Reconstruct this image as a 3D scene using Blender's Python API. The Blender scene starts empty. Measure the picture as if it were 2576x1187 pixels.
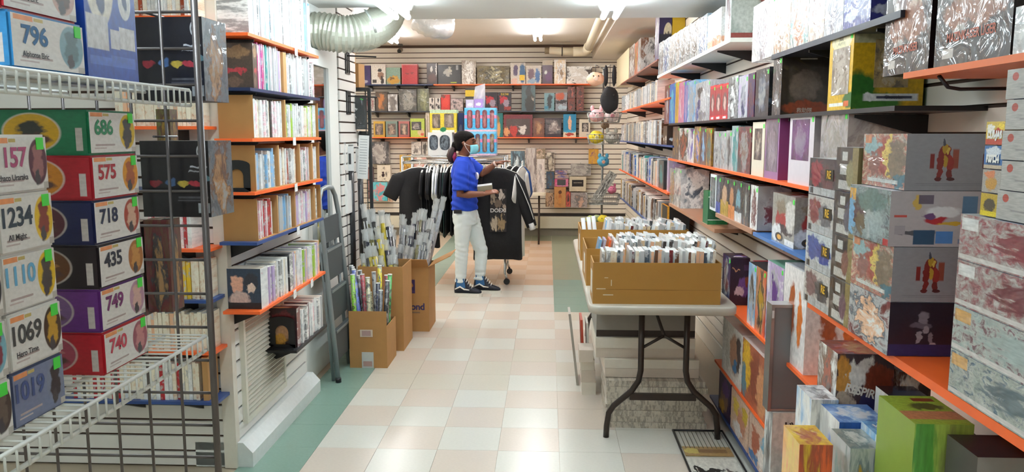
import bpy, bmesh, math, random
from mathutils import Vector, Matrix, Euler
random.seed(7)
S = bpy.context.scene
COL = S.collection
PI = math.pi
# ------------------------------------------------------------------ camera
F, HC, CX, CY = 1950.0, 1.57, 1288.0, 593.5
PITCH = math.atan((593.5 - 335) / F)
YAW = math.atan((1378 - 1288) / math.hypot(F, 258.5))
cam = bpy.data.cameras.new('camera'); cam_o = bpy.data.objects.new('camera', cam); COL.objects.link(cam_o)
cam.sensor_fit = 'HORIZONTAL'; cam.sensor_width = 36.0; cam.lens = 36.0 * F / 2576.0
cam.clip_start = 0.05; cam.clip_end = 100
cam_o.location = (0, 0, HC); cam_o.rotation_euler = (PI / 2 - PITCH, 0, YAW)
S.camera = cam_o
# ------------------------------------------------------------------ world, exposure
w = bpy.data.worlds.new('world'); S.world = w; w.use_nodes = True
w.node_tree.nodes['Background'].inputs[0].default_value = (1, 0.97, 0.93, 1)
w.node_tree.nodes['Background'].inputs[1].default_value = 0.05
S.view_settings.view_transform = 'Standard'; S.view_settings.look = 'None'
S.view_settings.gamma = 1.0; S.view_settings.use_curve_mapping = False
S.view_settings.exposure = 1.2
TUBE_FRONT, TUBE_BACK = 10.0, 18.0       # emission of the fluorescent tubes
S.cycles.max_bounces = 8; S.cycles.diffuse_bounces = 6; S.cycles.glossy_bounces = 3
S.cycles.transmission_bounces = 4; S.cycles.transparent_max_bounces = 6
S.cycles.caustics_reflective = False; S.cycles.caustics_refractive = False
S.cycles.sample_clamp_indirect = 4.0

# ------------------------------------------------------------------ pixel rays (used to measure the place)
_fw = Vector((-math.sin(YAW) * math.cos(PITCH), math.cos(YAW) * math.cos(PITCH), -math.sin(PITCH)))
_rt = Vector((math.cos(YAW), math.sin(YAW), 0)); _up = _rt.cross(_fw)
def ray(u, v): return _fw + _rt * ((u - CX) / F) - _up * ((v - CY) / F)
def onX(u, v, x): d = ray(u, v); return Vector((0, 0, HC)) + d * (x / d.x)
def onY(u, v, y): d = ray(u, v); return Vector((0, 0, HC)) + d * (y / d.y)
def onZ(u, v, z): d = ray(u, v); return Vector((0, 0, HC)) + d * ((z - HC) / d.z)

# ------------------------------------------------------------------ colours and materials
def hx(s):
    s = s.lstrip('#'); c = [int(s[i:i + 2], 16) / 255 for i in (0, 2, 4)]
    return tuple((x / 12.92 if x <= .04045 else ((x + .055) / 1.055) ** 2.4) for x in c) + (1,)
CN = dict(white='#eef0ee', cream='#e6dcc4', grey='#8f9090', silver='#b9bcbe', charcoal='#3a3b3e', black='#17171a', red='#b3202a', maroon='#6b2026',
          orange='#e8642a', rust='#a5431f', yellow='#e3bb25', gold='#b8902f', olive='#7c7a38', lime='#9cc63a', green='#1f8a46', teal='#1f8d8d',
          aqua='#5cc3d8', blue='#2d63c0', navy='#1d2a5c', sky='#7fb6e0', purple='#5c3488', violet='#4a2a66', lavender='#b9a2cf', pink='#e49ab4',
          magenta='#b8337c', brown='#6a4630', tan='#b98d5b', beige='#d8c6a4', peach='#e9b893', ivory='#efe8d4', slate='#4b5a6a', steel='#75828c')
def C(c): return hx(c) if c.startswith('#') else hx(CN[c])
MATS = {}
def newmat(key):
    m = bpy.data.materials.new(key); m.use_nodes = True
    nt = m.node_tree; b = nt.nodes['Principled BSDF']
    MATS[key] = m
    return m, nt, b
def link(nt, a, b): nt.links.new(a, b)
def mat(c, rough=.5, metal=0., var=.06, scale=40., coat=0., bump=0., bscale=60., spec=.5, alpha=1., trans=0.):
    """plain coloured material with slight procedural variation"""
    key = 'm_%s_%g_%g_%g_%g_%g_%g_%g_%g_%g_%g' % (c, rough, metal, var, scale, coat, bump, bscale, spec, alpha, trans)
    if key in MATS: return MATS[key]
    m, nt, b = newmat(key)
    col = C(c)
    tc = nt.nodes.new('ShaderNodeTexCoord'); n = nt.nodes.new('ShaderNodeTexNoise')
    n.inputs['Scale'].default_value = scale; n.inputs['Detail'].default_value = 3
    link(nt, tc.outputs['Object'], n.inputs['Vector'])
    mx = nt.nodes.new('ShaderNodeMix'); mx.data_type = 'RGBA'
    mx.inputs['A'].default_value = tuple(x * (1 - var) for x in col[:3]) + (1,)
    mx.inputs['B'].default_value = tuple(min(1, x * (1 + var)) for x in col[:3]) + (1,)
    link(nt, n.outputs['Fac'], mx.inputs['Factor']); link(nt, mx.outputs['Result'], b.inputs['Base Color'])
    b.inputs['Roughness'].default_value = rough; b.inputs['Metallic'].default_value = metal
    b.inputs['Specular IOR Level'].default_value = spec
    if coat: b.inputs['Coat Weight'].default_value = coat; b.inputs['Coat Roughness'].default_value = .08
    if trans: b.inputs['Transmission Weight'].default_value = trans
    if alpha < 1: b.inputs['Alpha'].default_value = alpha
    if bump:
        n2 = nt.nodes.new('ShaderNodeTexNoise'); n2.inputs['Scale'].default_value = bscale; n2.inputs['Detail'].default_value = 3
        link(nt, tc.outputs['Object'], n2.inputs['Vector'])
        bp = nt.nodes.new('ShaderNodeBump'); bp.inputs['Strength'].default_value = bump; bp.inputs['Distance'].default_value = .01
        link(nt, n2.outputs['Fac'], bp.inputs['Height']); link(nt, bp.outputs['Normal'], b.inputs['Normal'])
    return m
def wrap_bump(nt, b, tc, amt=.25, sc=9., coat=.6):
    """the crinkled clear shrink wrap over a printed box"""
    n2 = nt.nodes.new('ShaderNodeTexNoise'); n2.inputs['Scale'].default_value = sc; n2.inputs['Detail'].default_value = 2; n2.inputs['Distortion'].default_value = 2.0
    link(nt, tc.outputs['Object'], n2.inputs['Vector'])
    bp = nt.nodes.new('ShaderNodeBump'); bp.inputs['Strength'].default_value = amt; bp.inputs['Distance'].default_value = .03
    link(nt, n2.outputs['Fac'], bp.inputs['Height'])
    b.inputs['Coat Weight'].default_value = coat; b.inputs['Coat Roughness'].default_value = .05
    link(nt, bp.outputs['Normal'], b.inputs['Coat Normal'])
def art(cols, scale=3.5, wrap=.25, rough=.35, stretch=(1, 1), detail=6, dist=.5, coat=.6, center=.5):
    """printed abstract artwork in a palette: warped noise through a colour ramp, shifted for every object"""
    key = 'art_' + '_'.join(cols) + '_%g_%g_%g_%g_%g_%g_%g_%g_%g' % (scale, wrap, rough, stretch[0], stretch[1], detail, dist, coat, center)
    if key in MATS: return MATS[key]
    m, nt, b = newmat(key)
    tc = nt.nodes.new('ShaderNodeTexCoord'); oi = nt.nodes.new('ShaderNodeObjectInfo')
    mp = nt.nodes.new('ShaderNodeMapping'); mp.inputs['Scale'].default_value = (stretch[0], stretch[1], 1)
    link(nt, tc.outputs['UV'], mp.inputs['Vector'])
    mul = nt.nodes.new('ShaderNodeMath'); mul.operation = 'MULTIPLY'; mul.inputs[1].default_value = 37.0
    link(nt, oi.outputs['Random'], mul.inputs[0])
    add = nt.nodes.new('ShaderNodeVectorMath'); link(nt, mp.outputs['Vector'], add.inputs[0]); link(nt, mul.outputs[0], add.inputs[1])
    n = nt.nodes.new('ShaderNodeTexNoise'); n.inputs['Scale'].default_value = scale; n.inputs['Detail'].default_value = detail
    n.inputs['Distortion'].default_value = dist; n.inputs['Roughness'].default_value = .68
    link(nt, add.outputs[0], n.inputs['Vector'])
    cr = nt.nodes.new('ShaderNodeValToRGB'); cr.color_ramp.interpolation = 'EASE'
    e = cr.color_ramp.elements; k = len(cols)
    while len(e) < k: e.new(.5)
    for i in range(k):
        e[i].position = .30 + .42 * i / max(1, k - 1); e[i].color = C(cols[i])
    fac = n.outputs['Fac']
    if center:                                  # a picture: the subject sits in the middle of the face, the border stays plainer
        sb = nt.nodes.new('ShaderNodeVectorMath'); sb.operation = 'SUBTRACT'; sb.inputs[1].default_value = (.5, .46, 0); link(nt, tc.outputs['UV'], sb.inputs[0])
        n3 = nt.nodes.new('ShaderNodeTexNoise'); n3.inputs['Scale'].default_value = 5; n3.inputs['Detail'].default_value = 5; link(nt, add.outputs[0], n3.inputs['Vector'])
        s3 = nt.nodes.new('ShaderNodeVectorMath'); s3.operation = 'MULTIPLY_ADD'; s3.inputs[1].default_value = (.7, .7, 0); link(nt, n3.outputs['Color'], s3.inputs[0]); link(nt, sb.outputs[0], s3.inputs[2])
        s4 = nt.nodes.new('ShaderNodeVectorMath'); s4.operation = 'MULTIPLY_ADD'; s4.inputs[1].default_value = (3.0, 2.1, 0); s4.inputs[2].default_value = (-1.05, -.74, 0); link(nt, s3.outputs[0], s4.inputs[0])
        ln = nt.nodes.new('ShaderNodeVectorMath'); ln.operation = 'LENGTH'; link(nt, s4.outputs[0], ln.inputs[0])
        mr = nt.nodes.new('ShaderNodeMapRange'); mr.inputs['From Min'].default_value = .75; mr.inputs['From Max'].default_value = 1.05; mr.inputs['To Min'].default_value = .24 * center; mr.inputs['To Max'].default_value = -.20 * center
        link(nt, ln.outputs['Value'], mr.inputs['Value'])
        ma = nt.nodes.new('ShaderNodeMath'); link(nt, fac, ma.inputs[0]); link(nt, mr.outputs[0], ma.inputs[1]); fac = ma.outputs[0]
    link(nt, fac, cr.inputs['Fac']); link(nt, cr.outputs['Color'], b.inputs['Base Color'])
    b.inputs['Roughness'].default_value = rough
    if wrap: wrap_bump(nt, b, tc, wrap, coat=coat)
    return m
def blob(name, base, shapes, warp=.06, wscale=7., wrap=0., rough=.4, coat=.4, mottle=.2, asp=1.):
    """printed panel: base colour and soft ellipses 'e', hard ellipses 'o' or rectangles 'r' in UV space
    shape = (kind, cu, cv, ru, rv, colour[, softness])"""
    key = 'blob_' + name
    if key in MATS: return MATS[key]
    m, nt, b = newmat(key)
    tc = nt.nodes.new('ShaderNodeTexCoord')
    n = nt.nodes.new('ShaderNodeTexNoise'); n.inputs['Scale'].default_value = wscale; n.inputs['Detail'].default_value = 4; n.inputs['Roughness'].default_value = .5
    link(nt, tc.outputs['UV'], n.inputs['Vector'])
    s1 = nt.nodes.new('ShaderNodeVectorMath'); s1.operation = 'SUBTRACT'; s1.inputs[1].default_value = (.5, .5, .5)
    link(nt, n.outputs['Color'], s1.inputs[0])
    s2 = nt.nodes.new('ShaderNodeVectorMath'); s2.operation = 'SCALE'; s2.inputs['Scale'].default_value = warp * 4
    link(nt, s1.outputs[0], s2.inputs[0])
    s3 = nt.nodes.new('ShaderNodeVectorMath'); link(nt, tc.outputs['UV'], s3.inputs[0]); link(nt, s2.outputs[0], s3.inputs[1])
    if isinstance(base, str):
        rgb = nt.nodes.new('ShaderNodeRGB'); rgb.outputs[0].default_value = C(base); cur = rgb.outputs[0]
    else:                                       # a palette: mottled print under the shapes
        nb = nt.nodes.new('ShaderNodeTexNoise'); nb.inputs['Scale'].default_value = 5.0; nb.inputs['Detail'].default_value = 7; nb.inputs['Roughness'].default_value = .66; nb.inputs['Distortion'].default_value = .8
        ad = nt.nodes.new('ShaderNodeVectorMath'); ad.operation = 'MULTIPLY_ADD'; ad.inputs[1].default_value = (asp, 1, 1); ad.inputs[2].default_value = (len(name) * 3.7, sum(map(ord, name)) % 17, 0); link(nt, tc.outputs['UV'], ad.inputs[0]); link(nt, ad.outputs[0], nb.inputs['Vector'])
        cr = nt.nodes.new('ShaderNodeValToRGB'); e = cr.color_ramp.elements
        while len(e) < len(base): e.new(.5)
        for i, c in enumerate(base): e[i].position = .3 + .42 * i / max(1, len(base) - 1); e[i].color = C(c)
        link(nt, nb.outputs['Fac'], cr.inputs['Fac']); cur = cr.outputs['Color']
    for sh in shapes:
        kind, cu, cv, ru, rv, c = sh[:6]; soft = sh[6] if len(sh) > 6 else (.13 if kind == 'e' else .04)
        a = nt.nodes.new('ShaderNodeVectorMath'); a.operation = 'SUBTRACT'; a.inputs[1].default_value = (cu, cv, 0)
        link(nt, s3.outputs[0] if kind in 'eq' else tc.outputs['UV'], a.inputs[0])
        d = nt.nodes.new('ShaderNodeVectorMath'); d.operation = 'MULTIPLY'; d.inputs[1].default_value = (1 / ru, 1 / rv, 0)
        link(nt, a.outputs[0], d.inputs[0])
        if kind in 'rq':
            ab = nt.nodes.new('ShaderNodeVectorMath'); ab.operation = 'ABSOLUTE'; link(nt, d.outputs[0], ab.inputs[0])
            sx = nt.nodes.new('ShaderNodeSeparateXYZ'); link(nt, ab.outputs[0], sx.inputs[0])
            l = nt.nodes.new('ShaderNodeMath'); l.operation = 'MAXIMUM'; link(nt, sx.outputs[0], l.inputs[0]); link(nt, sx.outputs[1], l.inputs[1]); lo = l.outputs[0]
        else:
            l = nt.nodes.new('ShaderNodeVectorMath'); l.operation = 'LENGTH'; link(nt, d.outputs[0], l.inputs[0]); lo = l.outputs['Value']
        mr = nt.nodes.new('ShaderNodeMapRange'); mr.inputs['From Min'].default_value = 1 - soft; mr.inputs['From Max'].default_value = 1 + soft
        mr.inputs['To Min'].default_value = 1; mr.inputs['To Max'].default_value = 0; link(nt, lo, mr.inputs['Value'])
        mx = nt.nodes.new('ShaderNodeMix'); mx.data_type = 'RGBA'; mx.inputs['B'].default_value = C(c)
        link(nt, cur, mx.inputs['A']); link(nt, mr.outputs[0], mx.inputs['Factor']); cur = mx.outputs['Result']
    if mottle:
        n2 = nt.nodes.new('ShaderNodeTexNoise'); n2.inputs['Scale'].default_value = 16; n2.inputs['Detail'].default_value = 6
        link(nt, tc.outputs['UV'], n2.inputs['Vector'])
        hs = nt.nodes.new('ShaderNodeHueSaturation'); mr = nt.nodes.new('ShaderNodeMapRange')
        mr.inputs['From Min'].default_value = .3; mr.inputs['From Max'].default_value = .7; mr.inputs['To Min'].default_value = 1 - mottle; mr.inputs['To Max'].default_value = 1 + mottle
        link(nt, n2.outputs['Fac'], mr.inputs['Value']); link(nt, mr.outputs[0], hs.inputs['Value']); link(nt, cur, hs.inputs['Color']); cur = hs.outputs['Color']
    link(nt, cur, b.inputs['Base Color'])
    b.inputs['Roughness'].default_value = rough
    if wrap: wrap_bump(nt, b, tc, wrap, coat=coat)
    elif coat: b.inputs['Coat Weight'].default_value = coat * .5; b.inputs['Coat Roughness'].default_value = .15
    return m
def film(tint='#ffffff', amt=.35):
    """thin clear plastic film or pane"""
    key = 'film_%s_%g' % (tint, amt)
    if key in MATS: return MATS[key]
    m, nt, b = newmat(key)
    b.inputs['Base Color'].default_value = C(tint); b.inputs['Roughness'].default_value = .06; b.inputs['Alpha'].default_value = amt
    tc = nt.nodes.new('ShaderNodeTexCoord'); n2 = nt.nodes.new('ShaderNodeTexNoise'); n2.inputs['Scale'].default_value = 12; n2.inputs['Distortion'].default_value = 1.5
    link(nt, tc.outputs['Object'], n2.inputs['Vector'])
    bp = nt.nodes.new('ShaderNodeBump'); bp.inputs['Strength'].default_value = .4; bp.inputs['Distance'].default_value = .02
    link(nt, n2.outputs['Fac'], bp.inputs['Height']); link(nt, bp.outputs['Normal'], b.inputs['Normal'])
    return m
def glow(name, col, strength):
    if name in MATS: return MATS[name]
    m, nt, b = newmat(name)
    b.inputs['Base Color'].default_value = col; b.inputs['Emission Color'].default_value = col; b.inputs['Emission Strength'].default_value = strength
    return m

# ------------------------------------------------------------------ mesh builder
class MB:
    def __init__(s): s.v = []; s.f = []; s.m = []; s.uv = []; s.sm = []
    def quad(s, pts, mi=0, uv=None, smooth=False):
        k = len(s.v); s.v += [tuple(p) for p in pts]; s.f.append(tuple(range(k, k + len(pts)))); s.m.append(mi); s.sm.append(smooth)
        s.uv.append(uv or [(0, 0), (1, 0), (1, 1), (0, 1)][:len(pts)] if len(pts) <= 4 else [(0, 0)] * len(pts)); return s
    def box(s, x0, x1, y0, y1, z0, z1, mi=0, M=None):
        """mi: one index or six for -x +x -y +y -z +z"""
        mi = [mi] * 6 if isinstance(mi, int) else mi
        P = [Vector((x, y, z)) for x, y, z in ((x0, y0, z0), (x1, y0, z0), (x1, y1, z0), (x0, y1, z0), (x0, y0, z1), (x1, y0, z1), (x1, y1, z1), (x0, y1, z1))]
        if M: P = [M @ p for p in P]
        k = len(s.v); s.v += [tuple(p) for p in P]
        for q, f in enumerate(((3, 0, 4, 7), (1, 2, 6, 5), (0, 1, 5, 4), (2, 3, 7, 6), (3, 2, 1, 0), (4, 5, 6, 7))):
            s.f.append(tuple(k + i for i in f)); s.m.append(mi[q]); s.uv.append([(0, 0), (1, 0), (1, 1), (0, 1)]); s.sm.append(False)
        return s
    def ring_loft(s, rings, mi=0, closed=True, cap=True, smooth=True):
        """rings: lists of points of equal length"""
        k = len(s.v); n = len(rings[0])
        for r in rings: s.v += [tuple(p) for p in r]
        for i in range(len(rings) - 1):
            for j in range(n if closed else n - 1):
                a = k + i * n + j; b_ = k + i * n + (j + 1) % n
                s.f.append((a, b_, b_ + n, a + n)); s.m.append(mi); s.sm.append(smooth)
                u0, u1 = j / n, (j + 1) / n; v0, v1 = i / (len(rings) - 1), (i + 1) / (len(rings) - 1)
                s.uv.append([(u0, v0), (u1, v0), (u1, v1), (u0, v1)])
        if cap and closed:
            s.f.append(tuple(k + j for j in reversed(range(n)))); s.m.append(mi); s.uv.append([(.5, .5)] * n); s.sm.append(False)
            s.f.append(tuple(k + (len(rings) - 1) * n + j for j in range(n))); s.m.append(mi); s.uv.append([(.5, .5)] * n); s.sm.append(False)
        return s
    def tube(s, path, r, n=8, mi=0, cap=True, flat=1.0):
        """swept round bar; r: number or one per point"""
        path = [Vector(p) for p in path]; L = len(path); rr = [r] * L if isinstance(r, (int, float)) else r
        rings = []; ref = None
        for i, p in enumerate(path):
            t = (path[min(i + 1, L - 1)] - path[max(i - 1, 0)]).normalized()
            if ref is None: ref = Vector((0, 0, 1)) if abs(t.z) < .9 else Vector((1, 0, 0))
            a = t.cross(ref).normalized(); b_ = a.cross(t).normalized(); ref = b_
            rings.append([p + a * math.cos(2 * PI * j / n) * rr[i] + b_ * math.sin(2 * PI * j / n) * rr[i] * flat for j in range(n)])
        return s.ring_loft(rings, mi, True, cap)
    def cyl(s, a, b_, r, n=10, mi=0): return s.tube([a, b_], r, n, mi)
    def build(s, name, mats, parent=None, origin=None, smooth=None):
        me = bpy.data.meshes.new(name)
        vs = s.v
        if origin is not None:
            o = Vector(origin); vs = [(p[0] - o.x, p[1] - o.y, p[2] - o.z) for p in vs]
        me.from_pydata(vs, [], s.f)
        for mm in (mats if isinstance(mats, (list, tuple)) else [mats]): me.materials.append(mm)
        me.polygons.foreach_set('material_index', s.m)
        me.polygons.foreach_set('use_smooth', [bool(x) if smooth is None else smooth for x in s.sm])
        ul = me.uv_layers.new(name='UVMap'); flat = [c for f in s.uv for p in f for c in p]
        ul.data.foreach_set('uv', flat)
        me.update()
        ob = bpy.data.objects.new(name, me); COL.objects.link(ob)
        if origin is not None: ob.location = origin
        if parent: adopt(ob, parent)
        return ob
def adopt(ob, parent):
    """parent keeping the coordinates that were given in the world frame when the thing is unrotated"""
    ob.parent = parent
    ob.location = Vector(ob.location) - Vector(parent.location) if parent.get('_world') else ob.location
def tag(o, label, cat, group=None):
    o['label'] = label; o['category'] = cat
    if group: o['group'] = group
    return o
def struct(o): o['kind'] = 'structure'; return o
def empty(name, loc, label, cat, group=None, rz=0.):
    o = bpy.data.objects.new(name, None); COL.objects.link(o); o.location = loc; o.rotation_euler = (0, 0, rz); o.empty_display_size = .05
    return tag(o, label, cat, group)
def under(o, parent):
    """child whose mesh is in the parent's local frame"""
    o.parent = parent; return o
ORD = 'first second third fourth fifth sixth seventh eighth ninth tenth eleventh twelfth thirteenth fourteenth fifteenth sixteenth seventeenth eighteenth nineteenth'.split()
TENS = {2: 'twent', 3: 'thirt', 4: 'fort', 5: 'fift', 6: 'sixt', 7: 'sevent', 8: 'eight', 9: 'ninet'}
def nth(i):
    """i from 1"""
    if i < 20: return ORD[i - 1]
    t, r = divmod(i, 10)
    return TENS[t] + 'ieth' if r == 0 else TENS[t] + 'y-' + ORD[r - 1]
TXT = {}
def text_mesh(s, size, align='CENTER', bold=0., sx=1.):
    cu = bpy.data.curves.new('lettering', 'FONT'); cu.body = s; cu.size = size; cu.align_x = align; cu.align_y = 'CENTER'; cu.offset = bold; cu.resolution_u = 3
    cu.space_character = .95
    o = bpy.data.objects.new('tmp_text', cu)
    me = bpy.data.meshes.new_from_object(o)
    bpy.data.objects.remove(o); bpy.data.curves.remove(cu)
    if sx != 1:
        for v in me.vertices: v.co.x *= sx
    return me
FACING = {'-y': (PI / 2, 0, 0), '-x': (PI / 2, 0, -PI / 2), '+x': (PI / 2, 0, PI / 2), '+z': (0, 0, 0)}
def lettering(parent, s, size, loc, facing, m, bold=0., sx=1., name='lettering', roll=0.):
    """flat printed writing lying on a face; loc in the parent's frame"""
    me = text_mesh(s, size, 'CENTER', bold, sx); me.materials.clear(); me.materials.append(m)
    if not len(me.polygons): return None
    o = bpy.data.objects.new(name, me); COL.objects.link(o); o.parent = parent
    o.location = loc
    o.rotation_euler = (Euler(FACING[facing]).to_matrix() @ Matrix.Rotation(roll, 3, 'Z')).to_euler()
    return o
def decal(parent, name, facing, cx, cy, cz, wd, ht, m, t=.0012, roll=0.):
    """thin printed piece on a face of its parent (parent's frame)"""
    b = MB()
    M = Matrix.Translation((cx, cy, cz)) @ Euler(FACING[facing]).to_matrix().to_4x4() @ Matrix.Rotation(roll, 4, 'Z')
    b.box(-wd / 2, wd / 2, -ht / 2, ht / 2, 0, t, 0, M)
    o = b.build(name, m); o.parent = parent
    return o
STK = None
def sticker(parent, facing, x, y, z, s=.018):
    return decal(parent, 'price_sticker', facing, x, y, z, s, s * 1.15, mat('#4fe04a', .5, var=.02))
def carton(name, label, cat, x0, x1, y0, y1, z0, z1, mats, rz=0., group=None, bev=0.):
    """printed box: mats = one material or six for the faces -x +x -y +y -z +z; the origin is the base centre"""
    if not isinstance(mats, (list, tuple)): mats = [mats]
    uniq = []
    for m in mats:
        if m not in uniq: uniq.append(m)
    idx = [uniq.index(m) for m in mats] if len(mats) == 6 else 0
    cx, cy = (x0 + x1) / 2, (y0 + y1) / 2
    b = MB(); b.box(x0 - cx, x1 - cx, y0 - cy, y1 - cy, 0, z1 - z0, idx)
    o = b.build(name, uniq); o.location = (cx, cy, z0); o.rotation_euler = (0, 0, rz)
    return tag(o, label, cat, group)
def copy_thing(o, loc, rz=None, label=None):
    c = o.copy(); COL.objects.link(c); c.location = loc
    if rz is not None: c.rotation_euler = (0, 0, rz)
    if label: c['label'] = label
    for ch in o.children:
        d = ch.copy(); COL.objects.link(d); d.parent = c
        for g in ch.children:
            e = g.copy(); COL.objects.link(e); e.parent = d
    return c
# ================================================================== the room
XR, XL, YB = 1.20, -1.46, 11.95          # right wall, left partition, back wall
ZF, ZB = 2.38, 2.89                      # front and back ceiling
XBL = -3.35                              # back room's left wall
M_WHITE = mat('#eceeea', .6, var=.03, scale=6)
M_CEILF = mat('#e9ebe8', .7, var=.02, scale=5)
M_CEILB = mat('#e6dfd6', .7, var=.03, scale=5)
M_SLAT = mat('#e6ddcf', .55, var=.03, scale=9)
M_SLATW = mat('#e9e8e4', .5, var=.03, scale=9)
M_GROOVE = mat('#4a362a', .8)
M_ORANGE = mat('#f0672a', .4, var=.06, scale=20)
M_BLUE = mat('#2c4a86', .35, var=.1, scale=20)
M_NAVY = mat('#1b2b52', .35, var=.1, scale=20)
M_BLACK = mat('#18181b', .4)
M_CHROME = mat('#c9ccce', .12, 1.0)
M_GRID = mat('#6f6a6a', .35, .7)
M_WIRE = mat('#e4e6e2', .35)

# floor: base slab and single vinyl tiles
fl = MB().box(XBL - .1, XR + .3, -3.2, YB + .2, -.12, -.004).build('floor', mat('#b9ab95', .4)); struct(fl)
tiles = dict(a=mat('#d3d1c7', .24, var=.05, scale=70, spec=.5), b=mat('#d0c4b7', .24, var=.05, scale=70), c=mat('#cec7b8', .24, var=.05, scale=70),
             g=mat('#7f9a8d', .25, var=.08, scale=70), p=mat('#d0b49c', .24, var=.05, scale=70), q=mat('#c9a88c', .24, var=.05, scale=70), d=mat('#8f957e', .25, var=.06, scale=60))
TS = .3048; tmesh = {}
for k, m in tiles.items():
    b = MB(); g = TS / 2 - .0007
    b.box(-g, g, -g, g, -.003, 0); o = b.build('tile', m); tmesh[k] = o.data; bpy.data.objects.remove(o)
rt_ = random.Random(3)
for i in range(-5, 3):
    for j in range(-12, 17):
        x = .066 + (i + .5) * TS; y = 6.735 + (j + .5) * TS
        if y > YB - .1: continue
        if i == -5: k = 'g'
        elif j >= 0 and i >= 0: k = 'd' if j > 4 else 'g'
        elif j >= 15: k = 'd'
        else:
            k = 'ab'[(i + j) % 2]
            if j > 3: k = 'pq'[(i + j) % 2]  # warm light of the back room put into the tile colours
            elif i >= 0: k = rt_.choice('abcb')
            elif rt_.random() < .18: k = 'c'
        o = bpy.data.objects.new('tile', tmesh[k]); COL.objects.link(o); o.parent = fl; o.location = (x, y, 0)

def slatwall(name, axis, pos, a0, a1, z0, z1, m, thick=.018, pitch=.0762, face=1, backing=True):
    """axis 'y': wall in the plane y=pos facing -y ; axis 'x': plane x=pos facing face*x. Slats are single boards with dark grooves."""
    b = MB()
    if axis == 'y': b.box(a0, a1, pos + thick * .6, pos + .1, z0, z1)
    elif face > 0: b.box(pos - .1, pos - thick * .6, a0, a1, z0, z1)
    else: b.box(pos + thick * .6, pos + .1, a0, a1, z0, z1)
    w_ = struct(b.build(name, M_GROOVE))
    n = int((z1 - z0) / pitch)
    q = MB(); g = .0058
    L = a1 - a0
    if axis == 'y': q.box(0, L, 0, thick, g, pitch - g)
    elif face > 0: q.box(-thick, 0, 0, L, g, pitch - g)
    else: q.box(0, thick, 0, L, g, pitch - g)
    o = q.build('slat', m); me = o.data; bpy.data.objects.remove(o)
    for i in range(n + 1):
        if z0 + (i + 1) * pitch > z1 + .002: break
        s = bpy.data.objects.new('slat', me); COL.objects.link(s); s.parent = w_
        s.location = (a0, pos, z0 + i * pitch) if axis == 'y' else (pos, a0, z0 + i * pitch)
    return w_
slatwall('wall_back', 'y', YB, XBL, XR, .34, ZB, M_SLAT)
b = MB(); b.box(XBL, XR, YB - .05, YB + .1, .0, .12, 0); b.box(XBL, XR, YB - .10, YB + .1, .12, .30, 1); b.box(XBL, XR, YB - .012, YB + .1, .30, .34, 2)
struct(b.build('baseboard_back', [mat('#7d776a', .5), mat('#cfcbb8', .45), mat('#2a2420', .5)]))
slatwall('wall_right', 'x', XR, .6, YB, .12, ZB, M_SLAT, face=-1)
struct(MB().box(XR, XR + .1, -3.2, .6, 0, ZF).build('wall_right_front', M_WHITE))
struct(MB().box(XR - .012, XR, .6, YB, 0, .12).build('baseboard_right', mat('#d8d4c8', .5)))
# left partition with slats on the aisle side
slatwall('wall_left', 'x', XL, 3.46, 4.52, .12, ZF, M_SLATW, face=1)
b = MB()
b.ring_loft([[(XL - .2, 3.44, 0), (XL + .075, 3.44, 0), (XL + .075, 3.44, .07), (XL + .03, 3.44, .12), (XL - .2, 3.44, .12)],
             [(XL - .2, 4.54, 0), (XL + .075, 4.54, 0), (XL + .075, 4.54, .07), (XL + .03, 4.54, .12), (XL - .2, 4.54, .12)]], smooth=False)
struct(b.build('baseboard_left', mat('#dfe3e2', .5, var=.08)))
# slatwall facing the camera behind the grid, with its corner post
slatwall('wall_left_cross', 'y', 3.44, -3.2, XL - .055, .0, ZF, M_SLATW)
struct(MB().box(XL - .055, XL + .004, 3.425, 3.47, 0, ZF).build('trim_1', mat('#dcd6ca', .5)))
struct(MB().box(-3.3, -3.2, -3.2, 3.5, 0, ZF).build('wall_left_front', M_WHITE))
struct(MB().box(-3.3, XR + .1, -3.3, -3.2, 0, ZF).build('wall_behind', M_WHITE))
# white plain wall with the mirror, beyond the partition
struct(MB().box(XL - .25, XL - .04, 4.52, 5.56, 0, ZB).build('wall_left_plain', M_WHITE))
slatwall('wall_left_far', 'x', XL - .03, 5.57, 6.05, .05, ZB, M_SLATW, face=1)
struct(MB().box(XBL, XL - .12, 5.95, 6.05, 0, ZB).build('wall_left_return', M_WHITE))
struct(MB().box(XBL - .1, XBL, 5.9, YB + .1, 0, ZB).build('wall_left_back', M_SLAT))
# ceilings
b = MB(); b.box(-1.0, XR + .1, -3.2, 5.68, ZF, ZF + .08); b.box(-3.3, -1.0, -3.2, 5.15, ZF, ZF + .08)
b.box(-1.0, XR + .1, 5.60, 5.68, ZF + .08, ZB); b.box(-3.3, -1.0, 5.07, 5.15, ZF + .08, ZB); b.box(-1.08, -1.0, 5.07, 5.68, ZF + .08, ZB)
struct(b.build('ceiling', M_CEILF))
struct(MB().box(XBL - .1, XR + .2, 5.07, YB + .2, ZB, ZB + .1).build('ceiling_back', M_CEILB))
# soffit along the right side of the back room
struct(MB().box(.66, XR + .1, 5.68, YB, 2.665, ZB).build('ceiling_soffit', M_CEILB))
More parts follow.
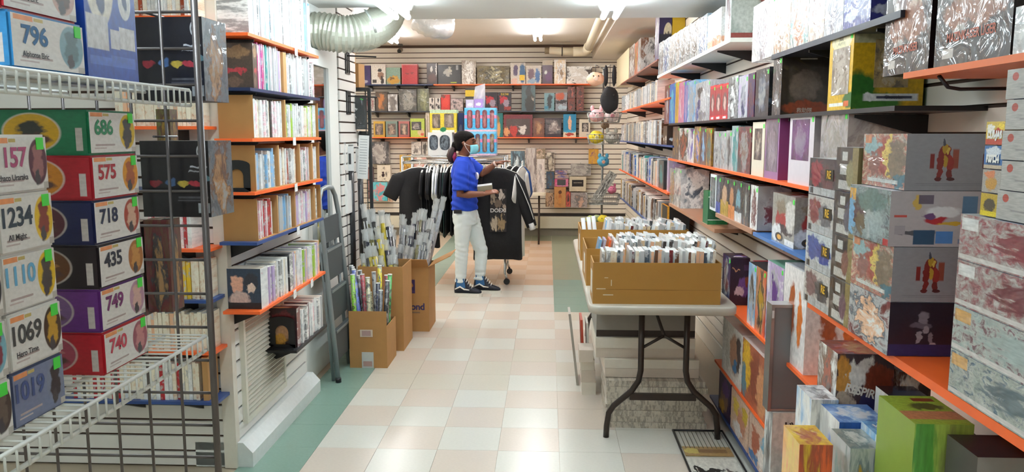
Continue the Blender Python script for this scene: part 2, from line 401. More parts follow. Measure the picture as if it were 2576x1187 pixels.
# ------------------------------------------------------------------ fluorescent fixtures
M_TF = glow('tube_front', (0.84, 0.95, 1.0, 1), TUBE_FRONT)
M_TB = glow('tube_back', (0.97, 0.96, 0.96, 1), TUBE_BACK)
def fixture(x, y0, y1, zc, label, mt):
    t = empty('ceiling_light', (x, (y0 + y1) / 2, zc), label, 'ceiling light', 'fluorescent ceiling fixtures')
    L = (y1 - y0) / 2
    b = MB(); b.ring_loft([[(-.075, yy, 0), (-.055, yy, -.035), (.055, yy, -.035), (.075, yy, 0)] for yy in (-L, L)], smooth=False)
    under(b.build('housing', mat('#f2f3f0', .4)), t)
    for sx in (-.038, .038):
        b = MB(); b.cyl((sx, -L + .03, -.078), (sx, L - .03, -.078), .019, 10); under(b.build('fluorescent_tube', mt), t)
        for e in (-L + .02, L - .02):
            b = MB(); b.box(sx - .010, sx + .010, e - .010, e + .010, -.094, -.03); under(b.build('lamp_holder', mat('#f0f0ee', .4)), t)
    return t
fixture(.385, 2.72, 5.12, ZF, 'white twin-tube fluorescent light over the white top shelf side of the aisle', M_TF)
fixture(-.93, 2.66, 5.06, ZF, 'white twin-tube fluorescent light beside the corrugated silver duct', M_TF)
fixture(-.93, -.1, 2.3, ZF, 'white twin-tube fluorescent light above the wire shelf of boxes', M_TF)
fixture(-.27, -2.7, -.3, ZF, 'added unseen white twin-tube fluorescent light behind the camera', M_TF)  # added fill for the faces turned towards the camera
fixture(-.14, 5.78, 8.18, ZB, 'added unseen white twin-tube fluorescent light just beyond the lower front ceiling', M_TB)  # added above the sightline to brighten the middle of the room
fixture(-2.12, 6.1, 8.4, ZB, 'added unseen white twin-tube fluorescent light over the poster cartons side of the back room', M_TB)  # second added lamp, hidden by the front ceiling, fills the back room
fixture(-.14, 8.3, 10.7, ZB, 'white twin-tube fluorescent light in the middle of the back room ceiling', M_TB)
fixture(-2.12, 8.5, 10.9, ZB, 'white twin-tube fluorescent light half hidden behind the silver duct', M_TB)
# ================================================================== rows of books and boxes
M_CARD = mat('#a87a46', .75, var=.1, scale=14)
M_CARD2 = mat('#b58a58', .75, var=.1, scale=14)
M_PAGE = mat('#e7e2d6', .7, var=.05)
SPINE = {}
def spine(c, marks=None):
    k = (c, marks)
    if k not in SPINE:
        alt = {'white': ('#e9ebea', '#f2f3f2', '#dfe2e2', '#cfd3d5', '#c79aa2'), 'cream': ('#e6dcc4', '#efe8d8', '#e9e0cc', '#dcc0a4', '#b0735a'), 'pink': ('white', '#e6b9c4', 'white', '#cf6a78'),
               'grey': ('silver', 'grey', 'white', 'charcoal'), 'black': ('black', 'black', 'charcoal', 'silver')}.get(c, (c, c, c, 'silver', c))
        SPINE[k] = art(alt, scale=1.6, wrap=.1, rough=.35, stretch=(.35, 3.2), dist=.2, coat=.5, center=0)
    return SPINE[k]
def spine_row(face, plane, a0, a1, z, h, depth, words, t, name, kind, where, cat='book', group=None, rnd=None, skip=(), lean=0., start=1, top=None):
    """items standing side by side with their spines on the plane; words: colour words picked in turn; t, h: (min, max)"""
    r = rnd or random.Random(hash_s(where))
    p = a0; i = start - 1; out = []
    sgn = 1 if a1 > a0 else -1
    while True:
        tt = r.uniform(*t)
        if (p + sgn * tt - a1) * sgn > 0: break
        i += 1
        lo, hi = (p, p + sgn * tt) if sgn > 0 else (p + sgn * tt, p)
        p += sgn * (tt + .0018)
        if any(s0 <= lo <= s1 for s0, s1 in skip): i -= 1; continue
        c = words[r.randrange(len(words))]
        hh = r.uniform(*h); sp = spine(c); j = r.uniform(0, .012)
        tm = top or M_PAGE
        if face == '+x': o = carton(name, '', cat, plane - depth - j, plane - j, lo, hi, z, z + hh, [M_PAGE, sp, sp, sp, M_PAGE, tm])
        elif face == '-x': o = carton(name, '', cat, plane + j, plane + depth + j, lo, hi, z, z + hh, [sp, M_PAGE, sp, sp, M_PAGE, tm])
        else: o = carton(name, '', cat, lo, hi, plane + j, plane + depth + j, z, z + hh, [sp, sp, sp, M_PAGE, M_PAGE, tm])
        o['label'] = '%s %s, %s %s' % (c, kind, nth(i), where)
        o['group'] = group or where
        out.append(o)
    return out
def hash_s(s):
    h = 0
    for ch in s: h = (h * 131 + ord(ch)) & 0xffffff
    return h
def shelf_board(label, x0, x1, y0, y1, z, m, wall, brackets=(), t=.014, name='display_shelf', bm=None):
    """slatwall shelf: board with a lip and the knife brackets below it. wall: '-x','+x','+y' = side the wall is on"""
    cx, cy = (x0 + x1) / 2, (y0 + y1) / 2
    e = empty(name, (cx, cy, z - t), label, 'shelf', 'slatwall shelves')
    under(MB().box(x0 - cx, x1 - cx, y0 - cy, y1 - cy, 0, t).build('board', m), e)
    for p in brackets:
        b = MB()
        if wall == '+x':
            w_, f_ = x1 - cx, x0 - cx + .02
            pts = [(w_, -.003), (f_, -.003), (f_, -.012), (w_, -.075)]
            b.ring_loft([[(x, p - cy + d, zz) for x, zz in pts] for d in (-.004, .004)], smooth=False)
        elif wall == '-x':
            w_, f_ = x0 - cx, x1 - cx - .02
            pts = [(w_, -.003), (f_, -.003), (f_, -.012), (w_, -.075)]
            b.ring_loft([[(x, p - cy + d, zz) for x, zz in pts] for d in (-.004, .004)], smooth=False)
        else:
            w_, f_ = y1 - cy, y0 - cy + .02
            pts = [(w_, -.003), (f_, -.003), (f_, -.012), (w_, -.075)]
            b.ring_loft([[(p - cx + d, y, zz) for y, zz in pts] for d in (-.012, .012)], smooth=False)
        under(b.build('bracket', bm or M_BLACK), e)
    return e
# ------------------------------------------------------------------ left partition: shelves of comics towards the aisle
XS = -1.29                                   # shelf front
LS = [(2.0, M_ORANGE, 'orange shelf highest on the left white partition'), (1.767, M_NAVY, 'navy blue shelf under the highest orange one on the left partition'),
      (1.547, M_ORANGE, 'orange shelf at eye level on the left partition'), (1.312, M_ORANGE, 'orange shelf below the eye-level one on the left partition'),
      (1.088, M_BLUE, 'blue shelf under cardboard trays on the left partition'), (.773, M_ORANGE, 'wide orange shelf with price tags above the louvred vent'),
      (.455, M_BLACK, 'short black shelf beside the louvred vent on the left partition')]
for z, m, lab in LS:
    y0 = 3.36 if z > .6 else 3.84
    shelf_board(lab, XL, XS, y0, 4.40, z, m, '-x', [y0 + .12, 4.28])
def tray(label, y0, y1, z, h, divs, near_hole=False):
    """cardboard magazine tray, open to the aisle, with upright dividers"""
    cy = (y0 + y1) / 2
    e = empty('cardboard_tray', (XL + .09, cy, z), label, 'tray', 'cardboard trays on the left shelves')
    xa, xb = -.085, .072
    under(MB().box(xa, xb, y0 - cy, y1 - cy, 0, .003).build('tray_base', M_CARD), e)
    under(MB().box(xa, xa + .003, y0 - cy, y1 - cy, .003, h).build('back_panel', M_CARD), e)
    under(MB().box(xa + .003, xb, y0 - cy, y0 - cy + .004, .003, h).build('end_panel', M_CARD), e)
    under(MB().box(xa + .003, xb, y1 - cy - .004, y1 - cy, .003, h).build('end_panel', M_CARD), e)
    for d in divs: under(MB().box(xa + .003, xb, d - cy, d - cy + .014, .003, h * .98).build('divider', M_CARD2), e)
    return e
tray('brown cardboard tray of comics on the eye-level orange shelf', 3.40, 4.38, 1.547, .19, [3.82])
tray('brown cardboard tray behind a black bookend on the lower orange shelf', 3.40, 4.38, 1.312, .205, [3.70, 4.02, 4.24])
tray('brown cardboard tray of comics on the blue shelf', 3.40, 4.38, 1.088, .19, [3.66, 3.92, 4.26])
dk0 = blob('navyend', '#4a3a30', [('e', .5, .8, .4, .12, '#8a6a4a'), ('e', .5, .4, .3, .06, '#a8323a'), ('e', .4, .15, .3, .1, '#6a5040')], wrap=.3)
W1 = ['white'] * 5 + ['grey', 'pink', 'cream']
px = XS - .014
spine_row('+x', px - .004, 3.44, 4.36, 2.0, (.26, .30), .14, ['white', 'white', 'silver', 'grey', 'white', 'sky'], (.012, .024), 'art_book', 'tall wrapped art book', 'from the camera on the highest orange shelf')
spine_row('+x', px, 3.50, 3.83, 1.767, (.19, .215), .13, ['pink', 'grey', 'white', 'lavender', 'silver', 'magenta', 'teal'], (.008, .016), 'magazine', 'thin wrapped magazine', 'from the camera on the navy shelf')
spine_row('+x', px, 3.90, 4.36, 1.767, (.18, .21), .13, ['white', 'white', 'silver', 'pink', 'grey'], (.010, .018), 'magazine', 'thin magazine', 'past the cardboard divider on the navy shelf')
carton('manga_box_set', 'dark brown and red box set at the camera end of the navy shelf', 'box set', XL + .006, px, 3.44, 3.492, 1.767, 1.965, [dk0, dk0, dk0, dk0, dk0, dk0])
carton('cardboard_divider', 'upright brown cardboard divider between magazines on the navy shelf', 'divider', XL + .004, px, 3.84, 3.885, 1.767, 1.965, M_CARD2)
spine_row('+x', px - .004, 3.405 + .005, 3.815, 1.5505, (.165, .176), .12, W1 + ['black'], (.014, .02), 'comic_book', 'comic spine', 'from the camera in the eye-level tray')
spine_row('+x', px - .004, 3.84, 4.37, 1.5505, (.155, .176), .12, W1 + ['lime', 'grey'], (.014, .02), 'comic_book', 'comic spine', 'past the divider in the eye-level tray')
for n_, (a, b_, pal) in enumerate([(3.41, 3.695, ['white', 'silver', 'sky', 'grey']), (3.717, 4.015, ['white', 'white', 'cream', 'rust', 'grey']), (4.037, 4.235, ['white', 'silver', 'pink', 'grey']), (4.257, 4.37, ['white', 'silver'])]):
    spine_row('+x', px - .004, a, b_, 1.3155, (.15, .185), .12, pal, (.014, .022), 'comic_book', 'comic spine', 'in the %s compartment of the bookend tray' % nth(n_ + 1))
for n_, (a, b_, pal) in enumerate([(3.41, 3.655, ['red', 'red', 'white', 'pink']), (3.677, 3.915, ['white', 'sky', 'silver']), (3.937, 4.255, ['lavender', 'white', 'pink', 'white']), (4.277, 4.37, ['white', 'silver', 'grey'])]):
    spine_row('+x', px - .004, a, b_, 1.0915, (.15, .175), .12, pal, (.014, .022), 'comic_book', 'comic spine', 'in the %s compartment of the blue shelf tray' % nth(n_ + 1))
# bookend of black steel with an arched opening
def bookend(label, x0, x1, y, z, h, name='bookend'):
    cx = (x0 + x1) / 2
    e = empty(name, (cx, y, z), label, 'bookend', 'black steel bookends')
    hw = (x1 - x0) / 2; n = 8; b = MB()
    outer = [(-hw, 0), (-hw, h * .85)] + [(-hw * math.cos(a), h * .85 + h * .15 * math.sin(a)) for a in [PI * (i + 1) / (n + 1) for i in range(n)]] + [(hw, h * .85), (hw, 0)]
    iw = hw * .5
    inner = [(-iw, h * .12), (-iw, h * .5)] + [(-iw * math.cos(a), h * .5 + h * .22 * math.sin(a)) for a in [PI * (i + 1) / (n + 1) for i in range(n)]] + [(iw, h * .5), (iw, h * .12)]
    for d, flip in ((-.002, 0), (.002, 1)):
        for i in range(len(outer) - 1):
            q = [(outer[i][0], d, outer[i][1]), (outer[i + 1][0], d, outer[i + 1][1]), (inner[i + 1][0], d, inner[i + 1][1]), (inner[i][0], d, inner[i][1])]
            b.quad(q if flip else q[::-1])
    b.box(-hw, hw, -.002, .002, 0, h * .12)
    under(b.build('upright_plate', M_BLACK), e)
    under(MB().box(-hw, hw, -.03, -.0025, 0, .003).build('foot_plate', M_BLACK), e)
    return e
bookend('black steel bookend against the cardboard tray on the lower orange shelf', XL + .02, XS - .03, 3.392, 1.312, .14)
bookend('black steel bookend on the short black shelf beside the vent', XL + .01, XS - .02, 3.885, .455, .17)
# wide orange shelf: box sets with printed ends, then books
bx = blob('boxset', '#2c3c52', [('e', .3, .62, .2, .2, '#e0a890'), ('e', .72, .66, .2, .22, '#2a2a38'), ('e', .70, .52, .12, .12, '#e8cdbd'), ('e', .35, .25, .3, .2, '#c9b0a8'), ('r', .5, .08, .5, .08, '#1c1c24')], wrap=.2)
carton('manga_box_set', 'printed manga box set end facing the camera on the wide orange shelf', 'box set', XL + .005, XS - .01, 3.41, 3.50, .773, .96, [M_PAGE, spine('white'), bx, M_PAGE, M_PAGE, spine('cream')])
spine_row('+x', XS - .012, 3.505, 3.80, .773, (.17, .185), .14, ['white', 'cream', 'grey', 'white', 'lavender'], (.018, .03), 'comic_volume', 'comic volume', 'from the box set on the wide orange shelf')
carton('manga_box_set', 'dark wrapped box set standing between comics on the wide orange shelf', 'box set', XL + .01, XS - .012, 3.815, 3.87, .773, .965, [M_PAGE, spine('grey'), spine('charcoal'), M_PAGE, M_PAGE, spine('charcoal')])
spine_row('+x', XS - .012, 3.875, 4.36, .773, (.165, .19), .14, ['white', 'pink', 'grey', 'white', 'lavender', 'lime', 'peach'], (.018, .03), 'comic_volume', 'comic volume', 'past the dark box set on the wide orange shelf')
spine_row('+x', XS - .012, 3.96, 4.385, .455, (.17, .2), .14, ['white', 'pink', 'white', 'silver', 'maroon', 'grey'], (.016, .028), 'comic_volume', 'comic volume', 'past the bookend on the short black shelf')
dk = blob('darkset', '#3a2226', [('e', .5, .7, .4, .2, '#7a2c34'), ('e', .45, .4, .3, .2, '#c99a70'), ('e', .3, .2, .3, .15, '#d8a03a')], wrap=.2)
carton('manga_box_set', 'dark red box set behind the bookend on the short black shelf', 'box set', XL + .012, XS - .014, 3.90, 3.955, .455, .665, [dk, spine('maroon'), dk, dk, M_PAGE, dk])
# price tags on the shelf edges
M_TAG = mat('#f4f4f2', .4)
for i, (z, y, lab) in enumerate([(1.537, 3.92, 'eye-level orange shelf'), (1.302, 3.92, 'lower orange shelf'), (1.078, 3.93, 'blue tray shelf'), (.762, 3.84, 'wide orange shelf, nearer the vent'), (.762, 4.13, 'wide orange shelf, farther along'), (1.99, 4.0, 'highest orange shelf')]):
    t = MB().box(-.001, .0015, -.032, .032, -.028, .012).build('shelf_tag', M_TAG); t.location = (XS + .002, y, z); t.rotation_euler = (0, 0, .12)
    tag(t, 'small white paper shelf tag on the %s edge' % lab, 'shelf tag', 'white shelf tags')
    lettering(t, '-- --', .02, (.002, 0, -.006), '+x', mat('#555555', .6))
# louvred vent in the partition
e = empty('louvre_vent', (XL, 3.815, .18), 'cream louvred air return grille low on the left white partition', 'vent')
y0, y1, h = -.285, .285, .56
M_VENT = mat('#dedbce', .45)
for q in ((-.004, .022, y0, y0 + .022, 0, h), (-.004, .022, y1 - .022, y1, 0, h)): under(MB().box(*q).build('side_frame', M_VENT), e)
for q in ((-.004, .022, y0 + .022, y1 - .022, 0, .03), (-.004, .022, y0 + .022, y1 - .022, h - .022, h)): under(MB().box(*q).build('rail', M_VENT), e)
under(MB().box(-.003, -.001, y0 + .02, y1 - .02, .03, h - .02).build('backing', mat('#4a483f', .8)), e)
sl = MB(); sl.ring_loft([[(.0, yy, .009), (.016, yy, 0), (.018, yy, .004), (.003, yy, .013)] for yy in (y0 + .022, y1 - .022)], smooth=False)
so = sl.build('slat', M_VENT); sme = so.data; bpy.data.objects.remove(so)
for i in range(22):
    s = bpy.data.objects.new('slat', sme); COL.objects.link(s); s.parent = e; s.location = (0, 0,   .033 + i * .0226)
# ------------------------------------------------------------------ cross wall behind the grid: rows of comics facing the camera
YC = 3.30
CS = [(.375, M_BLUE, 'blue'), (.605, M_ORANGE, 'orange'), (.84, M_BLUE, 'blue'), (1.068, M_ORANGE, 'orange'), (1.33, M_BLUE, 'blue'), (1.60, M_ORANGE, 'orange'), (1.86, M_BLUE, 'blue'), (2.06, M_ORANGE, 'orange')]
for i, (z, m, cw) in enumerate(CS):
    shelf_board('%s comic shelf, %s from the floor on the cross wall behind the grid' % (cw, nth(i + 1)), -2.2 if i < 3 else -1.95, -1.475, YC - .02, 3.44, z, m, '+y', [-1.62, -1.9])
    pal = [['cream', 'ivory', 'cream', 'white', 'red'], ['cream', 'cream', 'ivory', 'peach'], ['yellow', 'white', 'cream', 'yellow'], ['white', 'cream', 'pink', 'red'], ['cream', 'white', 'brown'], ['cream', 'cream', 'ivory', 'peach'], ['cream', 'white', 'peach'], ['cream', 'white', 'rust']][i]
    spine_row('-y', YC, -1.56 if i in (0, 3) else -1.50, -2.15 if i < 2 else (-1.88 if i == 5 else -1.76), z, (.165, .18), .11, pal, (.014, .019), 'comic_book', 'comic spine', 'from the corner post, %s shelf up' % nth(i + 1))
    if i == 0: carton('cardboard_divider', 'tan cardboard bookend leaning at the end of the lowest comic shelf', 'divider', -1.545, -1.52, YC, YC + .12, z, z + .2, M_CARD2, rz=.05)
# ================================================================== white wire shelf unit and the grid panel
XW, YG = -.80, 1.75
def wire_shelf(label, z, y0, y1, depth=.46):
    e = empty('wire_shelf', (XW, (y0 + y1) / 2, z), label, 'wire shelf', 'white wire shelves')
    L = (y1 - y0) / 2
    for (x, zz, r) in ((0, .0, .0042), (0, -.034, .0042), (-.10, -.004, .0042), (-.28, -.004, .0042), (-depth, -.004, .0042)):
        under(MB().cyl((x, -L, zz), (x, L, zz), r, 6).build('rail', M_WIRE), e)
    b = MB(); b.tube([(-depth, 0, .002), (0, 0, .002), (.004, 0, -.003), (.004, 0, -.036)], .0022, 5); o = b.build('cross_wire', M_WIRE); me = o.data; bpy.data.objects.remove(o)
    n = int((y1 - y0) / .026)
    for i in range(n + 1):
        s = bpy.data.objects.new('cross_wire', me); COL.objects.link(s); s.parent = e; s.location = (0, -L + i * (2 * L) / n, 0)
    return e
wire_shelf('white coated wire shelf holding the upper boxes beside the grid panel', 1.665, .55, 1.72)
wire_shelf('white coated wire shelf under the two stacks of numbered boxes', 1.098, .55, 1.74)
g = empty('grid_panel', (-1.2, YG + .02, 0), 'grey metal gridwall panel standing at the end of the wire shelves', 'grid panel')
for i, x in enumerate([.4 - .0805 * k for k in range(11)]):
    under(MB().cyl((x, 0, .02), (x, 0, 2.2), .0085 if i == 0 else .0036, 8).build('upright_wire', M_GRID), g)
for k in range(27): under(MB().cyl((-.41, .006, .05 + k * .0815), (.4, .006, .05 + k * .0815), .0036, 6).build('cross_wire', M_GRID), g)
for x in (.36, -.36): under(MB().box(x - .02, x + .02, -.2, .2, 0, .02).build('foot', M_GRID), g)
# ------------------------------------------------------------------ numbered figure boxes
M_NW = '#e9e6e4'
def figbox(num, xf, y0, y1, z0, h, numc, side, circ, oval, oval2, lab, depth=.19, names=None, facecol=M_NW, sub=None):
    """box lying on its side: white face with a number and an oval picture to the aisle (+x), coloured side with a round picture to the camera (-y)"""
    f = blob('nf%s' % num, facecol, [('o', .80, .52, .17, .40, oval), ('e', .80, .68, .09, .14, oval2), ('e', .80, .42, .10, .2, oval2), ('e', .78, .25, .05, .14, '#4a4448'),
                                     ('r', .17, .9, .12, .045, '#ef9a62'), ('r', .36, .9, .06, .03, '#c9b36a'), ('r', .32, .22, .2, .02, '#b9a6a6'), ('r', .22, .15, .12, .014, '#cbbcbc'), ('r', .93, .1, .05, .06, '#c2bdb8')], warp=.03, coat=.4, mottle=.06)
    s = blob('ns%s' % num, side, [('o', .42, .5, .30, .43, '#d9cfc8'), ('o', .42, .5, .285, .41, circ), ('e', .42, .55, .14, .2, oval2), ('e', .40, .35, .2, .14, '#5a3a34'), ('r', .9, .35, .035, .25, '#c9c0bc')], warp=.05, coat=.4, mottle=.1)
    o = carton('figure_box', lab, 'figure box', xf - depth, xf, y0, y1, z0, z0 + h, [mat(side, .4), f, s, mat(facecol, .4), mat(facecol, .4), mat(facecol, .4)], group='numbered figure boxes')
    me = o.data; bm = bmesh.new(); bm.from_mesh(me); bmesh.ops.bevel(bm, geom=list(bm.edges), offset=.004, segments=2, affect='EDGES'); bm.to_mesh(me); bm.free()
    L = y1 - y0
    if not num.startswith('edge'): lettering(o, num, h * .46, (depth / 2 + .0008, -L / 2 + L * .30, h * .60), '+x', mat(numc, .5), bold=.0011, sx=1.12 if len(num) < 4 else .95)
    if names: lettering(o, names, h * .14, (depth / 2 + .0008, -L / 2 + L * .30, h * .27), '+x', mat('#3c3a40', .5), bold=.0002, sx=.95)
    sticker(o, '+x', depth / 2, L / 2 - .02, h * .84, .017)
    return o
zb = 1.103; hb = .0846
A = [('740', '#c8485a', '#b81f2c', '#a8485c', '#a05a68', '#c98a8a', 'bottom of its stack'), ('749', '#7a3070', '#6a2f82', '#7d5a8c', '#b98fa6', '#d8b0a8', 'second from the bottom'), ('435', '#2c3444', '#241a1e', '#6b4020', '#a8682c', '#c98f4a', 'third from the bottom'),
     ('718', '#2a3350', '#1c2350', '#5a2a34', '#a8402e', '#d8b09a', 'fourth from the bottom'), ('575', '#b5303c', '#b22430', '#d0862a', '#e0981f', '#a8582a', 'second from the top'), ('686', '#1f8a5a', '#1d7a52', '#d8a820', '#d9b51c', '#3a3a34', 'topmost of its stack')]
side_w = {'740': 'red', '749': 'purple', '435': 'black', '718': 'navy', '575': 'crimson', '686': 'green'}
for i, (n_, nc, sd, ci, ov, ov2, where) in enumerate(A):
    figbox(n_, -.853 + random.uniform(-.003, .003), 1.418, 1.585, zb + i * (hb + .0006), hb, nc, sd, ci, ov, ov2, 'white and %s figure box printed %s, %s beside the grid panel' % (side_w[n_], n_, where))
B = [('1019', '#4a5a90', '#5c6688', '#48506c', '#8088a0', '#3a3036', 'grey-blue figure box', '#7d86a6'), ('1069', '#4a4a4c', '#e0dcd8', '#e6e2de', '#4a3020', '#c99a30', 'white figure box with a dark brown oval', None), ('1110', '#6fb3dc', '#e0dcd8', '#e6e2de', '#e5bb1e', '#4a4440', 'white figure box with pale blue number', None),
     ('1234', '#3c4a58', '#e0dcd8', '#e6e2de', '#e8c02a', '#8a3a2c', 'white figure box with a yellow oval', None), ('1157', '#b4527e', '#e0dcd8', '#e6e2de', '#5a2c3c', '#a06a6a', 'white figure box with a dark plum oval', None)]
hb2 = .0925
for i, (n_, nc, sd, ci, ov, ov2, lab, fc) in enumerate(B):
    figbox(n_, -.835 + random.uniform(-.003, .003), 1.136, 1.27, zb + i * (hb2 + .0006), hb2, nc, sd, ci, ov, ov2, '%s, printed %s, front stack of lower wire shelf' % (lab, n_), names={'1157': 'Ochaco Uraraka', '1234': 'All Might', '1069': 'Hero Time'}.get(n_), facecol=fc or M_NW)
for i, (ov, ov2, lab) in enumerate([('#4a3a34', '#6a5a50', 'dark brown'), ('#7fb9cc', '#8a3a4a', 'pale blue'), ('#2a2c34', '#6a6670', 'black'), ('#c9a8a0', '#a06a50', 'rose'), ('#8a7a90', '#c9b0a0', 'lilac')]):
    figbox('edge%d' % i, -.832, 1.0, 1.13, zb + i * (hb2 + .0006), hb2, '#55565c', '#e0dcd8', '#e6e2de', ov, ov2, 'white figure box with a %s oval cut by the photo edge, lower wire shelf' % lab)
figbox('796', -.83, 1.19, 1.385, 1.671, .089, '#2f6ca0', '#2f80b8', '#3a78a0', '#7fa6b4', '#5a7a80', 'white figure box printed 796 on the upper wire shelf', names='Alphonse Elric')
figbox('766', -.835, 1.185, 1.378, 1.7606, .089, '#b8404a', '#a8242e', '#b0505a', '#c9a49a', '#5a4038', 'white figure box with red number 766 on top of box 796', names='Edward Elric')
bl = blob('bluebox', '#2450b0', [('o', .30, .72, .27, .34, '#e6e4dc'), ('e', .3, .78, .1, .1, '#c9a030'), ('e', .3, .6, .07, .14, '#3c4a78'), ('o', .78, .88, .13, .14, '#dfe2e6'), ('o', .78, .6, .13, .14, '#dfe2e6'), ('e', .78, .6, .05, .08, '#2c3a70'), ('e', .78, .88, .05, .08, '#8a6a3a'),
                                ('r', .22, .33, .2, .12, '#d8dade'), ('r', .55, .3, .09, .07, '#d2d4da'), ('r', .8, .32, .16, .08, '#d8dade'), ('r', .25, .13, .2, .03, '#4a70c8'), ('r', .7, .14, .25, .04, '#4a70c8')], warp=.03)
o = carton('figure_box', 'tall blue figure box with white oval pictures on the upper wire shelf', 'figure box', -1.02, -.835, 1.40, 1.575, 1.671, 1.93, [mat('#1f49a8', .4), bl, mat('#1f49a8', .4), bl, mat('#1f49a8', .4), mat('#1f49a8', .4)], group='numbered figure boxes')
# ------------------------------------------------------------------ black boxes hanging behind the grid
bk = blob('blackbox', '#1c1a1e', [('o', .88, .86, .055, .09, '#cfd2d6'), ('o', .88, .86, .035, .055, '#1c1a1e'), ('q', .84, .66, .13, .012, '#b9bcc4'), ('q', .82, .6, .12, .010, '#9a9ca4'), ('e', .2, .45, .09, .04, '#8a2a34'), ('e', .42, .46, .09, .05, '#4a6a9a'), ('e', .62, .44, .08, .04, '#c9b04a'), ('e', .78, .44, .1, .035, '#b83a48'), ('e', .93, .5, .08, .04, '#6f9aa8'),
                                ('r', .75, .26, .22, .014, '#5a5a60'), ('r', .7, .22, .18, .01, '#505056'), ('r', .90, .12, .085, .065, '#aeb4ba'), ('r', .86, .12, .004, .065, '#4a4a50'), ('r', .90, .12, .004, .065, '#4a4a50'), ('r', .94, .12, .004, .065, '#4a4a50')], warp=.03, rough=.3)
sdm = art(['slate', 'steel', 'brown', 'tan', 'silver'], 2.5)
for zt, zb_, nm in ((1.836, 1.645, 'upper'), (1.552, 1.372, 'lower')):
    o = carton('toy_box', 'black printed toy box with a white badge, %s one hung behind the grid' % nm, 'toy box', -.962, -.795, 1.80, 1.925, zb_, zt, [M_BLACK, sdm, bk, M_BLACK, M_BLACK, M_BLACK], rz=-.03, group='black toy boxes behind the grid')
    under(MB().cyl((-.05, -.0585, zt - zb_ + .01), (-.05, .05, zt - zb_ + .01), .003, 6).build('hang_hook', M_GRID), o)
o = carton('toy_box', 'narrow brown glossy toy box hung behind the grid under the black boxes', 'toy box', -.965, -.905, 1.80, 1.86, 1.14, 1.365, art(['brown', 'maroon', 'charcoal', 'tan'], 3), group='brown toy boxes behind the grid')
o = carton('toy_box', 'narrow dark plum toy box hung behind the grid, next to the brown one', 'toy box', -1.03, -.972, 1.80, 1.86, 1.13, 1.36, art(['maroon', 'charcoal', 'brown', 'grey'], 3), group='brown toy boxes behind the grid')
o = carton('toy_box', 'olive capped slim box standing behind the grid between the black boxes', 'toy box', -.985, -.95, 1.93, 1.97, 1.49, 1.63, art(['olive', 'brown', 'gold'], 3))
# ================================================================== right wall shelves
XF = .95
def yR(u, v=500, x=XF): return onX(u, v, x).y
R_SH = [  # z, y near, y far, front x, material, label
    (2.21, 6.95, 10.4, XF, mat('#7a3b22', .5), 'brown shelf highest on the far right wall', 3),
    (1.85, 6.2, 10.4, XF, M_ORANGE, 'orange shelf of disc cases at the far right, second from the top', 3),
    (1.475, 6.0, 10.4, XF, M_BLUE, 'blue and orange shelf of disc cases, third from the top at far right', 3),
    (1.10, 6.2, 10.4, XF, M_ORANGE, 'orange shelf of disc cases, fourth from the top at far right', 3),
    (.74, 6.2, 10.4, XF, M_BLUE, 'blue shelf of disc cases, lowest one behind the table', 3),
    (1.645, 2.2, 6.22, XF, M_BLACK, 'black shelf of upright figure boxes along the right wall at eye level', 6),
    (1.375, 2.3, 6.2, XF, M_ORANGE, 'long orange shelf of figure boxes along the right wall', 6),
    (.67, 2.2, 4.22, XF, M_ORANGE, 'low orange shelf beside the table end', 3),
    (.305, 2.2, 4.3, XF, M_ORANGE, 'orange shelf just above the floor shelf', 3),
    (.062, 2.2, 4.4, XF, M_BLUE, 'blue shelf board lying at floor level under big boxes', 3),
]
for z, ya, yb, xf, m, lab, nb in R_SH:
    shelf_board(lab, xf, XR, ya, yb, z, m, '+x', [ya + (yb - ya) * (k + .5) / nb for k in range(nb)])
# extra boards with their own look
M_WOOD = mat('#a8785a', .4, var=.12, scale=5)
shelf_board('white shelf with glare-painted clear boxes high on the right wall', .95, XR, 4.2, 6.93, 2.065, mat('#eceae2', .45), '+x', [4.6, 5.4, 6.3], t=.022)
shelf_board('black shelf overhanging the brown window box near the ceiling', .95, XR, 2.2, 3.42, 1.90, mat('#171c2c', .4), '+x', [2.4, 3.0], t=.02)
shelf_board('bright orange shelf on black hook brackets under the dark robot boxes', .95, XR, 1.3, 2.16, 1.73, mat('#e8702e', .4, var=.1, scale=8), '+x', [], t=.016)
shelf_board('brown wooden board carrying the green clear box', .95, XR, 4.42, 6.1, 1.03, M_WOOD, '+x', [4.9, 5.6], t=.022)
shelf_board('brown wooden board in front of the blue shelf', .95, XR, 3.62, 4.41, 1.125, M_WOOD, '+x', [3.9, 4.2], t=.022)
shelf_board('long blue shelf with the red creature box', .95, XR, 2.2, 3.60, 1.118, mat('#3f6fae', .35), '+x', [2.6, 3.2], t=.016)
shelf_board('deep orange shelf carrying the stacks of robot model kits', .715, XR, .75, 2.12, 1.115, M_ORANGE, '+x', [1.2, 1.95], t=.018)
# hook brackets of the bright orange shelf
for o in [o for o in bpy.data.objects if o.get('label', '').startswith('bright orange shelf')]:
    cx, cy = (.95 + XR) / 2, (1.3 + 2.16) / 2
    for yy in (2.02, 1.55):
        b = MB(); b.tube([(.975 - cx, yy - cy, -.001), (1.0 - cx, yy - cy, -.03), (1.03 - cx, yy - cy, -.035), (XR - .02 - cx, yy - cy, -.033)], .005, 6)
        b.box(XR - .03 - cx, XR - .002 - cx, yy - cy - .012, yy - cy + .012, -.11, -.02)
        under(b.build('bracket', M_BLACK), o)
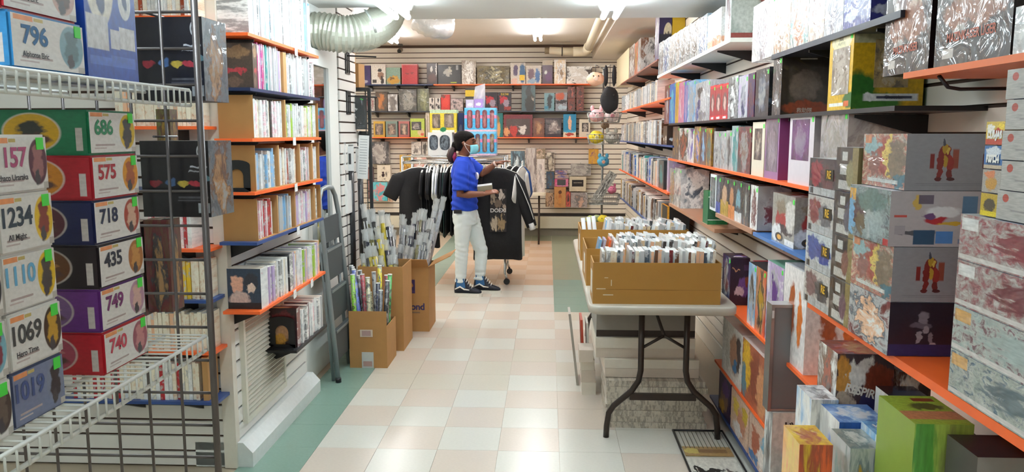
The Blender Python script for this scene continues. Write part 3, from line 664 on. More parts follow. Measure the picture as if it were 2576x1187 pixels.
# ------------------------------------------------------------------ helper: box on the right wall from its corners in the photograph
def rw(name, label, u0, u1, vt, z, front, side=None, depth=.16, xf=XF + .012, top=None, group=None, cat='figure box', stick=True, vm=None, gap=.0015, rz=0.):
    """u0 far edge, u1 near edge of the aisle face, vt top at the near edge"""
    vm = vm or vt
    ya, yb = onX(u1, vm, xf).y, onX(u0, vm, xf).y
    zt = onX(u1, vt, xf).z
    side = side or front; top = top or side
    o = carton(name, label, cat, xf, min(xf + depth, XR - .004), ya + gap, yb - gap, z, max(zt, z + .03), [front, side, side, side, side, top], group=group, rz=rz)
    o['_h'] = max(zt, z + .03) - z; o['_d'] = min(xf + depth, XR - .004) - xf; o['_l'] = yb - ya - 2 * gap
    if stick: sticker(o, '-x', -o['_d'] / 2, -o['_l'] / 2 + .018, o['_h'] - .02, .016)
    return o
WINM = {}
def win(o, facing, m=None, fu=(.15, .85), fv=(.12, .85), name='window'):
    """clear plastic window with the packed figure behind it, on the aisle or camera face"""
    d, l, h = o['_d'], o['_l'], o['_h']
    m = m or art(['#2a2426', '#4a3e3c', '#8a7a70', '#c9bcae'], 2.0, wrap=.4, coat=1.)
    w_ = (fu[1] - fu[0]) * (l if facing == '-x' else d); hh = (fv[1] - fv[0]) * h; cz = (fv[0] + fv[1]) / 2 * h
    off = (fu[0] + fu[1]) / 2
    if facing == '-x': return decal(o, name, '-x', -d / 2, l / 2 - off * l, cz, w_, hh, m)
    return decal(o, name, '-y', -d / 2 + off * d, -l / 2, cz, w_, hh, m)
# --- far block: rows of disc cases
DV = ['white', 'silver', 'white', 'grey', 'cream', 'silver', 'steel']
spine_row('-x', XF + .008, 10.3, 6.95, 1.85, (.165, .195), .15, DV, (.022, .06), 'disc_case', 'disc case', 'from the far end, second shelf', cat='disc case')
spine_row('-x', XF + .008, 10.3, 6.65, 1.475, (.19, .22), .15, DV + ['brown'], (.022, .07), 'disc_case', 'disc case', 'from the far end, third shelf', cat='disc case')
spine_row('-x', XF + .008, 10.3, 6.9, 1.10, (.2, .25), .15, ['white', 'silver', 'peach', 'cream', 'grey', 'teal', 'blue', 'charcoal'], (.025, .08), 'lower_disc_case', 'graphic novel', 'from the far end, fourth shelf', cat='book')  # this row and the next are disc cases too
spine_row('-x', XF + .008, 10.2, 6.7, .74, (.2, .25), .15, ['white', 'silver', 'grey', 'brown', 'gold', 'charcoal'], (.03, .08), 'lower_disc_case', 'graphic novel', 'from the far end, lowest shelf', cat='book')
dkb = art(['charcoal', 'black', 'slate', 'grey'], 2.5)
carton('boxed_set', 'dark green boxed set facing out at the near end of the fourth far shelf', 'box', XF + .02, XF + .2, 6.55, 6.83, 1.10, 1.34, [art(['#1d3230', 'charcoal', 'teal'], 2), dkb, art(['#1d3230', 'charcoal', 'black'], 2), dkb, dkb, dkb])
o = carton('boxed_set', 'pale boxed set leaning at the near end of the fourth far shelf', 'box', XF + .03, XF + .16, 6.34, 6.43, 1.10, 1.38, [art(['silver', 'lavender', 'white'], 2)] * 6)
carton('boxed_set', 'black boxed set with a yellow mark on the lowest far shelf', 'box', XF + .02, XF + .2, 6.3, 6.62, .74, .98, [blob('bkyl', '#1b1a1c', [('e', .6, .2, .15, .12, '#d9a020'), ('r', .05, .5, .05, .5, '#e0a030')])] * 6)
carton('boxed_set', 'brown boxed set with pale emblems at the near end of the third far shelf', 'box', XF + .02, XF + .2, 6.42, 6.63, 1.475, 1.628, [blob('brset', '#4a3428', [('e', .2, .3, .1, .1, '#e4e0da'), ('e', .75, .35, .12, .12, '#e4e0da'), ('e', .75, .15, .1, .06, '#c9c4bc')])] * 6)
# --- highest far shelf
rw('figure_box', 'cream figure box with a clear window, far end of the highest brown shelf', 1552, 1582, 120, 2.21, mat('#d9cba8', .4), depth=.2, stick=False, vm=150)
for i, (a, b_, vt, pal, lab) in enumerate([(1583, 1597, 108, ['silver', 'brown', 'white'], 'silvery clear'), (1597, 1604, 104, ['orange', 'brown', 'gold'], 'orange and brown'), (1604, 1612, 95, ['brown', 'silver', 'charcoal'], 'brown silvery')]):
    rw('figure_box', '%s wrapped figure box on the highest brown shelf' % lab, a, b_, vt, 2.21, art(pal, 2.2), depth=.2, stick=False, vm=140)
pn = blob('purnavy', '#2c2350', [('o', .72, .5, .35, .22, '#cfc4a8'), ('e', .7, .42, .3, .1, '#5a5048'), ('r', .5, .25, .5, .25, '#16182c')])
carton('figure_box', 'tall purple and navy figure box with a round picture, highest brown shelf', 'figure box', XF + .02, XF + .13, 7.03, 7.28, 2.21, 2.655, [art(['violet', 'navy', 'silver'], 2), pn, pn, pn, pn, pn])
carton('figure_box', 'tall mustard yellow figure box beside the purple one, highest brown shelf', 'figure box', XF + .135, XR - .005, 7.03, 7.28, 2.21, 2.655, mat('#c9a51f', .4))
# --- white shelf: tall clear boxes, lamp glare painted into their palettes
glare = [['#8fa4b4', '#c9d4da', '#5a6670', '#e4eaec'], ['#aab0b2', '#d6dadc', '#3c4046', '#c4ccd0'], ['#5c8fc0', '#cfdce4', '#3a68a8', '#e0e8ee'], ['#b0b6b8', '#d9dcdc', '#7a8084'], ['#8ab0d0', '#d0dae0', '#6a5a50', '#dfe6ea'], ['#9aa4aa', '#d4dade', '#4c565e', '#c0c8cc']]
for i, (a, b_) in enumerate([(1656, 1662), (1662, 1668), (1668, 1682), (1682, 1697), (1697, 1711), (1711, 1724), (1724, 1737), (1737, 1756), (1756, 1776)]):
    rw('figure_box', 'tall clear figure box with painted lamp glare, %s along the white shelf' % nth(i + 1), a, b_, 170 - (b_ - 1640) * .62 - 50, 2.065, art(glare[i % 6], 2.2, wrap=.5, coat=1., stretch=(.7, 1.6)), depth=.22, vm=170, stick=False, group='clear boxes on the white shelf')
rw('figure_box', 'tall box with orange flames at its foot on the white shelf', 1777, 1811, 20, 2.065, blob('flame', '#e6e4e0', [('e', .7, .12, .35, .2, '#c9622c'), ('e', .2, .15, .2, .12, '#d8a080'), ('e', .4, .6, .4, .3, '#f2f4f4')], wrap=.4), depth=.2, vm=170, stick=False)
o = carton('figure_box', 'large wrapped box with a red dragon picture and round emblem on the white shelf', 'figure box', XF + .005, XR - .004, 4.22, 4.36, 2.065, 2.37, [art(['white', 'silver', 'maroon'], 2)] * 2 + [blob('dragon', '#9aa39c', [('e', .85, .8, .35, .25, '#7a2c24'), ('e', .3, .5, .3, .4, '#b9beb8'), ('o', .72, .33, .22, .25, '#5a2420'), ('o', .72, .33, .19, .215, '#c98f6c'), ('e', .75, .2, .1, .08, '#e8dcc0'), ('r', .5, .04, .5, .05, '#8a3a34'), ('r', .97, .5, .03, .5, '#a05a3a')], wrap=.6, coat=1.)] + [art(['white', 'silver', 'maroon'], 2)] * 3)
# --- black eye-level shelf
E1 = [(1672, 1684, 212, ['brown', 'maroon', 'silver'], 'brown'), (1684, 1699, 208, ['blue', '#1577c8', 'aqua'], 'bright blue'), (1699, 1707, 206, ['yellow', 'gold'], 'yellow'), (1707, 1721, 204, ['pink', '#d27aa2', 'white'], 'pink'), (1721, 1730, 203, ['blue', 'lavender'], 'blue'), (1730, 1748, 200, ['white', 'sky', 'silver', 'grey'], 'white and pale blue')]
for i, (a, b_, vt, pal, w_) in enumerate(E1): rw('figure_box', '%s wrapped figure box on the black shelf, %s from the far end' % (w_, nth(i + 1)), a, b_, vt, 1.645, art(pal, 1.8), vm=260)
rb = blob('robotw', '#b7b9be', [('e', .35, .75, .2, .14, '#2a2c34'), ('e', .35, .45, .2, .14, '#2c3a7c'), ('e', .6, .5, .25, .3, '#d6d8dc'), ('e', .5, .15, .3, .1, '#8a8d96'), ('e', .15, .2, .1, .2, '#3a5aa8')], wrap=.5, coat=1.)
rw('figure_box', 'large silver wrapped robot kit box on the black shelf before the red ones', 1749, 1785, 200, 1.645, rb, vm=260)
for i, (a, b_) in enumerate([(1786, 1799), (1799, 1815), (1815, 1831)]):
    rw('figure_box', 'red topped figure box, %s of the three side by side' % nth(i + 1), a, b_, 214 - i * 3, 1.645, blob('redtop%d' % i, '#a02a30', [('e', .5, .5, .35, .25, '#6a4a48'), ('e', .5, .45, .2, .2, '#c9a49a'), ('r', .5, .06, .5, .07, '#c81f2a'), ('r', .5, .06, .25, .03, '#f0f0f0'), ('r', .5, .96, .5, .04, '#d02030')], wrap=.4), vm=260)
E1b = [(1832, 1856, 190, ['white', 'grey', 'black', 'white'], 'black and white'), (1858, 1881, 187, ['lavender', 'silver', 'navy'], 'pale lilac'), (1881, 1898, 182, ['maroon', 'navy', 'brown'], 'dark red'), (1900, 1934, 168, ['charcoal', 'black', 'slate', 'grey'], 'charcoal')]
for i, (a, b_, vt, pal, w_) in enumerate(E1b): rw('figure_box', '%s tall figure box on the black shelf past the red ones' % w_, a, b_, vt, 1.645 , art(pal, 1.8), vm=240)
dk2 = blob('dkfig', '#241a18', [('r', .48, .52, .33, .33, '#3a302c', .08), ('e', .45, .5, .28, .25, '#6a5a52'), ('e', .5, .12, .45, .12, '#8a3418'), ('r', .5, .94, .16, .012, '#b9b4ae')], wrap=.35, coat=.8)
o = rw('figure_box', 'black figure box with a rust red base print on the eye-level shelf', 1944, 1966, 140, 1.645, art(['black', 'charcoal', 'silver'], 2, wrap=.5, coat=1.), side=dk2, depth=.215, vm=210)
lettering(o, '救助隊', .022, (-.01, -o['_l'] / 2 - .001, .018), '-y', mat('#c9beb4', .5))
# yellow window box
yw = blob('yellowside', '#d2a41e', [('e', .1, .25, .25, .22, '#2f6a26'), ('e', .3, .08, .4, .12, '#3f7a2c'), ('r', .5, .92, .5, .1, '#b9b08a'), ('r', .55, .15, .38, .045, '#e6e4e4'), ('e', .24, .16, .07, .06, '#eeecec'), ('r', .6, .15, .25, .016, '#4a4a5c')], warp=.04)
yf = blob('yellowfront', '#dcae22', [('o', .5, .9, .42, .14, '#e6dcae'), ('e', .95, .12, .3, .1, '#2f6a26'), ('r', .38, .075, .3, .022, '#f0efe8'), ('r', .8, .08, .1, .035, '#d8642a')], warp=.02)
o = rw('figure_box', 'yellow figure box with clear windows and green base under the black shelf', 2085, 2145, 72, 1.645, yf, side=yw, depth=.223, vm=180)
o['_h'] = o['_h']
glassm = art(['#8d8378', '#b3a99c', '#cfc6ba', '#7a7068'], 1.6, wrap=.4, coat=1., rough=.2)
win(o, '-x', glassm, (.16, .88), (.2, .8)); win(o, '-y', art(['#7a6a58', '#b79a6a', '#cbb79a', '#8a5a34'], 1.4, wrap=.4, coat=1., rough=.2), (.30, .78), (.27, .86))
lettering(o, '限定', .02, (-o['_d'] / 2 - .001, .0, o['_h'] * .92), '-x', mat('#26221e', .5)); lettering(o, 'ギルドバス', .012, (-o['_d'] / 2 - .001, .0, o['_h'] * .85), '-x', mat('#26221e', .5))
lettering(o, 'Chocolat', .016, (.02, -o['_l'] / 2 - .001, o['_h'] * .15), '-y', mat('#3a3a4c', .5))
# boxes on the top black shelf
T1 = [(1895, 1950, -15, ['#b9b4b0', '#d6d2d0', '#a8a2a8', '#8a7a80'], 'clear white'), (1950, 1990, -30, ['#c9b4a4', '#b08a70', '#dcd4cc', '#8a6a54'], 'clear peach'), (1990, 2035, -40, ['#6a9a9a', '#c9c4bc', '#b8683a', '#8fb4b0'], 'teal and orange'), (2035, 2075, -50, ['#c9a894', '#dcd0c8', '#7a3a34'], 'pale rose'), (2075, 2122, -60, ['#c4c4c8', '#9a9aa4', '#5a5a70'], 'silver white')]
for i, (a, b_, vt, pal, w_) in enumerate(T1): rw('figure_box', '%s wrapped figure box on the black shelf near the ceiling' % w_, a, b_, vt, 1.90, art(pal, 1.8, wrap=.5, coat=1.), vm=40)
rw('figure_box', 'navy and violet wrapped box with white feathers near the ceiling', 2122, 2190, -75, 1.90, blob('feather', '#3a3c88', [('e', .3, .25, .25, .12, '#c9cbe0'), ('e', .8, .5, .3, .4, '#8a8cb0'), ('e', .5, .8, .3, .2, '#2a2c60')], wrap=.4), vm=40)
# dark robot boxes on the bright orange shelf
def robot_dark(label, u0, u1, txt, k):
    xf = XF + .012
    o = carton('model_kit_box', label, 'model kit', xf, XR - .005, onX(u1, 100, xf).y + .002, onX(u0, 100, xf).y - .002, 1.73, 2.1,
               [blob('rdk%d' % k, '#20100e', [('e', .35, .6, .12, .4, '#e0d8d0'), ('e', .5, .7, .3, .3, '#5a2418'), ('e', .65, .65, .1, .35, '#c9a890'), ('e', .5, .35, .4, .12, '#8a4a20'), ('r', .5, .06, .5, .1, '#1a1416'), ('r', .2, .08, .08, .03, '#c9c4be')], wrap=.5, coat=1., warp=.08)] + [mat('#1c1012', .3)] * 5)
    lettering(o, txt, .03, (-(XR - .005 - xf) / 2 - .001, 0, .065), '-x', mat('#b8502a', .4), bold=.0006, sx=.8)
robot_dark('dark red robot kit box, farther of the two on the bright orange shelf', 2225, 2340, 'MAZINKAISER', 0)
robot_dark('dark robot kit box lettered in orange on the bright orange shelf', 2352, 2545, 'MAZINKAISER LIGER', 1)
rw('figure_box', 'clear silvery box cut by the photo edge on the bright orange shelf', 2552, 2700, -20, 1.73, art(['silver', 'white', 'grey'], 2, wrap=.5, coat=1.), vm=60, stick=False)
# --- long orange shelf
E2 = [(1692, 1708, 318, ['brown', 'charcoal', 'gold'], 'brown'), (1708, 1730, 322, ['white', 'black', 'rust'], 'black and white'), (1730, 1746, 325, ['purple', 'white', '#6a5cc0'], 'purple'), (1746, 1762, 318, ['brown', 'gold', 'blue', 'peach'], 'gold and blue'), (1762, 1776, 320, ['navy', 'brown', 'sky'], 'navy'), (1776, 1790, 322, ['gold', 'brown', 'teal'], 'golden'),
      (1796, 1812, 330, ['grey', 'silver', 'charcoal'], 'grey'), (1812, 1826, 330, ['steel', 'silver', 'brown'], 'steel grey'), (1826, 1840, 328, ['silver', 'grey', 'charcoal'], 'silver'), (1840, 1856, 316, ['silver', 'teal', 'grey'], 'silver teal'), (1857, 1889, 318, ['charcoal', 'maroon', 'grey', 'brown'], 'plum')]
for i, (a, b_, vt, pal, w_) in enumerate(E2):
    rw('figure_box', '%s figure box on the long orange shelf, %s from the far end' % (w_, nth(i + 1)), a, b_, vt, 1.375, art(pal, 1.8), vm=370)
carton('shelf_divider', 'dark brown upright divider board on the long orange shelf', 'divider', XF + .02, XR - .004, yR(1795.4, 370, XF + .012), yR(1791, 370, XF + .012), 1.375, 1.60, mat('#2c1c16', .5))
o = rw('figure_box', 'cream figure box with a tall window on the long orange shelf', 1891, 1922, 306, 1.375, mat('#ddd0bb', .4), vm=390); win(o, '-x', None, (.2, .8), (.3, .88))
o = rw('figure_box', 'mauve figure box with a tall window on the long orange shelf', 1924, 1959, 290, 1.375, mat('#9c6f96', .4), side=mat('#8a3f76', .4), depth=.12, vm=390); win(o, '-x', art(['#6a5a6a', '#8a7a86', '#a89aa4'], 1.5, wrap=.3, coat=1.), (.08, .92), (.12, .93))
o = rw('figure_box', 'white figure box with a purple window on the long orange shelf', 1984, 2046, 286, 1.375, mat('#d9cdd2', .4), side=art(['#8f8689', '#b7aeb0', '#a39a98'], 1.2, wrap=.4, coat=1.), depth=.22, vm=390)
win(o, '-x', art(['#4a1c50', '#6a2c70', '#8a7a90'], 1.3, wrap=.3, coat=1.), (.12, .82), (.35, .93))
rw('figure_box', 'clear empty looking plastic figure case behind the robot kits', 2062, 2130, 276, 1.375, art(['#8b8482', '#b5aeac', '#a09890', '#c9c2bc'], 1.3, wrap=.5, coat=1., rough=.2), depth=.215, vm=390)
# --- wooden boards
cl = art(['silver', 'steel', 'gold', 'grey'], 2., wrap=.5, coat=1.)
rw('figure_box', 'clear plastic box of small figures at the far end of the wooden board', 1685, 1697, 425, 1.03, cl, depth=.2, vm=470); rw('figure_box', 'clear plastic box with a white card beside the green one', 1697, 1713, 425, 1.03, art(['steel', 'silver', 'white', 'slate'], 2., wrap=.5, coat=1.), depth=.2, vm=470)
gb = blob('greenbox', '#1f5c3a', [('r', .5, .93, .5, .08, '#1c7a44'), ('r', .5, .04, .5, .09, '#1c7a44'), ('e', .72, .32, .25, .18, '#c98f3a'), ('e', .3, .6, .22, .2, '#3a7a4a'), ('e', .35, .55, .06, .05, '#d8a832'), ('r', .5, .84, .5, .012, '#dfe6dc'), ('r', .5, .14, .5, .012, '#dfe6dc'), ('r', .98, .5, .03, .5, '#b85a44')], wrap=.4, coat=.9)
xg = XF + .005
o = carton('figure_box', 'green figure box with a golden creature facing the camera on the wooden board', 'figure box', xg, xg + .125, 4.645, 4.79, 1.03, 1.225, [mat('#1f6a40', .4), gb, gb, gb, gb, mat('#1c7a44', .4)])
o = rw('figure_box', 'white framed clear box beside the green one on the wooden board', 1786, 1801, 440, 1.125, mat('#dfe3e4', .4), vm=490); win(o, '-x', art(['#4a565c', '#6f7c82', '#9aa4a8'], 1.6, wrap=.4, coat=1.), (.1, .9), (.08, .92))
E3 = [(1801, 1812, 444, [('r', .5, .15, .5, .15, '#2f4aa8'), ('e', .5, .6, .35, .3, '#5a6478')], 'blue footed', '#2c3440'), (1812, 1832, 448, [('r', .5, .2, .5, .2, '#b8942c'), ('e', .5, .55, .3, .25, '#c9a080')], 'gold footed', '#24202a'), (1832, 1848, 452, [('r', .5, .17, .5, .17, '#d8803a'), ('e', .5, .55, .3, .25, '#b87a50')], 'orange footed', '#2c2228'),
      (1848, 1866, 456, [('r', .5, .12, .5, .12, '#d9dcde'), ('e', .5, .5, .3, .3, '#6aa0b0'), ('e', .5, .3, .3, .08, '#3a3c44')], 'white and aqua', '#2c3034'), (1866, 1886, 462, [('e', .5, .5, .3, .35, '#3a3c3e'), ('e', .5, .5, .1, .3, '#9aa09a')], 'dark slim', '#22242a')]
for i, (a, b_, vt, sh, w_, bs) in enumerate(E3): rw('figure_box', '%s figure box on the front wooden board' % w_, a, b_, vt, 1.125, blob('e3%d' % i, bs, sh, wrap=.4, coat=.9), vm=510)
o = rw('figure_box', 'large grey clear figure box at the near end of the wooden board', 1887, 1906, 468, 1.125, art(['silver', 'white', 'maroon', 'grey'], 1.6, wrap=.5, coat=1.), side=art(['#8d8683', '#a9a19d', '#b7aeaa', '#7a3a40'], 1.1, wrap=.4, coat=1.), depth=.15, vm=520)
# blue shelf
rc = blob('creature', '#9a948a', [('e', .45, .5, .28, .2, '#a02a26'), ('e', .4, .75, .22, .14, '#8a7a66'), ('e', .55, .3, .4, .1, '#3a2a2c'), ('e', .2, .2, .2, .2, '#dfe0e2'), ('o', .35, .12, .18, .09, '#3a2c20'), ('o', .35, .12, .1, .05, '#d89a2a'), ('r', .8, .07, .2, .06, '#e6e4e0'), ('e', .8, .6, .2, .3, '#d0ccc6')], warp=.08, wrap=.4)
rw('toy_box', 'toy box with a red creature picture on the blue shelf', 1943, 2000, 497, 1.118, rc, vm=540, depth=.18, xf=XF + .015, cat='toy box')
# --- low orange shelf
pb = blob('purbox', '#2a1c30', [('e', .7, .38, .3, .2, '#6a4a90'), ('e', .5, .3, .25, .1, '#c9bcc4'), ('e', .85, .5, .1, .1, '#8a4a30'), ('e', .3, .75, .2, .02, '#c99a70'), ('r', .85, .8, .15, .06, '#4a3050')], warp=.06)
o = rw('toy_box', 'dark purple toy box with a cartoon animal beside the cardboard disc box', 1817, 1837, 648, .67, art(['violet', 'navy', 'silver', 'maroon'], 2), side=pb, depth=.1, vm=700, cat='toy box')
for i, (u0, u1, vt, lab, h_) in enumerate([(1858, 1872, 585, 'red round-window box farther back on the low orange shelf', .22)]):
    pass
rdb = mat('#c01f34', .35)
for i, (xa, xb, ya, yb, za, zb_, lab) in enumerate([(1.06, 1.185, 3.86, 4.0, .67, .79, 'red toy box with a clear dome, lower of two by the wall'), (1.06, 1.185, 3.86, 4.0, .7915, .92, 'red toy box with a clear dome, on top by the wall'), (1.07, 1.185, 3.745, 3.85, .67, .85, 'pink and red toy box by the wall on the low orange shelf')]):
    o = carton('toy_box', lab, 'toy box', xa, xb, ya, yb, za, zb_, [art(['pink', 'white', 'red'], 2), rdb, rdb, rdb, rdb, rdb])
    if i < 2: decal(o, 'dome_window', '-y', 0, -(yb - ya) / 2, (zb_ - za) * .5, .07, .07, art(['#5a5a5c', '#a09a96', 'silver'], 2, wrap=.4, coat=1.))
SB = [(1881, 1901, 668, ['white', 'sky', 'silver', 'charcoal'], 'white and pale blue'), (1901, 1926, 682, ['#e05a40', '#c9906a', 'charcoal', 'gold'], 'coral and gold')]
for i, (a, b_, vt, pal, w_) in enumerate(SB): rw('figure_box', '%s figure box standing on the low orange shelf' % w_, a, b_, vt, .67, art(pal, 1.5), vm=740, depth=.2, top=mat('#2a2a2c', .4))
rw('figure_box', 'pale lilac figure box behind the grey metal case', 1930, 1972, 676, .67, art(['white', 'lavender', 'silver', 'purple'], 1.6), vm=700, depth=.22, top=mat('#6f9a82', .4)); rw('figure_box', 'white figure box with brown and orange figures behind the metal case', 1973, 2032, 690, .67, blob('whfig', '#e9e4e2', [('e', .4, .55, .14, .3, '#a8552c'), ('e', .75, .5, .1, .28, '#d8742a')], wrap=.2), vm=710, depth=.22)
# --- big boxes on the two lowest shelves
BB = [(1818, 1868, 786, .305, blob('bigA', '#e4e0da', [('e', .65, .5, .25, .35, '#b98a70'), ('e', .7, .3, .12, .12, '#4a86b8'), ('e', .85, .6, .1, .3, '#5a4a48'), ('e', .3, .4, .1, .3, '#c9c4bc')], warp=.08), 'large white toy box under the low orange shelf'), (1869, 1935, 800, .305, blob('bigB', '#a85c40', [('e', .2, .6, .2, .4, '#e0b030'), ('e', .6, .5, .3, .4, '#8a4430'), ('e', .1, .3, .1, .3, '#6a8a98'), ('e', .8, .4, .2, .4, '#c98a60')], warp=.1), 'large rust and yellow toy box under the low orange shelf'),
      (1808, 1838, 925, .062, blob('bigC', '#3a2848', [('e', .5, .4, .3, .3, '#8a6a50'), ('e', .3, .2, .25, .15, '#c99a2a'), ('e', .6, .7, .3, .2, '#5a3a78')], warp=.1), 'large dark purple toy box on the blue floor shelf'), (1839, 1885, 955, .062, blob('bigD', '#d8b49c', [('e', .3, .7, .15, .2, '#d8b84a'), ('e', .6, .4, .25, .3, '#c98a70'), ('e', .8, .7, .15, .2, '#c9a83a'), ('e', .4, .2, .3, .15, '#e4dcd8')], warp=.1), 'large peach toy box on the blue floor shelf'),
      (1886, 1950, 990, .062, blob('bigE', '#c9a894', [('e', .3, .5, .2, .3, '#a85a40'), ('e', .8, .6, .25, .3, '#5aa0c0'), ('e', .55, .3, .2, .2, '#e4d8d0'), ('e', .2, .15, .2, .1, '#3a70a8')], warp=.1), 'large peach and blue toy box on the blue floor shelf')]
for a, b_, vt, z, m, lab in BB:
    xf = XF + .006; ya, yb = onX(b_, vt + 60, xf).y, onX(a, vt + 60, xf).y
    carton('toy_box', lab, 'toy box', xf, XR - .01, ya + .002, yb - .002, z, z + (.285 if z > .2 else .215), [m, m, m, m, m, mat('#dad4cc', .25, coat=.5)])
# --- grey metal case and what it stands on
ms = mat('#7b7b7d', .45, .3, var=.05, scale=12)
yc = onX(1922, 900, .88).y
e = empty('metal_case', (.88 + .16, yc - .035, .47), 'flat grey metal case with a silver frame standing out from the right wall', 'metal case')
hw = .158
under(MB().box(-hw + .004, hw - .004, -.03, .03, .004, .43).build('panel', ms), e)
for q in ((-hw, -hw + .012, -.036, .036, 0, .434), (hw - .012, hw, -.036, .036, 0, .434)): under(MB().box(*q).build('side_frame', mat('#a7a8a6', .3, .8, var=.15, scale=20)), e)
for q in ((-hw + .012, hw - .012, -.036, .036, .422, .434), (-hw + .012, hw - .012, -.036, .036, 0, .01)): under(MB().box(*q).build('rail', mat('#a7a8a6', .3, .8, var=.15, scale=20)), e)
decal(e, 'label_plate', '-y', -hw + .006, -.036, .395, .008, .03, mat('#d6d6d4', .4))
dr = blob('doriru', '#cfccc4', [('e', .7, .3, .35, .35, '#2a2624'), ('e', .55, .5, .12, .2, '#1c1a1a'), ('e', .75, .1, .3, .15, '#7a6a58')], warp=.14)
o = carton('toy_box', 'white box with black brush katakana lettering under the grey metal case', 'toy box', .90, 1.19, yc - .085, yc + .02, .0, .469, [art(['white', 'grey', 'charcoal'], 2)] * 2 + [dr] + [mat('#cfccc4', .4)] * 3)
lettering(o, 'ドリル', .055, (-.03, -.0535, .405), '-y', mat('#141414', .5), bold=.001)
# ================================================================== stacks of model kits on the deep orange shelf
def kit(name, label, x0, x1, y0, y1, z0, z1, front, side, top=None, rz=0., group='robot model kit boxes'):
    o = carton(name, label, 'model kit', x0, x1, y0, y1, z0, z1, [front, side, side, side, mat('#2c3a80', .4), top or mat('#c9ccd2', .3)], rz=rz, group=group)
    o['_h'] = z1 - z0; o['_d'] = x1 - x0; o['_l'] = y1 - y0
    return o
XK, ZK = .70, 1.116
y_near = onX(2245, 700, XK).y; y_mid = onX(2142, 650, XK).y; y_g = onX(2086, 650, XK).y; y_far = onX(2021, 620, XK).y
def silh(side):   # two abstract red and gold robot-coloured masses on grey
    k = '#8f8c92'
    sh = []
    for cx, k, dark in ((.36, 1., 0), (.84, .95, 1)):
        R_, G_ = ('#7a2422', '#a8842c') if not dark else ('#561c20', '#7a4a34')
        sh += [('r', cx + .10 * k, .56, .028, .17, '#8a4434' if not dark else '#6a3430', .1), ('r', cx - .115 * k, .52, .02, .13, R_, .1), ('e', cx, .66, .055, .15, R_, .06), ('e', cx - .045, .5, .03, .16, R_, .06), ('e', cx + .05, .48, .035, .15, '#8c2a26' if not dark else R_, .06),
               ('e', cx, .74, .024, .09, G_, .06), ('e', cx, .52, .022, .12, G_, .06), ('e', cx - .01, .86, .012, .07, '#4a4a58', .06), ('e', cx - .04, .3, .026, .1, R_, .06), ('e', cx + .045, .28, .03, .09, '#6a2422', .06), ('e', cx - .045, .2, .035, .035, '#5a1c20', .06), ('e', cx + .06, .2, .045, .035, '#4a1a1e', .06), ('e', cx + .03, .7, .012, .06, '#c9a84a', .06)]
    sh += [('r', .45, .12, .35, .010, '#7f7d84'), ('r', .45, .09, .35, .007, '#7f7d84')]
    return blob('kitside_%s' % side, '#8d8b92', sh, warp=.018, mottle=.06)
kf1 = blob('kitfront1', ['#6a5048', '#b7aea0', '#a8584c', '#d8ccb0', '#8fa8a8'], [('e', .5, .55, .28, .35, '#a04a40'), ('e', .62, .6, .08, .4, '#d8bc62'), ('e', .3, .5, .12, .3, '#8a5a54'), ('e', .8, .5, .2, .4, '#7a6a58'), ('e', .2, .8, .2, .15, '#8fb0b4'), ('e', .9, .15, .12, .15, '#3a6a7a'), ('r', .12, .9, .08, .08, '#c9845a'), ('r', .5, .12, .35, .035, '#d9dad6')], warp=.12, wrap=.4, coat=.8)
kf2 = blob('kitfront2', ['#3a4244', '#5c6a68', '#8a9a9a', '#4a3a40', '#7a9088'], [('e', .25, .45, .15, .35, '#4a2c34'), ('e', .6, .3, .3, .25, '#9aa8a8'), ('e', .55, .75, .35, .2, '#5f7a74'), ('e', .3, .3, .12, .2, '#6a5a40'), ('r', .08, .82, .08, .12, '#d8a23a'), ('e', .05, .4, .08, .4, '#6fa8d0'), ('r', .93, .06, .06, .06, '#b82a2a')], warp=.12, wrap=.4, coat=.8)
ks2 = blob('kitside2', '#b3abb0', [('e', .42, .5, .12, .1, '#b03038'), ('e', .5, .62, .16, .1, '#dadade'), ('e', .36, .56, .06, .06, '#6a4a78'), ('e', .25, .25, .18, .05, '#55555c'), ('e', .62, .42, .18, .03, '#c9a23a'), ('e', .25, .8, .05, .14, '#c9a858'), ('r', .33, .17, .1, .13, '#33506f'), ('r', .52, .17, .08, .11, '#4f7fc0'), ('r', .33, .85, .07, .08, '#6a6070'), ('r', .74, .72, .07, .19, '#5a7a9a'), ('r', .8, .1, .15, .04, '#6f7fa0'), ('r', .1, .55, .06, .02, '#c05048'), ('r', .1, .3, .05, .08, '#a29aa2')], warp=.04, mottle=.04)
ks4 = blob('kitside4', '#1d1a2a', [('e', .33, .72, .05, .13, '#77737f'), ('e', .30, .58, .10, .05, '#5a5664'), ('e', .34, .5, .035, .08, '#8a8690'), ('e', .29, .36, .025, .11, '#8f8b94'), ('e', .40, .34, .025, .12, '#7a7680'), ('e', .42, .22, .04, .03, '#a39fa6'), ('e', .78, .72, .06, .11, '#6a645c'), ('e', .78, .58, .10, .05, '#4e4a54'), ('e', .75, .36, .025, .12, '#77726c'), ('e', .85, .36, .025, .12, '#6a6668'), ('r', .5, .1, .5, .12, '#23285a')], warp=.03, mottle=.12)
hk = (onX(2265, 335, XK).z - ZK) / 4
LV = ['bottom of', 'third in', 'second in', 'topmost of']
w_ = .20
sides = [ks4, silh('b'), ks2, silh('a')]; fr = [art(['maroon', 'silver', 'slate', 'peach', 'white'], 2.4), kf1, kf2, kf1]
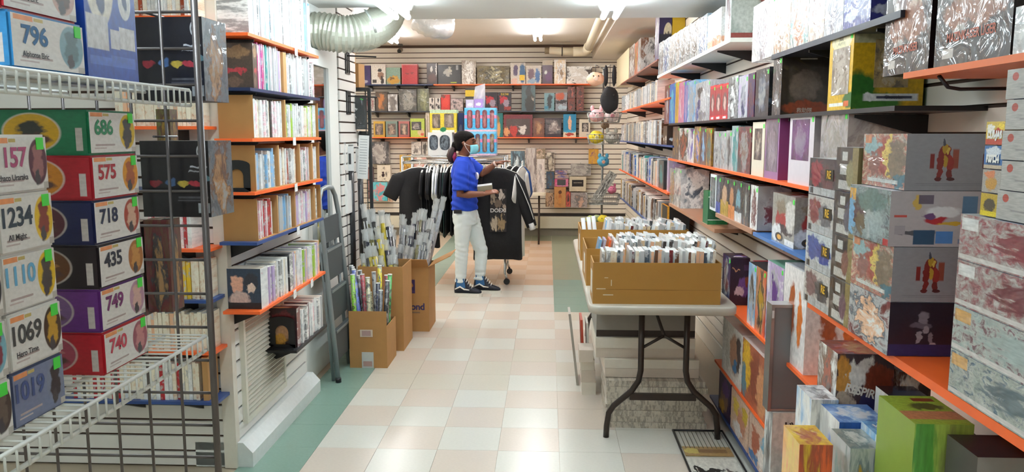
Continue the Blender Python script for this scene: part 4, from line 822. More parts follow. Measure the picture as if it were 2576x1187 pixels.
for i in range(4):
    dx = [.0, .0, -.012, .012][i]
    o = kit('model_kit_box', ['dark kit box with two pale robots on its end, bottom of the front stack', 'grey ended kit box with red and gold robots, third in the front stack', 'white ended kit box with a winged white robot, second in front stack', 'grey ended kit box with red and gold robots, topmost of front stack'][i],
            XK + dx, XK + dx + .21, y_near + .002, y_mid - .002, ZK + i * hk, ZK + (i + 1) * hk - .0012, fr[i], sides[i])
    if i in (1, 3): lettering(o, 'GLORIO EUROPE' if 0 else 'XENLON GUNDAM', .016, (-.105 - .001, 0, hk * .13), '-x', mat('#d9dcd8', .4), sx=.8)
# slim dark kits with gold edges
for i in range(4):
    z0 = ZK + i * (hk * .93)
    gm = blob('goldedge%d' % i, '#3a302c', [('r', .88, .5, .14, .5, '#8a7a48'), ('r', .4, .8, .12, .1, '#c9c8c4'), ('r', .4, .5, .2, .12, '#b7b6b2'), ('r', .45, .15, .3, .1, '#c4c2bd'), ('e', .65, .4, .15, .3, ['#6a4a58', '#7a4a3c', '#54505c', '#8a8258'][i])], warp=.04, wrap=.4, coat=.8)
    kit('model_kit_box', 'slim dark kit box with an olive gold edge, %s of its stack' % ['bottom', 'third from the top', 'second from the top', 'topmost'][i], XK + .004, XK + .19, y_mid + .003, y_g - .002, z0, z0 + hk * .93 - .0012, gm, mat('#6f6440', .4))
for i in range(4):
    z0 = ZK + i * (hk * .86); c1, c2 = [('#7a5a5c', '#c9c4be'), ('#2f4a9a', '#cfd6d8'), ('#8a3a36', '#c9c4be'), ('#9a2430', '#3a2a30')][i]
    rm = blob('rekit%d' % i, c2, [('e', .3, .6, .25, .35, c1), ('e', .7, .5, .25, .3, ['#4a4a50', '#1f3a90', '#6a6a70', '#5a2028'][i]), ('r', .5, .12, .5, .10, '#b9bcbe'), ('r', .12, .12, .06, .08, '#2a2a30')], warp=.1, wrap=.4, coat=.8)
    o = kit('model_kit_box', 'small wrapped kit box, %s of the stack beside the blue shelf' % ['bottom', 'third from the top', 'second from the top', 'topmost'][i], XK + .006, XK + .16, y_g + .003, y_far - .002, z0, z0 + hk * .86 - .0012, rm, mat('#d0d2d2', .3))
    l = o['_l']; decal(o, 'logo_patch', '-x', -o['_d'] / 2, -l * .28, hk * .5, l * .3, hk * .25, mat('#3a3020', .4)); lettering(o, 'RE', hk * .24, (-o['_d'] / 2 - .002, -l * .28, hk * .5), '-x', mat('#d9a82c', .4), bold=.001)
# the stack cut by the photo edge
XS2 = .715; ya, yb = .86, onX(2402, 750, XS2).y
zt = onX(2402, 532, XS2).z; hh = (zt - ZK) / 4
for i in range(4):
    m = blob('edgekit%d' % i, [['#5a6468', '#8a948c', '#a9aca4', '#3a5a70', '#8a8478'], ['#5a5c64', '#9aa8a4', '#a8aca6', '#6a3a48', '#7a7a74'], ['#4a3034', '#8a4a50', '#988884', '#b4b0ac', '#5a4440'], ['#4a3034', '#93484e', '#9c8d89', '#b6b0ac', '#5a4a44']][i], [('e', .35, .55, .10, .3, ['#5a6a70', '#9aa8a4', '#6a2a34', '#7a3038'][i]), ('e', .6, .6, .12, .3, ['#3a7ab8', '#7a4050', '#4a3a3c', '#5a3034'][i]), ('r', .06, .8, .05, .13, ['#c99a5a', '#c99a5a', '#d6d6d4', '#d6d6d4'][i]), ('r', .5, .08, .5, .05, '#c9c4c0'), ('e', .8, .4, .12, .35, ['#6a6a60', '#4a5060', '#5c4a40', '#5c4440'][i]), ('r', .88, .35, .06, .12, '#a8803a')], warp=.1, wrap=.4, coat=.9, asp=4.)
    kit('model_kit_box', 'wrapped kit box, %s of the stack cut by the photo edge' % ['bottom', 'third from the top', 'second from the top', 'topmost'][i], XS2, XS2 + .26, ya, yb, ZK + i * hh, ZK + (i + 1) * hh - .0012, m, art(['#7a7670', '#b0a8a0', '#8a6a50'], 1.5))
# small card game boxes on it
ytop = onX(2460, 400, XS2).y
SM = [('#b89a30', [('e', .5, .5, .3, .3, '#4a4030'), ('r', .5, .1, .5, .12, '#d8c020')], '#8a7a30', 'olive and yellow', None), ('#a09a92', [('e', .5, .4, .3, .3, '#b8883a'), ('e', .4, .8, .3, .15, '#c97a50')], '#98958f', 'grey and gold', None), ('#3f6fa8', [('e', .5, .75, .4, .2, '#cfd6dc'), ('e', .5, .3, .4, .2, '#2c4a70'), ('r', .5, .08, .5, .08, '#b9a890')], '#3a6090', 'blue', 'F07ロ4'), ('#d0b048', [('e', .25, .7, .2, .2, '#e8e4d8'), ('e', .7, .55, .2, .2, '#b83a2c'), ('r', .5, .12, .5, .12, '#b8402a'), ('e', .8, .8, .15, .15, '#e8c83a')], '#8a5a34', 'yellow and red', 'ロルJAS')]
for i, (bs, sh, sd, w2, tx) in enumerate(SM):
    z0 = zt + .001 + i * .039; dz = .037
    o = kit('toy_box', '%s small boxed toy, %s in the little stack on the kits' % (w2, nth(4 - i)), XS2 + .01, XS2 + .08, ytop - .052, ytop, z0, z0 + dz, blob('smallbox%d' % i, bs, sh, warp=.08, wrap=.3), mat(sd, .4), group='small toys on the kits')
    if tx: lettering(o, tx, .016, (-.036, 0, dz * .42), '-x', mat('#e9e9e4', .4), bold=.0012, sx=.8)
for i in range(5):
    z0 = zt + .001 + i * .047
    o = kit('toy_box', 'whitish kit box with a red seal, %s up in the stack at the photo edge' % nth(i + 1), XS2 + .005, XS2 + .17, .9, ytop - .056 - .005 * (i % 2), z0, z0 + .0455, blob('whseal', '#a8a5a0', [('o', .06, .75, .022, .14, '#a8483c'), ('r', .3, .35, .2, .03, '#8d8a88'), ('e', .75, .6, .2, .3, '#77767a')], warp=.04), mat('#bdb9b2', .4), group='white kits at the photo edge')
# ------------------------------------------------------------------ pile of toys low at the right
PZ = .30
shelf_board('dark low shelf under the heap of toy boxes', .70, XR, .9, 2.18, PZ, M_BLACK, '+x', [1.2, 1.9])
def heap(label, u0, u1, vt, y, dy, z0, front, side, top, rz=0., name='toy_box', txt=None, tcol='#e9e4dc', tsize=.03):
    """box facing the camera: u range and top edge at its near face"""
    a, b_ = onY(u0, vt, y), onY(u1, vt, y)
    o = carton(name, label, 'toy box', a.x, min(b_.x, XR - .005), y, y + dy, z0, a.z, [side, side, front, side, side, top], rz=rz, group='toy boxes heaped low at the right')
    o['_h'] = a.z - z0; o['_l'] = dy; o['_d'] = min(b_.x, XR - .005) - a.x
    if txt: lettering(o, txt, tsize, (0, -dy / 2 - .001, o['_h'] * .62), '-y', mat(tcol, .4), bold=.001, sx=.9, roll=-.25)
    return o
rsp = blob('respiro', '#3a2430', [('e', .35, .8, .3, .14, '#e0dcd6'), ('e', .1, .75, .12, .2, '#c98a30'), ('e', .75, .75, .25, .15, '#7a3420'), ('e', .5, .35, .2, .1, '#7a90c0'), ('e', .5, .5, .5, .08, '#2c2a5a'), ('e', .15, .55, .15, .12, '#b8a898'), ('r', .5, .1, .5, .1, '#2a2c58')], warp=.1, wrap=.3)
rs_side = art(['white', 'brown', 'rust', 'charcoal'], 2)
heap('brown and white toy box with slanted white lettering, on top of the low heap', 2108, 2252, 890, 2.02, .14, .72, rsp, rs_side, art(['brown', 'rust', 'tan'], 2), txt='RESPIRO', tsize=.032)
heap('brown and white toy box partly hidden beside the lettered one', 2262, 2345, 935, 2.02, .14, .72, blob('resp2', '#5a3428', [('e', .35, .7, .3, .3, '#d8d0c6'), ('e', .2, .5, .15, .3, '#b88a50'), ('e', .8, .4, .2, .5, '#3a2018')], warp=.1), rs_side, art(['brown', 'charcoal'], 2))
carton('toy_box', 'dark plum toy box supporting the lettered brown ones', 'toy box', .80, 1.19, 2.0, 2.16, PZ, .719, art(['charcoal', 'violet', 'brown'], 2), group='toy boxes heaped low at the right')
bls = blob('bluetoy', '#2456a0', [('e', .25, .5, .2, .4, '#8a8a88'), ('e', .25, .4, .1, .3, '#d0d0d0'), ('r', .65, .6, .12, .2, '#b9c4d2'), ('e', .9, .4, .1, .3, '#3a5a90')], warp=.06, wrap=.3)
heap('blue toy box with a green sticker in the low heap', 2112, 2236, 1062, 1.84, .13, PZ, bls, art(['white', 'silver', 'blue'], 2), art(['#2456a0', '#3a74b8', '#8ab0d8', '#d0d8e0'], 2))
heap('white and blue toy box leaning at the aisle side of the low heap', 2042, 2110, 1005, 1.975, .12, PZ, art(['white', 'silver', 'sky', 'charcoal'], 2.2), art(['sky', 'white', 'navy'], 2), art(['white', 'silver', 'charcoal'], 2))
heap('orange and yellow toy box at the front of the low heap', 2012, 2096, 1118, 1.70, .12, PZ, art(['orange', 'rust', 'yellow', 'brown'], 1.8), art(['yellow', 'orange'], 2), art(['yellow', 'rust'], 2))
heap('grey green toy box with a green sticker in front of the blue one', 2140, 2222, 1128, 1.70, .12, PZ, art(['silver', 'steel', 'gold', 'teal'], 2), art(['silver', 'teal'], 2), art(['#8a9088', '#5a7070', '#c4c8c0'], 2))
heap('pale blue and white toy box standing beside the green one', 2225, 2296, 1112, 1.70, .13, PZ, art(['sky', 'white', 'blue', 'silver'], 2), art(['white', 'sky', 'blue'], 2), art(['sky', '#4a88c0', 'white'], 2))
heap('white cornered black topped toy box behind the green one', 2246, 2345, 1003, 1.88, .1, PZ, art(['white', 'silver', 'cream', 'grey'], 2), art(['white', 'cream', 'silver'], 2), mat('#2c2c30', .25, coat=.6))
gt = blob('greentop', '#8fb23a', [('r', .5, .3, .5, .14, '#b8805a'), ('e', .6, .6, .3, .12, '#4a5a2c'), ('r', .7, .85, .2, .06, '#7a3a24')], warp=.06, wrap=.3)
heap('lime green toy box with a brown animal picture at the front of the heap', 2302, 2452, 1066, 1.52, .17, PZ, blob('limefront', '#a3bf52', [('e', .55, .2, .4, .3, '#a08070'), ('e', .2, .9, .2, .15, '#5aa040'), ('e', .25, .75, .1, .06, '#a03a34'), ('e', .7, .7, .3, .25, '#8f9a50')], warp=.08, wrap=.3), mat('#8aa040', .4), gt)
heap('black topped grey box at the corner of the photo in the heap', 2460, 2600, 1150, 1.40, .11, PZ, mat('#8d8a84', .4), mat('#55504c', .4), mat('#2a2428', .3))
# ================================================================== folding table with boxes of discs
TX0, TX1, TY0, TY1, TZ = .205, .925, 3.69, 6.12, .74
M_TTOP = mat('#b9b2a4', .45, var=.05, scale=20); M_LEG = mat('#3c332e', .35, .5)
def rrect(x0, x1, y0, y1, r, n=5):
    pts = []
    for cx, cy, a0 in ((x1 - r, y1 - r, 0), (x0 + r, y1 - r, PI / 2), (x0 + r, y0 + r, PI), (x1 - r, y0 + r, 1.5 * PI)):
        for i in range(n + 1):
            a = a0 + PI / 2 * i / n; pts.append((cx + r * math.cos(a), cy + r * math.sin(a)))
    return pts
tb = empty('folding_table', ((TX0 + TX1) / 2, (TY0 + TY1) / 2, 0), 'long grey plastic folding table carrying the cardboard boxes of discs', 'table')
hx_, hy_ = (TX1 - TX0) / 2, (TY1 - TY0) / 2
b = MB(); b.ring_loft([[(x, y, z) for x, y in rrect(-hx_ + i, hx_ - i, -hy_ + i, hy_ - i, .06)] for z, i in ((TZ - .045, .012), (TZ - .04, .002), (TZ - .008, 0), (TZ, .006))], smooth=True)
under(b.build('table_top', M_TTOP), tb)
for ye in (TY0 + .20, TY1 - .20):
    y = ye - (TY0 + TY1) / 2; mx_ = .60 - (TX0 + TX1) / 2
    for s in (-1, 1):
        p = [(mx_ + s * .115, y, TZ - .045), (mx_ + s * .115, y, .36), (mx_ + s * .125, y, .305), (mx_ + s * .16, y, .25), (mx_ + s * .25, y, .17), (mx_ + s * .275, y, .13), (mx_ + s * .285, y, .06), (mx_ + s * .287, y, 0)]
        under(MB().tube(p, .0155, 10).build('leg', M_LEG), tb)
    under(MB().box(mx_ - .17, mx_ + .17, y - .012, y + .012, .205, .238).build('cross_bar', M_LEG), tb)
    jz = .545
    under(MB().tube([(mx_ - .11, y, .48), (mx_, y, jz)], .008, 8).build('brace', M_LEG), tb); under(MB().tube([(mx_ + .11, y, .48), (mx_, y, jz)], .008, 8).build('brace', M_LEG), tb)
    under(MB().tube([(mx_, y, jz), (mx_ - .03, y + (.35 if y < 0 else -.35), TZ - .05)], .009, 8).build('brace', M_LEG), tb)
def open_box(name, label, x0, x1, y0, y1, z0, h, m, t=.005, group=None, flaps=(), cat='cardboard box', cut=0.):
    cx, cy = (x0 + x1) / 2, (y0 + y1) / 2; a, c = (x1 - x0) / 2, (y1 - y0) / 2
    e = empty(name, (cx, cy, z0), label, cat, group)
    under(MB().box(-a, a, -c, c, 0, t).build('bottom', m), e)
    under(MB().box(-a, a, -c, -c + t, t, h).build('front_panel', m), e); under(MB().box(-a, a, c - t, c, t, h).build('rear_panel', m), e)
    under(MB().box(-a, -a + t, -c + t, c - t, t, h).build('side_panel', m), e); under(MB().box(a - t, a, -c + t, c - t, t, h).build('side_panel', m), e)
    for (side, ln, ang) in flaps:      # flaps folded outwards, angle from vertical
        s, k = math.sin(ang), math.cos(ang)
        b = MB()
        if side == '+x': b.ring_loft([[(a, yy, h), (a + ln * s, yy, h + ln * k), (a + ln * s - t * k, yy, h + ln * k + t * s), (a - t * k, yy, h + t * s)] for yy in (-c, c)], smooth=False)
        if side == '-x': b.ring_loft([[(-a, yy, h), (-a - ln * s, yy, h + ln * k), (-a - ln * s + t * k, yy, h + ln * k + t * s), (-a + t * k, yy, h + t * s)] for yy in (c, -c)], smooth=False)
        if side == '-y': b.ring_loft([[(xx, -c, h), (xx, -c - ln * s, h + ln * k), (xx, -c - ln * s + t * k, h + ln * k + t * s), (xx, -c + t * k, h + t * s)] for xx in (-a, a)], smooth=False)
        if side == '+y': b.ring_loft([[(xx, c, h), (xx, c + ln * s, h + ln * k), (xx, c + ln * s - t * k, h + ln * k + t * s), (xx, c - t * k, h + t * s)] for xx in (a, -a)], smooth=False)
        under(b.build('flap', m), e)
    return e
M_BOX = mat('#a5762f', .6, var=.07, scale=10, coat=.15)
BOXES = [(.225, .845, 3.745, 3.975, .205, 'near'), (.215, .915, 4.20, 4.66, .205, 'middle'), (.22, .92, 5.05, 5.50, .205, 'far')]
for i, (x0, x1, y0, y1, h, w_) in enumerate(BOXES):
    e = open_box('cardboard_box', 'open brown cardboard box of disc cases, %s one on the folding table' % ['nearest the table end', 'middle', 'farthest'][i], x0, x1, y0, y1, TZ, h, M_BOX, group='disc boxes on the table')
    decal(e, 'paper_label', '-y', 0, 0, 0, .001, .001, M_TAG) if 0 else None
    b = MB(); b.box(-.0012, 0, -.09, .09, .04, .15); q = b.build('paper_label', mat('#e2e0d6', .5)); under(q, e); q.location = (-(x1 - x0) / 2, -.02 if i else .0, 0); q.scale = (1, .55, 1)
nb_ = [o for o in bpy.data.objects if o.get('label', '').startswith('open brown cardboard box of disc cases, nearest')][0]
for q in ((-.27, .075, .045, .004), (-.245, .13, .018, .003), (-.235, .045, .05, .004), (-.22, .105, .004, .03)): decal(nb_, 'tape_scuff', '-y', q[0], -.115, q[1], q[2], q[3], mat('#d9cfb8', .5), t=.0006)
decal(nb_, 'panel_crease', '-y', .02, -.115, .072, .56, .0015, mat('#7d5820', .7), t=.0005)
CASET = mat('#f0f3f2', .25, coat=.5)
def cases(y0, x0, x1, z0, hh, dep, words, t, where, lean=(0., .06), seed=1):
    r = random.Random(seed); x = x0; i = 0
    while True:
        tt = r.uniform(*t)
        if x + tt > x1: break
        i += 1; c = words[r.randrange(len(words))]; h = r.uniform(*hh); ln = r.uniform(*lean); sp = spine(c)
        d0 = y0 + r.uniform(0, .012)
        o = carton('disc_case', '%s disc case, %s along %s' % (c, nth(i), where), 'disc case', x, x + tt, d0, d0 + dep, z0, z0 + h, [CASET, CASET, sp, CASET, CASET, CASET], group=where)
        o.rotation_euler = (r.uniform(-.02, .03), ln, 0)
        x += tt + .0015 + abs(math.sin(ln)) * .004
W2 = ['white', 'silver', 'grey', 'cream', 'white', 'beige', 'steel', 'maroon', 'peach', 'charcoal']
cases(3.775, .265, .825, TZ + .006, (.245, .262), .14, ['cream', 'grey', 'beige', 'maroon', 'brown', 'silver', 'slate', 'cream', 'peach'], (.012, .022), 'the near cardboard box', (-.02, .06), 1)
cases(4.22, .36, .90, TZ + .006, (.225, .25), .14, W2, (.012, .022), 'front row of the middle box', (.0, .14), 2)
cases(4.44, .33, .90, TZ + .006, (.23, .25), .14, W2, (.013, .024), 'back row of the middle box', (.02, .2), 3)
cases(5.07, .40, .90, TZ + .006, (.22, .245), .14, W2, (.015, .026), 'front row of the farthest box', (.02, .18), 4)
cases(5.29, .36, .90, TZ + .006, (.23, .25), .14, ['white', 'silver', 'grey', 'white', 'charcoal', 'sky'], (.016, .028), 'back row of the farthest box', (.05, .24), 5)
for i, (x, c) in enumerate([(.245, 'sky'), (.27, 'lavender'), (.30, 'orange'), (.325, 'white')]):
    o = carton('disc_case', '%s slim case leaning at the aisle end of the middle box' % c, 'disc case', x, x + .014, 4.30, 4.44, TZ + .006, TZ + .245, [spine(c)] * 6, group='leaning cases in the middle box'); o.rotation_euler = (0, .2, 0)
for i, x in enumerate((.245, .285, .32)):
    o = MB().cyl((0, 0, 0), (-.03, .0, .27), .014, 10).build('paper_roll', mat('#e9e9ea', .3, coat=.5)); o.location = (x + .02, 5.1 + .06 * i, TZ + .006); tag(o, 'rolled white print, %s at the corner of the farthest disc box' % nth(i + 1), 'paper roll', 'paper rolls in the farthest box')
# ------------------------------------------------------------------ goods stored under the table
M_LID = mat('#d8cfc0', .55, var=.05); M_LID2 = mat('#cdbfb0', .55, var=.05)
carton('storage_box', 'grey topped dark rimmed carton on the pile under the table', 'carton', .27, .80, 4.12, 4.60, .475, .64, [mat('#8d8d86', .5), mat('#8d8d86', .5), mat('#8a837a', .5), mat('#8d8d86', .5), mat('#2c2420', .5), mat('#9a9a92', .5)])
decal([o for o in bpy.data.objects if o.get('label', '').startswith('grey topped dark')][0], 'rim_band', '-y', 0, -.24, .02, .53, .035, mat('#33261f', .5))
for i, (z0, z1, x0, x1, y0, m) in enumerate([(.418, .474, .265, .80, 4.10, M_LID), (.362, .417, .268, .80, 4.11, M_LID2), (.312, .361, .315, .82, 4.08, M_LID), (.262, .311, .317, .82, 4.08, M_LID2)]):
    o = carton('flat_carton', 'flat cream carton, %s from the top of the pile under the table' % nth(i + 1), 'carton', x0, x1, y0, y0 + .45, z0, z1, [m] * 6, group='flat cartons under the table')
# strips of long sleeved magazines at the bottom
for i in range(8):
    z0 = i * .0325
    o = carton('magazine_bundle', 'plastic sleeved magazine bundle, %s from the floor under the table' % nth(i + 1), 'magazine', .325 - .004 * (i % 2), .86 - .015 * (i % 3), 4.02 + .006 * (i % 2), 4.40, z0, z0 + .0318, art(['#b7ad9c', '#cdc4b4', '#9a9082', '#ded8cc'], 2., wrap=.2, stretch=(16, .25), coat=.5, rough=.4, dist=0., center=0), group='magazine bundles under the table', rz=.01 * (i % 3 - 1))
for i, (x, y, z0, z1, lab) in enumerate([(.215, 4.55, .0, .075, 'lowest'), (.21, 4.55, .0758, .15, 'second'), (.205, 4.55, .1508, .215, 'third'), (.195, 4.5, .2158, .29, 'topmost')]):
    carton('small_carton', '%s small cream carton stacked beside the pile at the table edge' % lab, 'carton', x, x + .085, y, y + .16, z0, z1, M_LID2 if i % 2 else M_LID, group='small cartons at the table edge')
for i, (x0, x1, y0, h, lean, c, lab) in enumerate([(.19, .205, 4.72, .46, -.12, '#9a948a', 'grey slat leaning beside the cream pile under the table'), (.23, .245, 4.72, .42, -.05, '#b5462f', 'red edged booklet leaning beside the cream pile'), (.262, .275, 4.72, .4, -.04, '#ddd8cc', 'white booklet leaning beside the cream pile')]):
    o = carton('booklet', lab, 'booklet', x0, x1, y0, y0 + .2, 0, h, mat(c, .5)); o.rotation_euler = (0, lean, 0)
carton('storage_box', 'dark bundle of goods farther back under the table', 'carton', .42, .86, 5.0, 5.5, 0, .52, mat('#3a2f2a', .7), group=None)
for i, (x, c, w_) in enumerate([(.56, '#7fa6b8', 'pale blue'), (.66, '#23242c', 'black'), (.75, '#2c3444', 'dark navy')]):
    carton('plastic_case', '%s plastic case on the dark bundle under the table' % w_, 'case', x, x + .085, 5.0, 5.16, .5205, .62, mat(c, .3, coat=.5), group='cases under the table')
# flat wire rack of prints lying on the floor
e = empty('print_rack', (.80, 3.53, 0), 'flat black wire rack with black and white prints lying on the floor', 'print rack')
for q in (((-.13, .44, .012), (.13, .44, .012)), ((-.13, -.44, .012), (.13, -.44, .012)), ((-.13, -.44, .012), (-.13, .44, .012)), ((.13, -.44, .012), (.13, .44, .012))): under(MB().cyl(q[0], q[1], .005, 6).build('frame_rod', M_BLACK), e)
for k in range(12): under(MB().cyl((-.13 + .0217 * k + .01, .44, .007), (-.13 + .0217 * k + .01, .22, .007), .0015, 5).build('rack_wire', mat('#6a6a5c', .4)), e)
pr = blob('inkprint', '#d4d2c8', [('e', .35, .72, .3, .05, '#2a2a2a'), ('e', .5, .6, .35, .035, '#3a3a38'), ('e', .3, .5, .2, .04, '#2c2c2c'), ('e', .8, .62, .12, .12, '#4a3a38'), ('e', .4, .3, .3, .05, '#33322f'), ('e', .9, .2, .08, .05, '#58c04a')], warp=.1)
under(MB().box(-.12, .12, -.40, .10, .002, .006).build('ink_print', pr), e)
under(MB().box(-.115, .12, .13, .24, .002, .006).build('banner_print', blob('banner', '#a88a5c', [('e', .2, .5, .2, .3, '#c9b86a'), ('r', .6, .5, .3, .2, '#8a6a48')])), e)
# ================================================================== back wall shelves and boxes
YF = YB - .27                               # front of the back wall shelves
def bz(v, y=YF): return onY(1300, v, y).z
def bx_(u, v, y): return onY(u, v, y).x
Z1, Z2, Z3 = bz(211), bz(279), bz(345)
bs = [(905, 1090, Z1, M_NAVY, 'navy shelf of the top row on the back wall'), (1090, 1490, Z1, M_ORANGE, 'orange shelf of the top row on the back wall'),
      (915, 1130, Z2, mat('#2a2f3a', .4), 'dark shelf of the middle row on the back wall, door side'), (1131, 1490, Z2, mat('#3a4048', .4), 'slate grey shelf of the middle row on the back wall'),
      (925, 1170, Z3, M_ORANGE, 'orange shelf of the third row on the back wall, near the hanging scrolls'), (1171, 1490, Z3, M_ORANGE, 'orange shelf of the third row on the back wall, behind the person')]
for u0, u1, z, m, lab in bs:
    x0, x1 = bx_(u0, 250, YF), bx_(u1, 250, YF)
    shelf_board(lab, x0 + .004, x1 - .004, YF, YB, z, m, '+y', [x0 + (x1 - x0) * k for k in (.12, .5, .88)], t=.016)
def bk_(label, u0, u1, vt, z, m, dep=.12, y=None, name='figure_box', vb=None, wm=None, wr=(.5, .5, .7, .7), side=None, group='boxes on the back wall', rz=0.):
    """box standing on a back shelf (or hung at vb) facing the camera"""
    y = y or YF + .03
    a, b_ = onY(u0, vt, y), onY(u1, vt, y)
    z0 = z if vb is None else onY(u0, vb, y).z
    o = carton(name, label, 'figure box', a.x + .002, b_.x - .002, y, y + dep, z0, a.z, [side or m, side or m, m, m, m, side or m], group=group, rz=rz)
    o['_d'] = b_.x - a.x - .004; o['_l'] = dep; o['_h'] = a.z - z0
    if wm: decal(o, 'window', '-y', (wr[0] - .5) * o['_d'], -dep / 2, wr[1] * o['_h'], wr[2] * o['_d'], wr[3] * o['_h'], wm)
    return o
WD = art(['#2c2422', '#5a4a42', '#8a7264', '#b89c86'], 2.0, wrap=.4, coat=.8)
WD2 = art(['#1c1a1c', '#3a3634', '#7a706a', '#b7aca0'], 2.2, wrap=.4, coat=.8)
# top row
bk_('purple box with pale lettering at the door end of the top back shelf', 898, 932, 165, Z1, blob('t1', '#35285c', [('e', .5, .15, .3, .1, '#a8a4b4'), ('e', .4, .6, .4, .3, '#2c2450')]))
bk_('white box with a dark horned silhouette on the top back shelf', 933, 970, 162, Z1, blob('t2', '#d6cfc6', [('e', .65, .45, .22, .16, '#8a6a58'), ('e', .75, .2, .12, .2, '#221a1c'), ('e', .6, .72, .14, .08, '#2a2426'), ('r', .22, .16, .14, .08, '#3a3432')], warp=.08))
bk_('teal and mustard box on the top back shelf', 971, 1007, 170, Z1, blob('t3', '#7a9484', [('e', .5, .25, .45, .25, '#b8882c'), ('e', .4, .35, .15, .1, '#6a4a20')], warp=.1))
o = bk_('plain red book-shaped box on the top back shelf', 1010, 1050, 161, Z1, blob('t4', '#a81620', [('e', .35, .55, .12, .04, '#7a1018'), ('e', .65, .55, .1, .04, '#7a1018'), ('r', .5, .97, .5, .015, '#d8a8a8'), ('r', .03, .5, .015, .5, '#c86a70')]))
bk_('brown box with a small white ghost figure on the top back shelf', 1073, 1100, 159, Z1, blob('t5', '#33201c', [('e', .45, .72, .12, .14, '#c9c4be'), ('e', .9, .7, .05, .3, '#d8d4ce'), ('e', .5, .3, .4, .2, '#4a2a22')]))
o = bk_('wide black box with a pale dragon picture on the top back shelf', 1101, 1160, 163, Z1, blob('t6', '#22201f', [('e', .42, .6, .16, .22, '#9a968e'), ('e', .52, .75, .08, .12, '#a8a294'), ('r', .83, .85, .05, .12, '#8a8a8a')], warp=.1))
decal(o, 'print_line', '-y', .06, -.06, .025, .09, .014, mat('#a8b83a', .5))
bk_('silver wrapped box standing tall on the top back shelf', 1161, 1197, 152, Z1, art(['#d8d2ca', '#8a7a6c', '#f0eeea', '#6a5a50'], 2.4, wrap=.5, coat=1.))
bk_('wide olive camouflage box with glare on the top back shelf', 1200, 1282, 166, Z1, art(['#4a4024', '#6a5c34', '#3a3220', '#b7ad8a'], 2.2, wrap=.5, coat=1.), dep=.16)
bk_('white box with two blue figures and a yellow patch on the top back shelf', 1284, 1322, 158, Z1, blob('t9', '#cfc6bc', [('e', .35, .65, .16, .28, '#5a4a68'), ('e', .8, .5, .2, .45, '#2f5a86'), ('r', .78, .3, .17, .13, '#e0b82c'), ('e', .25, .15, .2, .15, '#d8b0a0')], warp=.06))
bk_('white box with a caped blue figure on the top back shelf', 1323, 1362, 165, Z1, blob('t10', '#cdc2b6', [('e', .35, .55, .22, .3, '#6a4a58'), ('e', .75, .45, .16, .4, '#2c5c96'), ('e', .4, .15, .3, .12, '#8fa8c0')], warp=.08))
bk_('violet fronted clear box on the top back shelf', 1364, 1391, 152, Z1, blob('t11', '#4c2c44', [('r', .5, .9, .5, .1, '#b8a890'), ('e', .35, .5, .12, .1, '#e0e0de'), ('e', .6, .3, .3, .2, '#5a2c5c')]), side=mat('#a89a8a', .4))
bk_('clear box with painted-in glare on the top back shelf', 1394, 1424, 150, Z1, art(['#f0eeea', '#d8b88a', '#fafafa', '#8a6a4a'], 1.8, wrap=.5, coat=1.))  # near-white glare put into the palette
bk_('wide clear box with strong painted-in glare at the plush end of the top shelf', 1425, 1490, 167, Z1, art(['#3a2c24', '#f2f0ec', '#d8d2ca', '#fafafa'], 2.2, wrap=.5, coat=1.), dep=.16)  # the white glare patches are part of the palette
# middle row
R2 = [(905, 925, 240, 'maroon', ['maroon', 'grey'], 'dark red'), (926, 943, 242, '', ['#4a4442', '#b8b0aa', '#7a3a3a'], 'grey and red'), (944, 974, 230, '', ['#2c201a', '#4a3420', '#a8642a'], 'brown orange topped'), (975, 1000, 237, '', ['#c9c8c8', '#7a706c', '#5a5654'], 'silver framed'), (1003, 1048, 224, '', ['#2c2a28', '#4a4640', '#8a867e', '#3a362c'], 'large dark'), (1049, 1079, 223, '', ['#3a3c26', '#5a5c3a', '#8a8a60'], 'olive green')]
for i, (a, b_, vt, _, pal, w_) in enumerate(R2): bk_('%s wrapped figure box in the middle back row, %s from the scroll rack' % (w_, nth(i + 1)), a, b_, vt, Z2, art(pal, 2.2, wrap=.4, coat=.8), dep=.15)
for i, a in enumerate((1079, 1094)): bk_('white box with black claw marks, %s of the pair in the middle row' % nth(i + 1), a, a + 14, 246, Z2, blob('claw%d' % i, '#c9c0b8', [('e', .6, .8, .2, .12, '#221c1e'), ('e', .3, .5, .2, .1, '#221c1e'), ('e', .65, .3, .25, .15, '#221c1e')], warp=.12))
bk_('bright red jagged box in the middle back row', 1109, 1132, 238, Z2, blob('redj', '#b8281f', [('e', .2, .9, .3, .1, '#5a2a1c'), ('e', .5, .5, .3, .3, '#c8301f')], warp=.1)); bk_('grey pink wrapped box in the middle back row', 1133, 1165, 248, Z2, art(['#7a6a6a', '#b8a09c', '#4a4448'], 2))
bk_('tall black and yellow box in the middle back row', 1170, 1196, 222, Z2, blob('byl', '#2a2622', [('r', .5, .78, .5, .14, '#d0b020'), ('r', .5, .5, .5, .03, '#8a8480')]))
for i, (a, b_) in enumerate(((1218, 1252), (1253, 1286))):
    o = bk_('black and red robot toy box, %s of the pair with yellow lettering' % nth(i + 1), a, b_, 232, Z2, blob('vol%d' % i, '#241c24', [('e', .4, .6, .3, .2, '#a82430'), ('e', .6, .4, .25, .2, '#8a7a88'), ('e', .75, .15, .3, .12, '#8a2c24')], warp=.12))
    lettering(o, 'ZULTAR', .042, (0, -.0615, .03 if i == 0 else o['_h'] - .03), '-y', mat('#c9a832', .5), bold=.001, sx=.8)
